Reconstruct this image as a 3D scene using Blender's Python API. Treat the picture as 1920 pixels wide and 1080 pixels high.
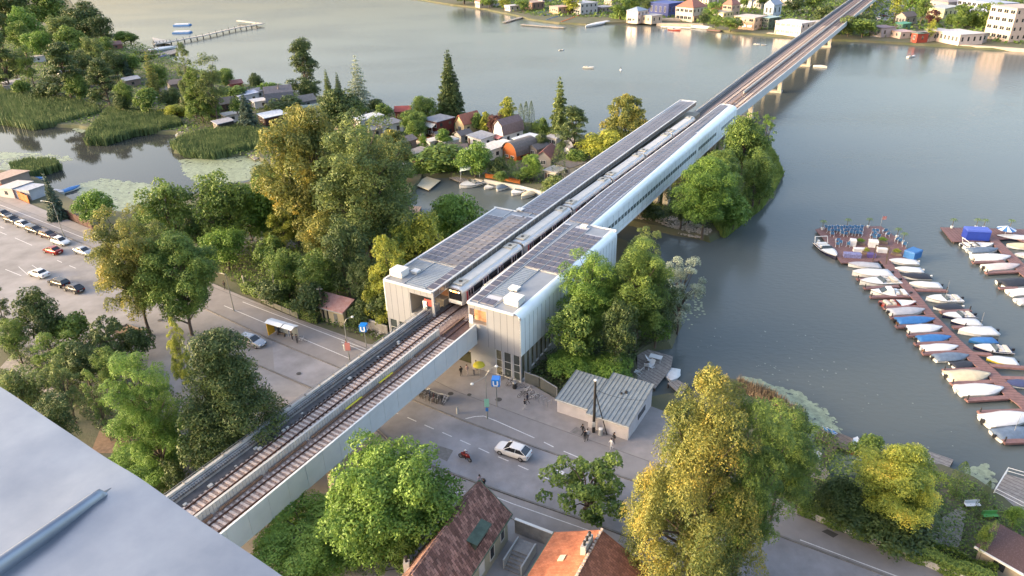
import bpy, bmesh, math, random
import numpy as np
from mathutils import Vector, Matrix
R = math.radians
for o in list(bpy.data.objects): bpy.data.objects.remove(o)
scene = bpy.context.scene
C = scene.collection

# ------------------------------------------------------------------ camera
H = 57.0
F = 1320.0
PITCH = math.atan(688 / 1320.0); ROLL = R(1.5)
cw = np.array([0, math.cos(PITCH), -math.sin(PITCH)])
cd0 = np.array([0, -math.sin(PITCH), -math.cos(PITCH)]); cr0 = np.array([1.0, 0, 0])
cr = math.cos(ROLL) * cr0 + math.sin(ROLL) * cd0
cd = math.cos(ROLL) * cd0 - math.sin(ROLL) * cr0
cam = bpy.data.cameras.new('camera'); camo = bpy.data.objects.new('camera', cam); C.objects.link(camo)
cam.sensor_width = 36; cam.lens = F / 1920 * 36; cam.clip_start = 0.05; cam.clip_end = 6000
M = Matrix.Identity(4)
for i in range(3):
    M[i][0] = cr[i]; M[i][1] = -cd[i]; M[i][2] = -cw[i]
M[2][3] = H
camo.matrix_world = M
scene.camera = camo

# ------------------------------------------------------------------ light
SUN_AZ = 264.0; SUN_EL = 11.0          # degrees, clockwise from the view direction
world = bpy.data.worlds.new("World"); scene.world = world; world.use_nodes = True
nt = world.node_tree; nt.nodes.clear()
sky = nt.nodes.new('ShaderNodeTexSky'); sky.sky_type = 'NISHITA'; sky.sun_disc = False
sky.sun_elevation = R(SUN_EL); sky.sun_rotation = R(SUN_AZ); sky.air_density = 1.0; sky.dust_density = 7.0; sky.ozone_density = 0.8
bg = nt.nodes.new('ShaderNodeBackground'); bg.inputs[1].default_value = 0.15
wo = nt.nodes.new('ShaderNodeOutputWorld')
tn = nt.nodes.new('ShaderNodeMix'); tn.data_type = 'RGBA'; tn.blend_type = 'MULTIPLY'; tn.inputs[0].default_value = 1.0; tn.inputs[7].default_value = (1.035, 1.0, 1.03, 1)
nt.links.new(sky.outputs[0], tn.inputs[6]); nt.links.new(tn.outputs[2], bg.inputs[0]); nt.links.new(bg.outputs[0], wo.inputs[0])
sl = bpy.data.lights.new('sun', 'SUN'); sl.energy = 0.65; sl.angle = R(12.0); sl.color = (1.0, 0.86, 0.62)
so = bpy.data.objects.new('sun', sl); C.objects.link(so)
sd = Vector((math.sin(R(SUN_AZ)) * math.cos(R(SUN_EL)), math.cos(R(SUN_AZ)) * math.cos(R(SUN_EL)), math.sin(R(SUN_EL))))
so.rotation_euler = sd.to_track_quat('Z', 'Y').to_euler()
scene.view_settings.view_transform = 'Standard'; scene.view_settings.look = 'None'
scene.view_settings.exposure = 2.62; scene.view_settings.gamma = 1
scene.render.engine = 'CYCLES'
scene.cycles.max_bounces = 5; scene.cycles.diffuse_bounces = 2; scene.cycles.glossy_bounces = 3
scene.cycles.transmission_bounces = 2; scene.cycles.transparent_max_bounces = 4

# ------------------------------------------------------------------ projection of the plan
def ray(x, y): return cw + (x - 960) / F * cr + (y - 540) / F * cd
def at(x, y, z=0.0):
    v = ray(x, y); t = (z - H) / v[2]
    return (v[0] * t, v[1] * t, z)
def px(p):
    v = np.asarray(p, float) - np.array([0, 0, H]); k = v @ cw
    return 960 + F * (v @ cr) / k, 540 + F * (v @ cd) / k
def depth(p):
    v = np.asarray(p, float) - np.array([0, 0, H]); return float(v @ cw)
AZ = R(31.1)
US = np.array([math.sin(AZ), math.cos(AZ)]); NS = np.array([math.cos(AZ), -math.sin(AZ)])
OS = np.array([-9.00655, 89.2713])
def ST(t, s, z=0.0):
    p = OS + US * s + NS * t; return (float(p[0]), float(p[1]), z)
ROAD = R(118.25)                      # azimuth of the road
def rz(az): return math.pi / 2 - az   # azimuth -> rotation of local +X
RR = rz(ROAD)

# ------------------------------------------------------------------ materials
MATS = {}
def mat(name, col, rough=0.7, metal=0.0, var=0.0, scale=3.0, bump=0.0, bscale=None, spec=0.5, col2=None, thr=None, detail=6, emit=0):
    if name in MATS: return MATS[name]
    m = bpy.data.materials.new(name); m.use_nodes = True; t = m.node_tree; N = t.nodes; L = t.links
    b = N['Principled BSDF']; b.inputs['Base Color'].default_value = (*col, 1)
    b.inputs['Roughness'].default_value = rough; b.inputs['Metallic'].default_value = metal
    b.inputs['Specular IOR Level'].default_value = spec
    if emit:
        b.inputs['Emission Color'].default_value = (*col, 1); b.inputs['Emission Strength'].default_value = emit
    if var or bump or col2:
        tc = N.new('ShaderNodeTexCoord')
        n = N.new('ShaderNodeTexNoise'); n.inputs['Scale'].default_value = scale; n.inputs['Detail'].default_value = detail
        n.inputs['Roughness'].default_value = 0.62
        L.new(tc.outputs['Object'], n.inputs['Vector'])
        r = N.new('ShaderNodeValToRGB'); e = r.color_ramp.elements
        lo, hi = thr or (0.32, 0.68)
        e[0].position = lo; e[1].position = hi
        if col2: e[0].color = (*col, 1); e[1].color = (*col2, 1)
        else:
            e[0].color = (*[c * (1 - var) for c in col], 1); e[1].color = (*[min(1, c * (1 + var)) for c in col], 1)
        L.new(n.outputs[0], r.inputs[0]); L.new(r.outputs[0], b.inputs['Base Color'])
        if bump:
            n2 = N.new('ShaderNodeTexNoise'); n2.inputs['Scale'].default_value = bscale or scale * 4; n2.inputs['Detail'].default_value = 4
            L.new(tc.outputs['Object'], n2.inputs['Vector'])
            bp = N.new('ShaderNodeBump'); bp.inputs['Strength'].default_value = bump; bp.inputs['Distance'].default_value = 0.1
            L.new(n2.outputs[0], bp.inputs['Height']); L.new(bp.outputs[0], b.inputs['Normal'])
    MATS[name] = m; return m
def leafmat(name, c1, c2, scale=1.6, trans=0.3, c3=None):
    if name in MATS: return MATS[name]
    m = bpy.data.materials.new(name); m.use_nodes = True; t = m.node_tree; N = t.nodes; L = t.links
    b = N['Principled BSDF']; b.inputs['Roughness'].default_value = 0.55; b.inputs['Specular IOR Level'].default_value = 0.35
    g = N.new('ShaderNodeNewGeometry'); oi = N.new('ShaderNodeObjectInfo')
    tc = N.new('ShaderNodeTexCoord'); n = N.new('ShaderNodeTexNoise'); n.inputs['Scale'].default_value = scale * 3; n.inputs['Detail'].default_value = 2
    L.new(tc.outputs['Object'], n.inputs['Vector'])
    a = N.new('ShaderNodeMath'); a.operation = 'MULTIPLY_ADD'; a.inputs[1].default_value = 0.45
    L.new(g.outputs['Random Per Island'], a.inputs[0])
    s = N.new('ShaderNodeMath'); s.operation = 'MULTIPLY_ADD'; s.inputs[1].default_value = 2.0; s.inputs[2].default_value = -0.72
    L.new(n.outputs[0], s.inputs[0]); L.new(s.outputs[0], a.inputs[2])
    r = N.new('ShaderNodeValToRGB'); e = r.color_ramp.elements
    e[0].position = 0.1; e[0].color = (*c1, 1); e[1].position = 0.9; e[1].color = (*c2, 1)
    if c3: q = e.new(0.97); q.color = (*c3, 1); e[1].position = 0.72 if e[1].position < .95 else e[1].position
    L.new(a.outputs[0], r.inputs[0])
    L.new(r.outputs[0], b.inputs['Base Color'])
    tr = N.new('ShaderNodeBsdfTranslucent'); L.new(r.outputs[0], tr.inputs['Color'])
    mx = N.new('ShaderNodeMixShader'); mx.inputs[0].default_value = trans
    L.new(b.outputs[0], mx.inputs[1]); L.new(tr.outputs[0], mx.inputs[2]); L.new(mx.outputs[0], N['Material Output'].inputs['Surface'])
    MATS[name] = m; return m
def c(h, k=1.0):                      # sRGB hex -> linear
    h = h.lstrip('#'); v = [int(h[i:i + 2], 16) / 255 for i in (0, 2, 4)]
    return tuple(k * (x / 12.92 if x <= .04045 else ((x + .055) / 1.055) ** 2.4) for x in v)
def paint(name, h, rough=0.35, var=0.05): return mat(name, c(h), rough, 0, var, 2.0)

# ------------------------------------------------------------------ mesh helpers
class MB:
    def __init__(s): s.v = []; s.f = []; s.m = []
    def add(s, vs, fs, m=0):
        k = len(s.v); s.v += [tuple(p) for p in vs]; s.f += [tuple(i + k for i in f) for f in fs]; s.m += [m] * len(fs)
    def box(s, x0, x1, y0, y1, z0, z1, m=0, rot=0, piv=None):
        vs = [(x, y, z) for z in (z0, z1) for x, y in ((x0, y0), (x1, y0), (x1, y1), (x0, y1))]
        if rot:
            px_, py_ = piv or ((x0 + x1) / 2, (y0 + y1) / 2); ca, sa = math.cos(rot), math.sin(rot)
            vs = [(px_ + (x - px_) * ca - (y - py_) * sa, py_ + (x - px_) * sa + (y - py_) * ca, z) for x, y, z in vs]
        s.add(vs, [(3, 2, 1, 0), (4, 5, 6, 7), (0, 1, 5, 4), (1, 2, 6, 5), (2, 3, 7, 6), (3, 0, 4, 7)], m)
    def prism(s, poly, z0, z1, m=0, bottom=True):
        n = len(poly); A = sum(poly[i][0] * poly[(i + 1) % n][1] - poly[(i + 1) % n][0] * poly[i][1] for i in range(n))
        if A < 0: poly = poly[::-1]
        vs = [(p[0], p[1], z0) for p in poly] + [(p[0], p[1], z1) for p in poly]
        fs = [tuple(range(n, 2 * n))] + [(i, (i + 1) % n, n + (i + 1) % n, n + i) for i in range(n)]
        if bottom: fs.append(tuple(range(n - 1, -1, -1)))
        s.add(vs, fs, m)
    def hull(s, secs, m=0, cap=True):     # loft through equal-length rings
        n = len(secs[0]); vs = [p for q in secs for p in q]; fs = []
        for a in range(len(secs) - 1):
            for i in range(n): fs.append((a * n + i, a * n + (i + 1) % n, (a + 1) * n + (i + 1) % n, (a + 1) * n + i))
        if cap: fs.append(tuple(range(n - 1, -1, -1))); fs.append(tuple(range((len(secs) - 1) * n, len(secs) * n)))
        s.add(vs, fs, m)
    def extr(s, prof, y0, y1, m=0, k0=0.0, k1=0.0, cap=True):  # profile in x,z swept along y, shifted in x by k at the ends
        s.hull([[(x + k0, y0, z) for x, z in prof], [(x + k1, y1, z) for x, z in prof]], m, cap)
    def tube(s, a, b, r0, r1=None, n=6, m=0, cap=True):
        r1 = r0 if r1 is None else r1; a = Vector(a); b = Vector(b); d = (b - a)
        if d.length < 1e-6: return
        q = d.to_track_quat('Z', 'Y'); vs = []
        for p, r in ((a, r0), (b, r1)):
            for i in range(n):
                w = q @ Vector((math.cos(2 * math.pi * i / n) * r, math.sin(2 * math.pi * i / n) * r, 0)); vs.append(tuple(p + w))
        fs = [(i, (i + 1) % n, n + (i + 1) % n, n + i) for i in range(n)]
        if cap: fs += [tuple(range(n - 1, -1, -1)), tuple(range(n, 2 * n))]
        s.add(vs, fs, m)
    def path(s, pts, r, n=5, m=0):
        for a, b in zip(pts, pts[1:]): s.tube(a, b, r, r, n, m)
    def lathe(s, cx, cy, prof, n=12, m=0):
        vs = []; fs = []
        for r, z in prof:
            for i in range(n): vs.append((cx + r * math.cos(2 * math.pi * i / n), cy + r * math.sin(2 * math.pi * i / n), z))
        for a in range(len(prof) - 1):
            for i in range(n): fs.append((a * n + i, a * n + (i + 1) % n, (a + 1) * n + (i + 1) % n, (a + 1) * n + i))
        fs += [tuple(range(n - 1, -1, -1)), tuple(range((len(prof) - 1) * n, len(prof) * n))]
        s.add(vs, fs, m)
    def wheel(s, x, y, z, r, w, m=0, n=16):
        s.tube((x, y - w / 2, z), (x, y + w / 2, z), r, r, n, m)
    def torus(s, cx, cy, cz, R0, r, m=0, n=14, k=5):   # in the x-z plane
        vs = []; fs = []
        for i in range(n):
            a = 2 * math.pi * i / n
            for j in range(k):
                b = 2 * math.pi * j / k; q = R0 + r * math.cos(b)
                vs.append((cx + q * math.cos(a), cy + r * math.sin(b), cz + q * math.sin(a)))
        for i in range(n):
            for j in range(k): fs.append((i * k + j, i * k + (j + 1) % k, ((i + 1) % n) * k + (j + 1) % k, ((i + 1) % n) * k + j))
        s.add(vs, fs, m)
    def mesh(s, name, mats, smooth=False):
        me = bpy.data.meshes.new(name); me.from_pydata(s.v, [], s.f)
        for q in (mats if isinstance(mats, (list, tuple)) else [mats]): me.materials.append(q)
        me.polygons.foreach_set('material_index', s.m)
        if smooth: me.polygons.foreach_set('use_smooth', [True] * len(s.f))
        me.update(); return me
    def build(s, name, mats, parent=None, smooth=False, loc=(0, 0, 0), rot=0):
        if not s.f: return None
        o = bpy.data.objects.new(name, s.mesh(name, mats, smooth)); C.objects.link(o); o.location = loc; o.rotation_euler[2] = rot
        if parent: o.parent = parent
        return o
def tag(o, label=None, cat=None, group=None, kind=None):
    for k, v in (('label', label), ('category', cat), ('group', group), ('kind', kind)):
        if v: o[k] = v
    return o
def thing(name, label, cat, loc=(0, 0, 0), rot=0, group=None):
    o = bpy.data.objects.new(name, None); o.empty_display_size = .3; C.objects.link(o); o.location = loc; o.rotation_euler[2] = rot
    return tag(o, label, cat, group)
def copy_tree(o, parent=None):
    q = o.copy(); C.objects.link(q); q.parent = parent
    for ch in list(o.children): copy_tree(ch, q)
    return q
def fresh(o, loc, rot, label, group=None, scale=None):
    q = copy_tree(o); q.location = loc; q.rotation_euler[2] = rot; q['label'] = label
    if group: q['group'] = group
    if scale: q.scale = scale
    return q
def P2(pts, z=0.0): return [at(x, y, z)[:2] for x, y in pts]
def bevel(o, w=0.03, seg=1):
    md = o.modifiers.new('bevel', 'BEVEL'); md.width = w; md.segments = seg; md.limit_method = 'ANGLE'; return o
# ------------------------------------------------------------------ setting
rng = random.Random(7)
def densify(poly, step=3.0, jit=0.0, closed=True):
    out = []; n = len(poly)
    for i in range(n if closed else n - 1):
        a = poly[i]; b = poly[(i + 1) % n]; d = math.dist(a, b); k = min(60, max(1, int(d / step)))
        for j in range(k):
            t = j / k; q = (a[0] + (b[0] - a[0]) * t, a[1] + (b[1] - a[1]) * t)
            if jit and d < 400: q = (q[0] + rng.uniform(-jit, jit), q[1] + rng.uniform(-jit, jit))
            out.append(q)
    if not closed: out.append(poly[-1])
    return out
def sheet(name, poly, z, m, z0=None, flare=0.0, parent=None, kind='structure'):
    A = sum(poly[i][0] * poly[(i + 1) % len(poly)][1] - poly[(i + 1) % len(poly)][0] * poly[i][1] for i in range(len(poly)))
    if A < 0: poly = poly[::-1]
    n = len(poly); b = MB(); vs = [(x, y, z) for x, y in poly]; fs = [tuple(range(n))]
    if z0 is not None:
        for i in range(n):
            a = poly[i - 1]; d = poly[(i + 1) % n]; tx, ty = d[0] - a[0], d[1] - a[1]; l = math.hypot(tx, ty) or 1
            vs.append((poly[i][0] + ty / l * flare, poly[i][1] - tx / l * flare, z0))
        fs += [(i, n + i, n + (i + 1) % n, (i + 1) % n) for i in range(n)]
    b.add(vs, fs); o = b.build(name, m, parent)
    if kind: o['kind'] = kind
    return o
def strip(b, pts, w, z0, z1, m=0):
    L_ = []; R_ = []
    for i, p in enumerate(pts):
        a = pts[max(0, i - 1)]; d = pts[min(len(pts) - 1, i + 1)]; tx, ty = d[0] - a[0], d[1] - a[1]; l = math.hypot(tx, ty) or 1
        L_.append((p[0] - ty / l * w / 2, p[1] + tx / l * w / 2)); R_.append((p[0] + ty / l * w / 2, p[1] - tx / l * w / 2))
    for i in range(len(pts) - 1):
        q = [R_[i], R_[i + 1], L_[i + 1], L_[i]]
        if z0 is None: b.add([(x, y, z1) for x, y in q], [(0, 1, 2, 3)], m)
        else: b.prism(q, z0, z1, m)

WZ = -1.0
# water: dark silty lake, fine ripples
wm = bpy.data.materials.new('lake_water'); wm.use_nodes = True; t_ = wm.node_tree; N_ = t_.nodes; L_ = t_.links
wb = N_['Principled BSDF']; wb.inputs['Base Color'].default_value = (0.086, 0.101, 0.101, 1); wb.inputs['Roughness'].default_value = 0.13; wb.inputs['IOR'].default_value = 1.33; wb.inputs['Specular IOR Level'].default_value = 0.27
tc_ = N_.new('ShaderNodeTexCoord'); mp_ = N_.new('ShaderNodeMapping'); mp_.inputs['Scale'].default_value = (1.0, 1.7, 1); mp_.inputs['Rotation'].default_value = (0, 0, 0.3)
n1_ = N_.new('ShaderNodeTexNoise'); n1_.inputs['Scale'].default_value = 0.8; n1_.inputs['Detail'].default_value = 5
n2_ = N_.new('ShaderNodeTexNoise'); n2_.inputs['Scale'].default_value = 0.012; n2_.inputs['Detail'].default_value = 3
mr_ = N_.new('ShaderNodeMapRange'); mr_.inputs[1].default_value = .42; mr_.inputs[2].default_value = .62; mr_.inputs[3].default_value = .3; mr_.inputs[4].default_value = .85
bp_ = N_.new('ShaderNodeBump'); bp_.inputs['Distance'].default_value = .1
L_.new(tc_.outputs['Object'], mp_.inputs[0]); L_.new(mp_.outputs[0], n1_.inputs['Vector']); L_.new(mp_.outputs[0], n2_.inputs['Vector'])
L_.new(n2_.outputs[0], mr_.inputs[0]); L_.new(mr_.outputs[0], bp_.inputs['Strength']); L_.new(n1_.outputs[0], bp_.inputs['Height']); L_.new(bp_.outputs[0], wb.inputs['Normal'])
pondm = wm.copy(); pondm.name = 'still_pond_water'; pondm.node_tree.nodes['Principled BSDF'].inputs['Roughness'].default_value = .03; pondm.node_tree.nodes['Principled BSDF'].inputs['Base Color'].default_value = (0.04, 0.043, 0.04, 1)
for q in pondm.node_tree.nodes:
    if q.type == 'MAP_RANGE': q.inputs[3].default_value = .02; q.inputs[4].default_value = .08
b = MB(); b.add([(-2500, -500, WZ), (2500, -500, WZ), (2500, 4000, WZ), (-2500, 4000, WZ)], [(0, 1, 2, 3)]); b.build('water', wm)['kind'] = 'structure'
o = sheet('pond_water', P2([(-500, 200), (0, 215), (250, 240), (420, 270), (560, 320), (560, 420), (300, 430), (0, 330), (-500, 300)], WZ + .004), WZ + .004, pondm)

GRASS = mat('meadow_ground', (0.052, 0.068, 0.03), .95, 0, .5, .12, .5, 3, col2=(0.11, 0.10, 0.065))
near = [(300, 0), (120, 24)] + P2([(1920, 962), (1880, 925), (1830, 895), (1760, 870), (1700, 868), (1655, 868), (1612, 895), (1560, 892), (1536, 864), (1512, 832), (1498, 785), (1440, 735), (1390, 712), (1330, 706),
    (1290, 738), (1215, 742), (1192, 718), (1190, 668), (1215, 645), (1255, 640), (1268, 600), (1262, 540), (1232, 480), (1180, 452), (1120, 432), (1000, 420), (900, 418), (840, 425), (790, 418), (762, 408), (752, 395), (762, 372), (776, 350), (792, 326),
    (845, 325), (900, 335), (960, 345), (1010, 355), (1060, 378), (1130, 400), (1190, 415), (1250, 427), (1330, 443), (1352, 430), (1400, 400), (1440, 368), (1466, 322), (1452, 295), (1432, 268), (1415, 240), (1396, 220), (1380, 212),
    (1300, 228), (1210, 252), (1120, 257), (1060, 246), (1000, 230), (930, 224), (880, 216), (800, 212), (720, 205), (660, 192), (600, 180), (540, 170), (480, 160), (420, 152),
    (380, 134), (335, 118), (300, 104), (262, 97), (230, 88), (205, 78), (185, 60), (150, 30), (130, 0), (110, -20)])
near += [(-900, 900), (-900, 260)] + P2([(-200, 205), (0, 226), (90, 232), (150, 234), (200, 246), (262, 244), (330, 246), (345, 268), (330, 280), (400, 290), (470, 284), (500, 300), (508, 318), (500, 334), (440, 345), (330, 372),
    (235, 398), (190, 392), (130, 372), (90, 345), (60, 330), (0, 318), (-200, 285)]) + [(-500, 250), (-500, -160), (300, -160)]
near = densify(near, 2.5, .35)
sheet('ground', near, 0, GRASS, -2.2, 1.6)
far = P2([(560, -45), (640, -25), (700, -12), (780, -3), (850, 8), (900, 14), (960, 26), (1000, 36), (1050, 42), (1100, 44), (1180, 40), (1230, 42), (1300, 46), (1380, 60), (1480, 67), (1560, 73), (1640, 76), (1700, 80), (1800, 86), (1920, 93), (2200, 115)])
far = far + [(900, 250), (1800, 300), (1800, 2500), (-600, 2500), (-250, 1500)]
sheet('ground', densify(far, 6, .5), 0, GRASS, -2.2, 1.2)

ASP = mat('asphalt', (0.205, 0.203, 0.215), .85, 0, .3, .18, .25, 14, detail=12)
ASPL = mat('worn_asphalt', (0.21, 0.203, 0.203), .85, 0, .28, .14, .2, 12)
PAVE = mat('pavement', (0.225, 0.21, 0.206), .85, 0, .12, .6, .2, 10)
WHITE_LINE = mat('road_paint', (0.52, 0.52, 0.52), .7, 0, .25, 5)
KERB = mat('kerb_stone', (0.13, 0.125, 0.12), .8, 0, .25, 1.5)
sheet('ground', P2([(-260, 262), (0, 362), (170, 432), (430, 548), (560, 602), (700, 650), (800, 660), (980, 716), (1042, 752), (1190, 815), (1440, 930), (1500, 966), (1790, 1085), (2200, 1260), (1900, 1500), (900, 1500), (500, 1300), (420, 1080), (330, 900), (240, 790), (150, 720), (0, 640), (-260, 560)]), .02, ASPL)
ktop = [(-260, 270), (0, 377), (167, 443), (300, 499), (455, 562), (640, 632), (770, 693), (855, 735), (1000, 789), (1190, 857), (1500, 969), (1800, 1082), (2100, 1200)]
kA = [(-260, 290), (0, 392), (167, 462), (380, 577), (510, 638), (640, 692), (760, 745), (870, 790), (1020, 845), (1195, 905), (1500, 1020), (1800, 1132), (2100, 1250)]
kS = [(600, 735), (690, 790), (760, 852), (830, 882), (960, 930), (1120, 985), (1300, 1055), (1500, 1130), (1800, 1250)]
# carriageway
sheet('road', P2(kA[4:] + [(2100, 1420), (1500, 1165)] + kS[::-1] + [(515, 700)]), .05, ASP)
b = MB(); b.prism(P2([(-260, 258), (0, 360), (170, 430), (430, 546), (560, 600), (690, 646), (800, 656), (984, 715), (1044, 750), (1190, 813), (1440, 927), (1505, 964), (1790, 1083), (2150, 1225)] + kA[::-1]), 0, .13)
b.build('pavement', PAVE)['kind'] = 'structure'
sheet('path', P2(ktop + [(x, y - .5) for x, y in kA[::-1]]), .135, mat('cycle_track', (0.2, 0.19, 0.19), .85, 0, .1, .5, .2, 10))
b = MB(); b.prism(P2([(600, 745), (690, 797), (760, 858), (830, 887), (960, 934), (1120, 989), (1300, 1058), (1500, 1133), (1500, 1165), (1300, 1095), (1200, 1045), (1080, 1010), (985, 985), (930, 960), (850, 965), (700, 930), (600, 840), (520, 745)]), 0, .13)
b.build('pavement', PAVE)['kind'] = 'structure'
b = MB()
strip(b, densify(P2(kA), 4, 0, False), .22, .0, .15); strip(b, densify(P2(kS), 4, 0, False), .22, .0, .15); strip(b, P2([(430, 665), (495, 690), (600, 735)]), .22, .0, .14)
strip(b, densify(P2(ktop), 6, 0, False), .12, .1, .14); b.build('kerb', KERB)['kind'] = 'structure'
b = MB()
for q in ([(290, 455), (320, 468)], [(372, 488), (422, 510)], [(468, 530), (520, 553)], [(568, 572), (622, 596)], [(668, 615), (726, 641)], [(772, 660), (832, 688)], [(882, 709), (940, 733)], [(994, 757), (1052, 783)], [(1106, 807), (1170, 836)], [(1226, 858), (1290, 885)]):
    strip(b, P2([(640 + x / 3, 620 + y / 3) for x, y in q], .054), .13, None, .054)
strip(b, P2([(1041, 882), (1057, 888)]), .5, None, .054)
for q in ([(873, 785), (890, 781), (907, 780), (930, 789), (1002, 821)], [(1020, 829), (1038, 838)], [(1057, 846), (1088, 859)], [(1105, 866), (1140, 880)], [(-260, 278), (0, 384), (167, 450)], [(420, 573), (520, 615), (655, 672)], [(455, 566), (690, 656)], [(640, 641), (690, 662)]):
    strip(b, densify(P2(q, .14), 4, 0, False), .13, None, .141)
for q in ([(830, 929), (845, 924), (873, 921)], [(930, 932), (960, 944), (1120, 1000)], [(1500, 1012), (1800, 1125)]):
    strip(b, densify(P2(q, .14), 4, 0, False), .11, None, .141)
for q in ([(0, 435), (12, 440)], [(28, 446), (60, 460)], [(107, 488), (116, 492)], [(130, 498), (142, 503)], [(10, 505), (40, 517)], [(440, 655), (475, 672)], [(0, 425), (8, 428)]):
    strip(b, P2(q, .024), .13, None, .026)
for q in ([(35, 500), (52, 515)], [(60, 497), (72, 505)]):
    strip(b, P2(q, .024), .1, None, .026)
b.build('road_marking', WHITE_LINE)['kind'] = 'structure'
# lighter concrete bay in the left roadway, repair patches, drains
sheet('road', P2([(440, 612), (560, 668), (640, 700), (640, 722), (590, 735), (500, 693), (425, 655)]), .03, mat('bus_lane_concrete', (0.19, 0.182, 0.18), .85, 0, .1, .4))
sheet('road', P2([(822, 836), (850, 845), (838, 866), (812, 853)]), .056, mat('asphalt_patch', (0.14, 0.135, 0.13), .9, 0, .2, 2))
sheet('path', P2([(700, 395), (728, 402), (705, 425), (660, 445), (628, 452), (600, 480), (560, 500), (520, 520), (500, 508), (560, 480), (600, 455), (650, 432)]), .02, mat('gravel_path', (0.24, 0.22, 0.2), .95, 0, .2, 2))
sheet('path', P2([(400, 440), (540, 445), (560, 462), (500, 480), (440, 478), (400, 462)]), .024, MATS['gravel_path'])
sheet('path', P2([(0, 690), (20, 668), (48, 672), (80, 700), (120, 745), (100, 750), (60, 715), (25, 700)]), .05, MATS['gravel_path'])
sheet('path', P2([(190, 800), (240, 790), (260, 830), (215, 850), (170, 850)]), .05, mat('bare_sand', (0.2, 0.13, 0.08), .95, 0, .3, 2))
sheet('path', P2([(1440, 930), (1500, 960), (1180, 840), (1170, 805), (1215, 770), (1260, 780)][:0] + [(1178, 822), (1216, 760), (1262, 778), (1330, 880)]), .03, PAVE)
# rubble bank and floating leaves
sheet('road', P2([(1540, 998), (1551, 994), (1572, 1004), (1562, 1010)]), .142, mat('drain_grate', (0.05, 0.05, 0.05), .8))
b = MB()
for x, y, r_ in ((845, 738, .4), (935, 749, .45), (905, 900, .35), (730, 742, .4), (560, 700, .35), (880, 740, .3), (300, 600, .4), (1010, 930, .35), (1120, 800, .35)):
    q = at(x, y, .145); b.lathe(q[0], q[1], [(r_, .14), (r_, .148)], 14)
b.build('manhole_covers', mat('cast_iron', (0.07, 0.068, 0.065), .7, .3))['kind'] = 'structure'
for q_, m_ in (([(1080, 800), (1110, 812), (1100, 822), (1068, 810)], 'asphalt_patch_b'), ([(700, 676), (740, 690), (720, 700), (684, 686)], 'asphalt_patch_c')): sheet('road', P2(q_, .14), .1405, mat(m_, (0.15, 0.145, 0.145), .9, 0, .2, 2))
RUB = mat('bank_rubble', (0.32, 0.29, 0.25), .95, 0, .3, 3)
b = MB(); r2 = random.Random(3)
sh = P2([(1190, 412), (1232, 418), (1250, 427), (1290, 437), (1330, 443)]); up = P2([(1195, 392), (1222, 396), (1245, 402), (1290, 415), (1335, 430)])
for i in range(900):
    k = r2.random() * 3.999; j = int(k); f = k - j; g = r2.random() ** 1.5
    x = (sh[j][0] * (1 - f) + sh[j + 1][0] * f) * (1 - g) + (up[j][0] * (1 - f) + up[j + 1][0] * f) * g
    y = (sh[j][1] * (1 - f) + sh[j + 1][1] * f) * (1 - g) + (up[j][1] * (1 - f) + up[j + 1][1] * f) * g
    s = r2.uniform(.12, .4); a = r2.random() * 3; q = []
    for zz, ss in ((0, 1), (s * .7, .7)):
        for h_ in range(5): q.append((x + math.cos(a + h_ * 1.257) * s * ss * r2.uniform(.7, 1.1), y + math.sin(a + h_ * 1.257) * s * ss, zz - .15 + g * .15 - (.5 * (1 - g) if g < .12 else 0)))
    b.add(q, [(9, 8, 7, 6, 5)[::-1]] + [(h_, (h_ + 1) % 5, 5 + (h_ + 1) % 5, 5 + h_) for h_ in range(5)])
tag(b.build('rubble', RUB), 'pale stone rubble along the bank under the viaduct', kind='stuff')
def inpoly(p, poly):
    x, y = p; r = False; n = len(poly)
    for i in range(n):
        x1, y1 = poly[i]; x2, y2 = poly[(i + 1) % n]
        if (y1 > y) != (y2 > y) and x < (x2 - x1) * (y - y1) / (y2 - y1) + x1: r = not r
    return r
def scatter(poly, n, rnd):
    xs = [p[0] for p in poly]; ys = [p[1] for p in poly]; out = []; k = 0
    while len(out) < n and k < n * 30:
        k += 1; p = (rnd.uniform(min(xs), max(xs)), rnd.uniform(min(ys), max(ys)))
        if inpoly(p, poly): out.append(p)
    return out
LILY = mat('lily_leaf', (0.2, 0.235, 0.15), .45, 0, .4, 1.5)
LILYB = mat('lake_weed', (0.14, 0.165, 0.135), .5, 0, .4, 1.5)
def pads(px_poly, n, s0, s1, name='lily_pads', patch=.55, label=None, m=None):
    poly = P2(px_poly, WZ); b = MB(); r = random.Random(len(px_poly) * 7 + n); ctr = scatter(poly, max(6, n // 60), r)
    for i in range(n):
        if r.random() < patch: q = scatter(poly, 1, r)[0]
        else:
            q0 = r.choice(ctr); q = (q0[0] + r.gauss(0, 2.2), q0[1] + r.gauss(0, 1.6))
            if not inpoly(q, poly): continue
        s = r.uniform(s0, s1); a = r.random() * 6; z = WZ + .012 + r.uniform(0, .02)
        b.add([(q[0] + s * math.cos(a + j * math.pi / 3), q[1] + s * math.sin(a + j * math.pi / 3), z) for j in range(6)], [(0, 1, 2, 3, 4, 5)])
    tag(b.build(name, m or LILY), label, kind='stuff')
pads([(0, 285), (120, 290), (140, 300), (60, 310), (0, 320)], 700, .3, .7)
pads([(335, 300), (400, 296), (480, 290), (500, 305), (500, 330), (440, 342), (380, 345), (350, 330)], 2300, .3, .75)
pads([(150, 345), (190, 335), (280, 345), (310, 358), (300, 372), (255, 400), (220, 395), (150, 365)], 2000, .3, .7)
pads([(128, 235), (165, 228), (190, 240), (150, 250)], 300, .3, .7)
pads([(1385, 706), (1425, 712), (1455, 730), (1450, 745), (1400, 735)], 420, .2, .4)
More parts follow.
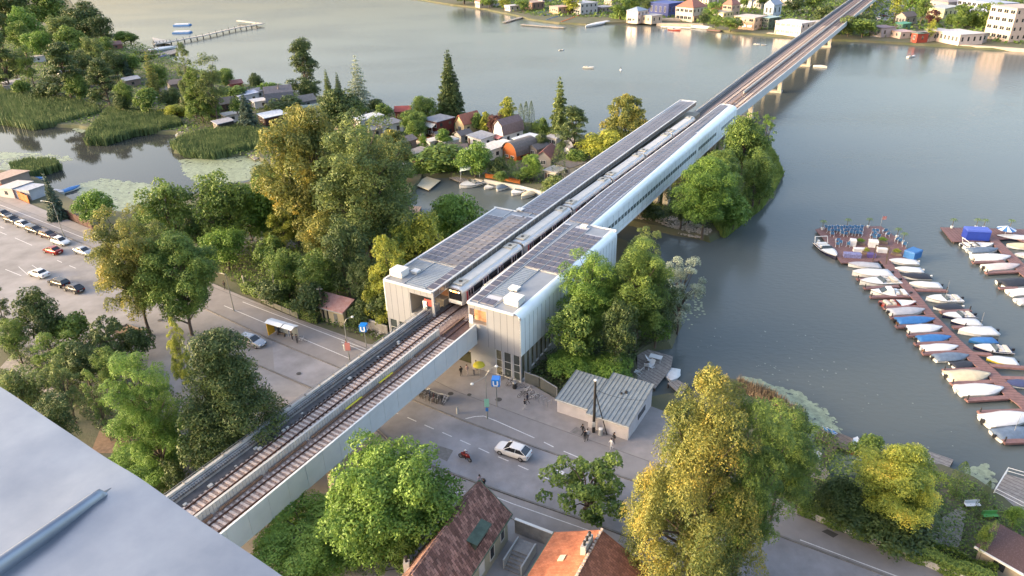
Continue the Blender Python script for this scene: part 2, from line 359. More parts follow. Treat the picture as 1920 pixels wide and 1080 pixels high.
pads([(1440, 722), (1500, 735), (1560, 790), (1600, 850), (1640, 862), (1610, 890), (1560, 888), (1530, 850), (1490, 780)], 1500, .16, .36)
pads([(1500, 740), (1540, 760), (1580, 800), (1600, 812), (1560, 800), (1520, 780)], 160, .12, .3, patch=.2)
pads([(1560, 845), (1600, 850), (1600, 880), (1570, 880)], 160, .2, .4)
pads([(1810, 880), (1850, 870), (1868, 900), (1850, 935), (1810, 930)], 300, .2, .38)
pads([(1850, 930), (1920, 960), (1920, 985), (1850, 965)], 240, .2, .38)
pads([(1275, 540), (1310, 545), (1325, 590), (1290, 620), (1275, 600)], 130, .12, .3, patch=.2)
pads([(1300, 600), (1480, 600), (1600, 680), (1720, 760), (1850, 850), (1740, 850), (1560, 760), (1400, 690), (1300, 650)], 70, .06, .15, patch=.6, m=LILYB)

# reeds
REED = leafmat('reed_leaf', (0.05, 0.09, 0.035), (0.14, 0.19, 0.075), .06, .2)
def reeds(px_poly, n, h0, h1, m=REED, w=.09, label=None, name='reeds'):
    poly = P2(px_poly); r = random.Random(n); pts = scatter(poly, n, r); vs = []; fs = []
    for x, y in pts:
        h = r.uniform(h0, h1); a = r.random() * 6.28; dx, dy = math.cos(a) * w, math.sin(a) * w; lx, ly = r.gauss(0, .25), r.gauss(0, .25); k = len(vs); z = -.9
        vs += [(x - dx, y - dy, z), (x + dx, y + dy, z), (x + dx + lx * .5, y + dy + ly * .5, z + (h + .9) * .6), (x + lx, y + ly, h), (x - dx + lx * .5, y - dy + ly * .5, z + (h + .9) * .6)]
        fs += [(k, k + 1, k + 2, k + 3, k + 4)]
    b = MB(); b.add(vs, fs); tag(b.build(name, m), label, kind='stuff')
reeds([(-60, 165), (0, 168), (60, 178), (120, 188), (180, 200), (190, 212), (150, 222), (110, 232), (60, 240), (0, 230), (-60, 225)], 14000, 1.2, 2.4, w=.16)
reeds([(205, 205), (250, 208), (320, 215), (345, 235), (300, 245), (250, 252), (200, 268), (160, 268), (165, 250)], 12000, 1.2, 2.2, w=.14)
reeds([(318, 272), (360, 255), (440, 240), (505, 250), (515, 270), (470, 282), (400, 294), (345, 290)], 12000, 1.2, 2.2, w=.13)
reeds([(20, 310), (60, 302), (105, 303), (118, 313), (60, 330), (25, 335)], 2500, 1, 2, w=.12)
reeds([(480, 320), (510, 315), (525, 345), (490, 355), (470, 345)], 1500, 1, 2, w=.11)
YREED = leafmat('dry_reed_leaf', (0.09, 0.15, 0.035), (0.24, 0.33, 0.09), .2, .2)
reeds([(1345, 432), (1360, 440), (1395, 412), (1430, 385), (1455, 350), (1468, 325), (1455, 300), (1430, 310), (1405, 350), (1370, 390), (1335, 415)], 16000, .6, 1.5, YREED, w=.1)
reeds([(1420, 235), (1435, 265), (1460, 300), (1445, 305), (1420, 280), (1400, 240)], 4500, .6, 1.4, YREED, w=.1)
reeds([(1385, 712), (1450, 738), (1510, 780), (1500, 795), (1440, 760), (1380, 730)], 1500, .5, 1.2, mat('dry_bank_grass', (0.2, 0.15, 0.1), .9, 0, .3, 1), w=.05)
# ------------------------------------------------------------------ viaduct (local x across, y along)
CONC = mat('pale_concrete', (0.36, 0.37, 0.37), .75, 0, .1, .6, .1, 8)
CONCD = mat('dirty_concrete', (0.19, 0.185, 0.18), .85, 0, .3, .8, .2, 8)
PANELW = mat('white_parapet_panel', (0.50, 0.53, 0.54), .5, 0, .06, .5)
BALL = mat('ballast', (0.115, 0.07, 0.055), .95, 0, .5, 5, .8, 12, col2=(0.38, 0.30, 0.265))
SLEEP = mat('sleeper_concrete', (0.44, 0.37, 0.335), .85, 0, .3, 3)
RUST = mat('rusty_rail', (0.06, 0.03, 0.022), .6, .3, .3, 3)
DARKW = mat('walkway_felt', (0.075, 0.072, 0.075), .9, 0, .3, 1.2)
def lin(*kn):
    def f(s):
        if s <= kn[0][0]: return kn[0][1]
        for (a, va), (d, vd) in zip(kn, kn[1:]):
            if s <= d: return va + (vd - va) * (s - a) / (d - a)
        return kn[-1][1]
    return f
xl = lin((-75, -2.7), (-45, -3.0), (0, -3.1), (126, -4.2), (200, -5.4), (450, -6.2), (900, -7)); xr = lin((-75, 6.0), (0, 6.1), (126, 6.0), (200, 7.0), (450, 7.7), (900, 8))
tl = lin((-75, .3), (-45, .15), (-6, -.35), (0, -.25), (37, -.5), (126, -.5), (450, -1.8), (900, -2)); tr = lin((-75, 3.8), (-45, 3.95), (-29, 4.3), (-13, 4.5), (2, 4.25), (126, 3.7), (450, 4.2), (900, 4.2))
wx = lin((-75, 1.9), (-45, 1.95), (-20, 2.15), (126, 1.5), (450, 1.1), (900, 1.0))
zg = lin((0, 4.7), (130, 5.0), (250, 5.6), (900, 5.8))
via = thing('railway_viaduct', 'long pale concrete railway viaduct carrying two tracks over the road and the lake', 'viaduct', (OS[0], OS[1], 0), -AZ)
SS = [-75, -60, -45, -37, -29, -21, -13, -6, -2, 2, 20, 37, 60, 90, 126, 160, 200, 250, 300, 360, 450, 560, 700, 900]
def sweep(b, prof, S=SS, m=0):            # prof(s) -> list of (x, z)
    b.hull([[(x, s, z) for x, z in prof(s)] for s in S], m)
b = MB(); sweep(b, lambda s: [(xl(s) + .3, 5.9), (xl(s) + 1.2, zg(s) - .2), (xr(s) - 1.2, zg(s) - .2), (xr(s) - .05, zg(s) + .3), (xr(s) - .05, 6.5), (xl(s) + .3, 6.5)]); b.build('deck', CONCD, via)
def cont(f0, f1, z0, z1, S=SS):
    b = MB(); sweep(b, lambda s: [(f0(s), z0), (f1(s), z0), (f1(s), z1), (f0(s), z1)], S); return b
OUT1 = [s for s in SS if s <= -2]; OUT2 = [s for s in SS if s >= 126]
cont(lambda s: xl(s) + 1.95, lambda s: xr(s) - .3, 6.5, 6.63).build('ballast', BALL, via)
cont(lambda s: xl(s) + .9, lambda s: xl(s) + 1.95, 6.5, 6.70).build('walkway', DARKW, via)
b = MB()
for S in (OUT1, OUT2):
    sweep(b, lambda s: [(xl(s), 5.6), (xl(s) + .35, 5.6), (xl(s) + .35, 7.6), (xl(s), 7.6)], S)
b.build('parapet', CONC, via)
b = MB()
for S in (OUT1, OUT2):
    sweep(b, lambda s: [(xl(s) + .36, 6.5), (xl(s) + .9, 6.5), (xl(s) + .9, 7.15), (xl(s) + .42, 7.3), (xl(s) + .36, 7.3)], S)
for k in range(230):                       # cover ribs of the cable trough
    s = -74 + k * .3
    if s < -2.5: b.box(xl(s) + .40, xl(s) + .93, s, s + .05, 7.1, 7.33 - 0.02)
b.build('cable_trough', mat('trough_concrete', (0.24, 0.245, 0.25), .8, 0, .25, 1.2), via)
b = MB()
for S in (OUT1, OUT2):
    for dx in (.39, .66, .88): sweep(b, lambda s, dx=dx: [(xl(s) + dx, 7.0), (xl(s) + dx + .05, 7.0), (xl(s) + dx + .05, 7.34 - (dx - .39) * .28), (xl(s) + dx, 7.34 - (dx - .39) * .28)], S)
    b.build('cable_line', DARKW, via); b = MB()
b = MB()
for S in (OUT1, OUT2):
    for dx in (-.12, .12): sweep(b, lambda s, dx=dx: [(xl(s) + .17 + dx, 7.85), (xl(s) + .21 + dx, 7.85), (xl(s) + .21 + dx, 7.9), (xl(s) + .17 + dx, 7.9)], S)
for k in range(32):
    s = -74 + k * 2.4; b.box(xl(s) + .04, xl(s) + .34, s, s + .05, 7.6, 7.86)
for k in range(120):
    s = 128 + k * 4; b.box(xl(s) + .04, xl(s) + .34, s, s + .08, 7.6, 7.86)
b.build('handrail', mat('grey_steel', (0.3, 0.3, 0.3), .5, .6), via)
b = MB(); s = -75.0                        # facing panels of the right parapet, one gap every 2.5 m
while s < -3:
    e = min(s + 2.5, -2.6); b.hull([[(xr(y) - .05, y, zg(y) + .05), (xr(y) + .12, y, zg(y)), (xr(y) + .12, y, 7.8), (xr(y) - .12, y, 7.8), (xr(y) - .12, y, 6.6), (xr(y) - .05, y, 6.5)] for y in (s + .015, e - .015)]); s += 2.5
b.build('facing_panels', PANELW, via); b = MB()
s = 126.5
while s < 700:
    e = s + 5; b.hull([[(xr(y) - .05, y, zg(y) + .05), (xr(y) + .12, y, zg(y)), (xr(y) + .12, y, 7.8), (xr(y) - .12, y, 7.8), (xr(y) - .12, y, 6.6), (xr(y) - .05, y, 6.5)] for y in (s + .02, e - .02)]); s += 5
b.build('facing_panels', PANELW, via)
b = MB()
for S in (OUT1, OUT2): sweep(b, lambda s: [(xr(s) - .55, 6.63), (xr(s) - .2, 6.63), (xr(s) - .2, 7.1), (xr(s) - .55, 7.1)], S)
b.build('ledge', CONC, via)
b = MB(); sweep(b, lambda s: [(wx(s), 6.5), (wx(s) + .28, 6.5), (wx(s) + .28, 7.75), (wx(s), 7.75)], OUT1[:-1]); sweep(b, lambda s: [(wx(s), 6.5), (wx(s) + .28, 6.5), (wx(s) + .28, 7.6), (wx(s), 7.6)], OUT2[1:]); b.build('centre_wall', CONC, via)
b = MB()
for k in range(170):                       # vertical ribs of the centre wall
    s = -74.6 + k * .4
    if s < -6.2: b.box(wx(s) + .28, wx(s) + .30, s, s + .03, 6.64, 7.72)
b.build('wall_ribs', CONCD, via)
for f, cs in ((tl, 'l'), (tr, 'r')):
    for d in (-.7175, .7175): 
        b = MB(); sweep(b, lambda s: [(f(s) + d - .07, 6.68), (f(s) + d + .07, 6.68), (f(s) + d + .05, 6.84), (f(s) + d - .05, 6.84)]); b.build('rail', RUST, via)
    b = MB(); s = -75.0; rs = random.Random(4)
    while s < 330:
        if s < -1 or s > 112:
            k = rs.uniform(-.03, .03); b.box(f(s) - 1.25, f(s) + 1.25, s + k, s + k + .27, 6.6, 6.70)
        s += .66
    tag(b.build('sleepers', SLEEP, via), kind='stuff')
TR = mat('third_rail_cover', (0.16, 0.1, 0.07), .7, 0, .3, 2); YEL = mat('yellow_cover', (0.62, 0.55, 0.05), .6)
b = MB(); y = MB(); s = -74.0
for k in range(12):
    e = s + 5.4; b.box(wx(s) + .48, wx(s) + .66, s, e, 6.72, 6.98); s += 6.2
for a, e in ((-25.1, -22.3), (-19.1, -16.5)):
    y = MB(); y.box(2.5, 2.72, a, e, 6.99, 7.05); y.build('warning_cover', YEL, via)
b.build('third_rail_cover', TR, via); b = MB()
for k in range(40): s = 130 + k * 9; b.box(wx(s) + .5, wx(s) + .66, s, s + 8, 6.72, 6.98)
b.build('third_rail_cover', TR, via)
rs = random.Random(8)
for k in range(20):
    b = MB(); s = rs.uniform(-60, -5); w = rs.uniform(.15, .45); x = rs.choice([xl(s) + 1.3, xl(s) + 1.7, xr(s) - .8]); b.box(x, x + w, s, s + w * 1.4, 6.66, 6.72 + w * .4); b.build('track_box', mat('box_grey', (0.4, 0.4, 0.38), .7), via)
b = MB(); b.box(wx(0) - .1, 5.7, -6, -1.0, 6.62, 6.71); b.build('crossing_plates', mat('brown_plate', (0.085, 0.05, 0.045), .8, 0, .4, 3), via)
PIER = mat('pier_concrete', (0.42, 0.39, 0.34), .8, 0, .15, .6)
b = MB()
for s in (-58, -30.3):
    for x in (-.6, 4.6): b = MB(); b.box(x - .5, x + .5, s - .5, s + .5, -.1, zg(s)); b.build('pier', PIER, via)
b = MB(); b.box(-1.5, 5.9, -30.83, -29.77, zg(-30) - .7, zg(-30) - .15)
b.build('pier_beam', PIER, via)
for s in (160, 203, 260, 314, 371, 428, 485):
    b = MB(); h = zg(s) - .1
    for x0 in (-1.4, 4.0): b.hull([[(x0 - .1, s - .8, -1.6), (x0 + 1.3, s - .8, -1.6), (x0 + 1.3, s + .8, -1.6), (x0 - .1, s + .8, -1.6)], [(x0 - .1 + (.5 if x0 < 0 else -.1), s - .5, h), (x0 + 1.1, s - .5, h), (x0 + 1.1, s + .5, h), (x0 + .1, s + .5, h)]])
    b.box(-1.7, 5.5, s - 1.3, s + 1.3, -2, -.3); b.build('pier', PIER, via)

# ------------------------------------------------------------------ station
st_ = thing('metro_station', 'long elevated railway station with twin solar covered roofs and pale metal cladding', 'railway station', (OS[0], OS[1], 0), -AZ)
CLAD = mat('metal_cladding', (0.6, 0.62, 0.63), .4, .15, .05, .3)
CLADG = mat('front_cladding', (0.33, 0.345, 0.375), .32, .35, .05, .25)
SHELL = mat('white_shell', (0.76, 0.83, 0.86), .35, .05, .06, .5)
ROOF = mat('roof_sheet', (0.235, 0.255, 0.285), .45, .3, .12, .5, .0)
ROOFL = mat('roof_rib_sheet', (0.34, 0.37, 0.40), .4, .4, .08, 1)
DARK = mat('dark_void', (0.02, 0.02, 0.022), .7)
GLASS = mat('window_glass', (0.035, 0.045, 0.045), .08, 0, .3, .8, spec=.8)
WARMG = mat('lit_hall_glass', (0.13, 0.12, 0.08), .12, 0, .5, .9, spec=.7)
PLAT = mat('platform_floor', (0.27, 0.24, 0.19), .6, 0, .1, .8)
CREAM = mat('cream_wall', (0.26, 0.235, 0.2), .6, 0, .08, .6)
SEAM = mat('dark_seam', (0.1, 0.105, 0.11), .6)
ORANGE = mat('orange_panel', (0.5, 0.14, 0.05), .6, 0, .6, 1.4, col2=(0.42, 0.34, 0.2))
WHITEP = mat('white_coating', (0.62, 0.62, 0.6), .45, 0, .05, 1)
LI = lin((-2, -1.3), (126, -3.5)); LO = lin((29.8, -6.25), (126, -8.1)); LW = lin((-2, -10.3), (30, -10.8))
RI = lin((-2, 4.75), (45, 3.3), (126, 3.5)); RT = lin((30, 8.2), (126, 5.9)); RO = lin((30, 9.0), (126, 8.0)); RWO = lin((-2, 13.0), (30, 13.2))
ZT = 10.8
YN = [30, 45, 62, 78, 94, 110, 126]; YW = [-2.2, 10, 20, 30]
def roofpiece(f0, f1, S, z=ZT, th=.22, m=ROOF, name='roof'):
    b = MB(); b.hull([[(f0(s), s, z - th), (f1(s), s, z - th), (f1(s), s, z), (f0(s), s, z)] for s in S]); return b.build(name, m, st_)
roofpiece(lambda s: LW(s) + .35, LI, YW); roofpiece(LO, LI, YN)
roofpiece(RI, lambda s: RWO(s) - 1.1, YW); roofpiece(RI, lambda s: RT(s) + .05, YN)
# edge trims
b = MB()
def trim(f, S, w=.22, z0=ZT - .1, z1=ZT + .1): b.hull([[(f(s) - w / 2, s, z0), (f(s) + w / 2, s, z0), (f(s) + w / 2, s, z1), (f(s) - w / 2, s, z1)] for s in S])
trim(LI, [-2.3, 30, 126.2]); trim(LO, YN); trim(lambda s: LW(s) + .3, YW, .3); trim(RI, [-2.3, 10, 30, 45, 126.2])
b.box(-10.9, LO(30) + .1, 29.9, 30.2, ZT - .1, ZT + .12); b.box(RO(30) - .7, RWO(30) - .2, 29.9, 30.2, ZT - .1, ZT + .12)
b.box(LW(-2) + .3, LI(-2), -2.55, -2.25, ZT - .12, ZT + .1); b.box(RI(-2), RWO(-2) - .9, -2.55, -2.25, ZT - .12, ZT + .1)
b.box(LO(126), LI(126), 126, 126.25, ZT - .1, ZT + .1); b.box(RI(126), RT(126), 126, 126.25, ZT - .1, ZT + .1)
b.build('roof_trim', WHITEP, st_)
# curved white shells
def shell(fo, ft, S, zb, name, lip=0):
    b = MB(); secs = []
    for s in S:
        w = fo(s) - ft(s); pr = [(ft(s), ZT - .05), (ft(s), ZT + .06)]
        for k in range(8):
            a = math.pi / 2 * (1 - k / 7); pr.append((ft(s) + w * math.cos(a), ZT + .06 - 1.1 + 1.1 * math.sin(a)))
        pr += [(fo(s), zb), (fo(s) - .2, zb), (fo(s) - .2, ZT - 1.1), (ft(s) + w * .6, ZT - .35)]
        secs.append([(x, s, z) for x, z in pr])
    b.hull(secs); o = b.build(name, SHELL, st_, True)
    md = o.modifiers.new('split', 'EDGE_SPLIT'); md.split_angle = R(35); return o
shell(RO, lambda s: RT(s) + .05, YN, 5.4, 'shell'); shell(RWO, lambda s: RWO(s) - 1.1, YW, 4.3, 'shell')
b = MB()
for sgn, f, S in ((-1, LW, YW), (-1, LO, YN)):
    b.hull([[(f(s), s, 5.4), (f(s) + .2, s, 5.4), (f(s) + .2, s, ZT - .05), (f(s) + .1, s, ZT - .05), (f(s), s, ZT - .5)] for s in S])
b.build('outer_wall', SHELL, st_)
# panel joints of the wide shell and the gallery shell
b = MB()
for k in range(27):
    s = -1 + k * 1.16; b = MB(); b.box(RWO(s) - .02, RWO(s) + .012, s, s + .05, 4.3, 9.8); b.build('cladding_joint', SEAM, st_)
for k in range(38):
    s = 31 + k * 2.5; b = MB(); b.box(RO(s) - .03, RO(s) + .012, s, s + .05, 5.42, 9.8); b.build('cladding_joint', SEAM, st_)
b = MB(); g = MB()
for k in range(60):                        # window ribbon of the gallery: groups of slim panes
    s = 31.5 + k * 1.56
    if 88 < s < 90.5 or 106 < s < 111: continue
    b.box(RO(s) - .05, RO(s) + .02, s, s + 1.2, 7.55, 8.35)
b.build('window_ribbon', mat('ribbon_glass', (0.15, 0.19, 0.2), .25, .2), st_)
b = MB(); b.hull([[(RO(s) - .02, s, 6.35), (RO(s) + .06, s, 6.35), (RO(s) + .06, s, 6.43), (RO(s) - .02, s, 6.43)] for s in YN]); b.hull([[(RO(s) - 1.2, s, 5.1), (RO(s) - .05, s, 5.38), (RO(s) + .1, s, 5.38), (RO(s) + .1, s, 5.5), (RO(s) - .3, s, 5.5)] for s in YN]); b.build('base_rail', WHITEP, st_)
# platforms and inner walls
b = MB(); b.hull([[(LW(s) + .2 if s < 30 else LO(s) + .2, s, 5.2), (tl(s) - 1.55, s, 5.2), (tl(s) - 1.55, s, 7.85), (LW(s) + .2 if s < 30 else LO(s) + .2, s, 7.85)] for s in (1, 29.9)]); b.hull([[(LO(s) + .2, s, 5.2), (tl(s) - 1.55, s, 5.2), (tl(s) - 1.55, s, 7.85), (LO(s) + .2, s, 7.85)] for s in YN]); b.build('platform', PLAT, st_)
b = MB(); b.hull([[(tr(s) + 1.55, s, 5.0), (RWO(s) - .25, s, 5.0), (RWO(s) - .25, s, 7.85), (tr(s) + 1.55, s, 7.85)] for s in (-.5, 29.9)]); b.hull([[(tr(s) + 1.55, s, 5.0), (RO(s) - .25, s, 5.0), (RO(s) - .25, s, 7.85), (tr(s) + 1.55, s, 7.85)] for s in YN]); b.build('platform', PLAT, st_)
# long glazed fascia above the left track
b = MB(); f = MB()
b.hull([[(LI(s) - .05, s, ZT - 1.0), (LI(s) + .03, s, ZT - 1.0), (LI(s) + .03, s, ZT - .12), (LI(s) - .05, s, ZT - .12)] for s in (-2.1, 30, 126)]); b.build('fascia_glazing', mat('fascia_glass', (0.13, 0.115, 0.1), .3, 0, .3, .5), st_)
for k in range(88):
    s = -2.1 + k * 1.46; f.box(LI(s), LI(s) + .09, s, s + .07, ZT - 1.0, ZT - .1)
f.hull([[(LI(s) - .05, s, ZT - 1.08), (LI(s) + .08, s, ZT - 1.08), (LI(s) + .08, s, ZT - 1.0), (LI(s) - .05, s, ZT - 1.0)] for s in (-2.1, 30, 126)])
f.build('fascia_mullions', mat('aluminium', (0.45, 0.45, 0.44), .4, .6), st_)
b = MB(); b.hull([[(RI(s) - .03, s, ZT - 1.0), (RI(s) + .05, s, ZT - 1.0), (RI(s) + .05, s, ZT - .12), (RI(s) - .03, s, ZT - .12)] for s in (-2.1, 45, 126)]); b.build('fascia_glazing', MATS['fascia_glass'], st_)
# front faces: ribbed cladding, openings, hall glazing
def front(x0, x1, op0, op1, opz0, opz1, wins, zshell, name):
    y = -2.2; b = MB(); s_ = MB()
    cuts = sorted(set([x0, x1, op0, op1] + [x0 + (x1 - x0) * k / 8 for k in range(1, 8)] + [w for q in wins for w in q[:2]]))
    cuts = [q for q in cuts if x0 <= q <= x1]
    for a, e in zip(cuts, cuts[1:]):
        if e - a < .02: continue
        mid = (a + e) / 2; holes = []
        if op0 < mid < op1: holes.append((opz0, opz1))
        for w in wins:
            if w[0] < mid < w[1]: holes.append((w[2], w[3]))
        z = -.05; top = ZT - .12
        if mid > x1 - .9 and x1 > 10: top = ZT - .5
        for h0, h1 in sorted(holes):
            if h0 > z: b.box(a, e, y, y + .25, z, h0)
            z = h1
        b.box(a, e, y, y + .25, z, top)
    for k in range(1, 8):
        xx = x0 + (x1 - x0) * k / 8
        if not (op0 - .1 < xx < op1 + .1): s_ = MB(); s_.box(xx - .02, xx + .02, y - .012, y + .01, 4.3, ZT - .2); s_.build('cladding_joint', SEAM, st_)
        else:
            if ZT - .2 > opz1 + .1: s_ = MB(); s_.box(xx - .02, xx + .02, y - .012, y + .01, opz1 + .05, ZT - .2); s_.build('cladding_joint', SEAM, st_)
    b.build(name, CLADG, st_)
    for w in wins:
        g = MB(); g.box(w[0] + .03, w[1] - .03, y + .1, y + .16, w[2] + .06, w[3] - .06, 0)
        fr = st_; o = g.build('hall_window', WARMG if w[4] else GLASS, fr)
        g = MB(); xm = (w[0] + w[1]) / 2
        for a, e in ((w[0], w[0] + .07), (w[1] - .07, w[1])): g.box(a, e, y + .04, y + .2, w[2], w[3])
        g.box(w[0], w[1], y - .03, y + .2, w[2] - .12, w[2])
        for zz in (w[2] + 1.2, w[2] + 2.4):
            if zz < w[3] - .3: g.box(w[0], w[1], y + .07, y + .17, zz, zz + .05)
        g.build('window_frame', WHITEP, o)
front(-10.2, -1.2, -5.5, -1.6, 6.3, 9.7, [(-9.9, -8.5, .4, 4.2, 0), (-8.2, -6.9, .4, 4.2, 0), (-6.6, -5.6, .4, 4.2, 0)], 0, 'front_wall')
front(4.7, RWO(-2) - .02, 4.9, 7.6, 7.6, 9.9, [(8.9, 9.9, .3, 4.3, 1), (10.2, 11.4, .3, 4.3, 0), (11.7, 12.8, .3, 4.3, 0)], 0, 'front_wall')
b = MB(); RW2 = RWO(-2); pr = [(RW2 - 1.15, ZT - .52), (RW2 - .02, ZT - .52), (RW2 - .02, ZT - 1.1)]
sec = [(RW2 - 1.12, ZT - .51)] + [(RW2 - 1.12 + 1.1 * math.cos(math.pi / 2 * (1 - k / 8)), ZT - 1.05 + 1.08 * math.sin(math.pi / 2 * (1 - k / 8))) for k in range(5)] + [(RW2 - .35, ZT - .51)]
b.hull([[(x, yy, z) for x, z in sec] for yy in (-2.2, -1.95)]); b.build('gable_cap', CLADG, st_)
# behind the openings
b = MB(); b.box(-5.7, -1.5, 2.2, 2.35, 6.4, 9.7); b.build('back_panel', ORANGE, st_); b = MB(); b.box(5.0, 8.0, -1.2, -1.05, 7.6, 10.0); b.build('back_panel', ORANGE, st_)
b = MB(); b.box(-5.75, -5.6, -1.9, 2.2, 6.3, 9.7); b.box(-5.7, -2.1, -1.9, 2.2, 6.2, 6.35); b.box(7.6, 7.75, -1.9, .6, 7.5, 10); b.box(4.9, 7.7, -1.9, .7, 7.45, 7.6); b.build('recess_wall', CREAM, st_)
b = MB(); b.box(-3.6, -2.9, -1.75, -1.6, 6.9, 8.6); b.build('notice_board', WHITEP, st_); b = MB(); b.box(5.0, 5.6, -2.55, -2.4, 7.7, 9.0); b.build('notice_board', WHITEP, st_)
# stairs from the platform end down to the track
b = MB()
for k in range(7): b.box(-2.9, -1.9, -1.9 + k * .42 - 1.0, -1.5 + k * .42 - 1.0, 6.7, 6.85 + k * .165)
b.build('steps', CONCD, st_)
b = MB(); b.path([(-1.88, -3, 7.75), (-1.88, .2, 8.9)], .03); b.path([(-2.92, -3, 7.75), (-2.92, .2, 8.9)], .03)
for q in (-3, -1.4, .1): b.tube((-1.88, q, 6.8 + (q + 3) * .35), (-1.88, q, 7.8 + (q + 3) * .35), .025)
b.build('stair_rail', MATS['grey_steel'], st_)
b = MB(); b.box(-3.4, -2.0, -1.6, -1.5, 7.9, 8.9); b.build('warning_panel', mat('red_panel', (0.42, 0.06, 0.05), .5, 0, .2, 2), st_)
# hall below the deck, beside the road
b = MB(); b.box(-1.2, 8.8, 1.0, 1.2, .0, 1.0); b.box(-1.2, 8.6, .9, 1.1, 3.5, 4.6); b.box(7.7, 8.8, -2.15, 1.2, 0, 4.6); b.build('hall_wall', CONCD, st_)
b = MB(); g = MB(); x = -1.0
while x < 7.4:
    b.box(x + .1, x + 1.5, 1.02, 1.1, .3, 3.45); g.box(x, x + .1, .92, 1.14, .0, 3.5); g.box(x, x + 1.6, .92, 1.12, .2, .32); x += 1.6
b.build('hall_window', WARMG, st_); g.build('window_frame', WHITEP, st_)
b = MB(); b.box(4.3, 7.6, -1.95, 1.0, 4.55, 4.75); b.build('canopy', CLAD, st_)
# right flank: glazed hall below the shell
b = MB(); g = MB(); l = MB()
for k in range(24):
    s = -1.9 + k * 1.3; zb = .35 if k < 2 else min(3.6, 1.0 + k * .1)
    g.box(12.75, 12.85, s + .1, s + .82, zb, 4.35); b.box(12.7, 12.95, s + .82, s + 1.4, -.1, 4.35); l.box(12.7, 13.05, s + .05, s + .85, zb - .14, zb)
    b.box(12.7, 12.9, s + .1, s + .82, -.1, zb - .14)
g.build('flank_glazing', WARMG, st_); b.build('flank_pillars', mat('pillar_panel', (0.33, 0.34, 0.32), .5, .2), st_); l.build('window_sill', WHITEP, st_)
b = MB(); b.box(8.8, 12.7, 29.0, 29.2, 0, 5.5); b.box(-10.3, -10.1, -1.9, 29.5, -.2, 5.4); b.box(-10.2, -1.5, 29.2, 29.4, 0, 5.5); b.build('rear_wall', CONCD, st_)
# piers of the station
for s in (30, 73, 117):
    for x in (-5.4, -2, 1.4, 4.9, 7.3):
        b = MB(); b.box(x - .65, x + .65, s - .7, s + .7, -2, 5.4); b.build('pier', PIER, st_)
b = MB()
for s in (60, 75, 90, 105, 118): b.box(-7, 8.0, s - .4, s + .4, 4.9, 5.4)
b.hull([[(LO(s) + .3, s, 5.25), (RO(s) - .9, s, 5.1), (RO(s) - .9, s, 5.35), (LO(s) + .3, s, 5.45)] for s in YN]); b.build('underside', CONCD, st_)
# roof equipment
def roofbox(x, s, w, d, h, name='roof_unit'):
    b = MB(); b.box(x - w / 2 + .1, x + w / 2 - .1, s - d / 2 + .1, s + d / 2 - .1, ZT, ZT + .2); b.box(x - w / 2, x + w / 2, s - d / 2, s + d / 2, ZT + .2, ZT + h); o = bevel(b.build(name, WHITEP, st_), .06, 2)
    b = MB(); b.box(x - w * .3, x + w * .3, s - d / 2 - .02, s - d / 2 + .05, ZT + .35, ZT + h - .2); b.build('grille', mat('grille_grey', (0.4, 0.4, 0.38), .6), o)
roofbox(-8.8, -.1, 2.2, 1.9, 1.15); roofbox(-7.1, 1.6, 1.1, 1.1, .5); roofbox(10.6, .4, 2.3, 1.9, 1.1); roofbox(8.6, 3.9, 1.5, 1.3, .4); roofbox(-5.9, 30.8, 1.2, 1.2, .35); roofbox(7.6, 29.0, 1.2, .9, .4)
for x0, x1, s0, s1, n in ((-6.4, -2.9, -1.8, 5.6, 16), (-9.6, -6.6, 1.5, 5.2, 9), (6.3, 8.6, 1.2, 10.5, 18)):
    b = MB(); b.box(x0, x1, s0, s1, ZT, ZT + .05)
    for k in range(n): s = s0 + (s1 - s0) * (k + .3) / n; b.box(x0 + .03, x1 - .03, s, s + .14, ZT + .05, ZT + .11)
    b.build('ribbed_sheet', mat('blue_grey_sheet', (0.19, 0.23, 0.285), .35, .4, .1, 1.5), st_)
b = MB()
for x, s0, s1 in ((-6.5, -2, 30), (-2.75, -2, 30), (-2.75, 30, 126), (6.15, -2, 30), (8.75, -2, 29)):
    f = (lambda s: x + (LI(s) - LI(-2)) * .9) if x < 0 else (lambda s: x)
    b.hull([[(f(s) - .05, s, ZT), (f(s) + .05, s, ZT), (f(s) + .05, s, ZT + .13), (f(s) - .05, s, ZT + .13)] for s in (s0, s1)])
b.box(-10, -2.8, 5.8, 5.9, ZT, ZT + .15); b.box(6.2, 11.8, 10.8, 10.9, ZT, ZT + .15)
b.build('roof_rail', MATS['aluminium'], st_)
# solar arrays, panels on a pale frame
def solar(f0, cols, s0, s1, m, pw=.96, pd=1.42, skip=0, seed=1, lit=0):
    b = MB(); n = int((s1 - s0) / (pd + .26)); r = random.Random(seed)
    for k in range(n):
        s = s0 + k * (pd + .26)
        for j in range(cols):
            if r.random() < skip: continue
            x = f0(s) + j * (pw + .14); b.hull([[(x, s, ZT + .10), (x + pw, s, ZT + .12), (x + pw, s, ZT + .16), (x, s, ZT + .14)], [(x, s + pd, ZT + .10), (x + pw, s + pd, ZT + .12), (x + pw, s + pd, ZT + .16), (x, s + pd, ZT + .14)]])
    b.build('solar_array', m, st_); b = MB(); S_ = [s0 - .05, (s0 + s1) / 2, s1]
    b.hull([[(f0(s) - .08, s, ZT + .04), (f0(s) + cols * (pw + .14), s, ZT + .04), (f0(s) + cols * (pw + .14), s, ZT + .07), (f0(s) - .08, s, ZT + .07)] for s in S_]); b.build('array_frame', mat('array_frame_pale', (0.46, 0.46, 0.48), .5, .2), st_)
PV = mat('solar_cell', (0.085, 0.075, 0.095), .3, .2, .35, .35, spec=.6); PV2 = mat('faded_solar_cell', (0.2, 0.175, 0.17), .4, .2, .2, .3)
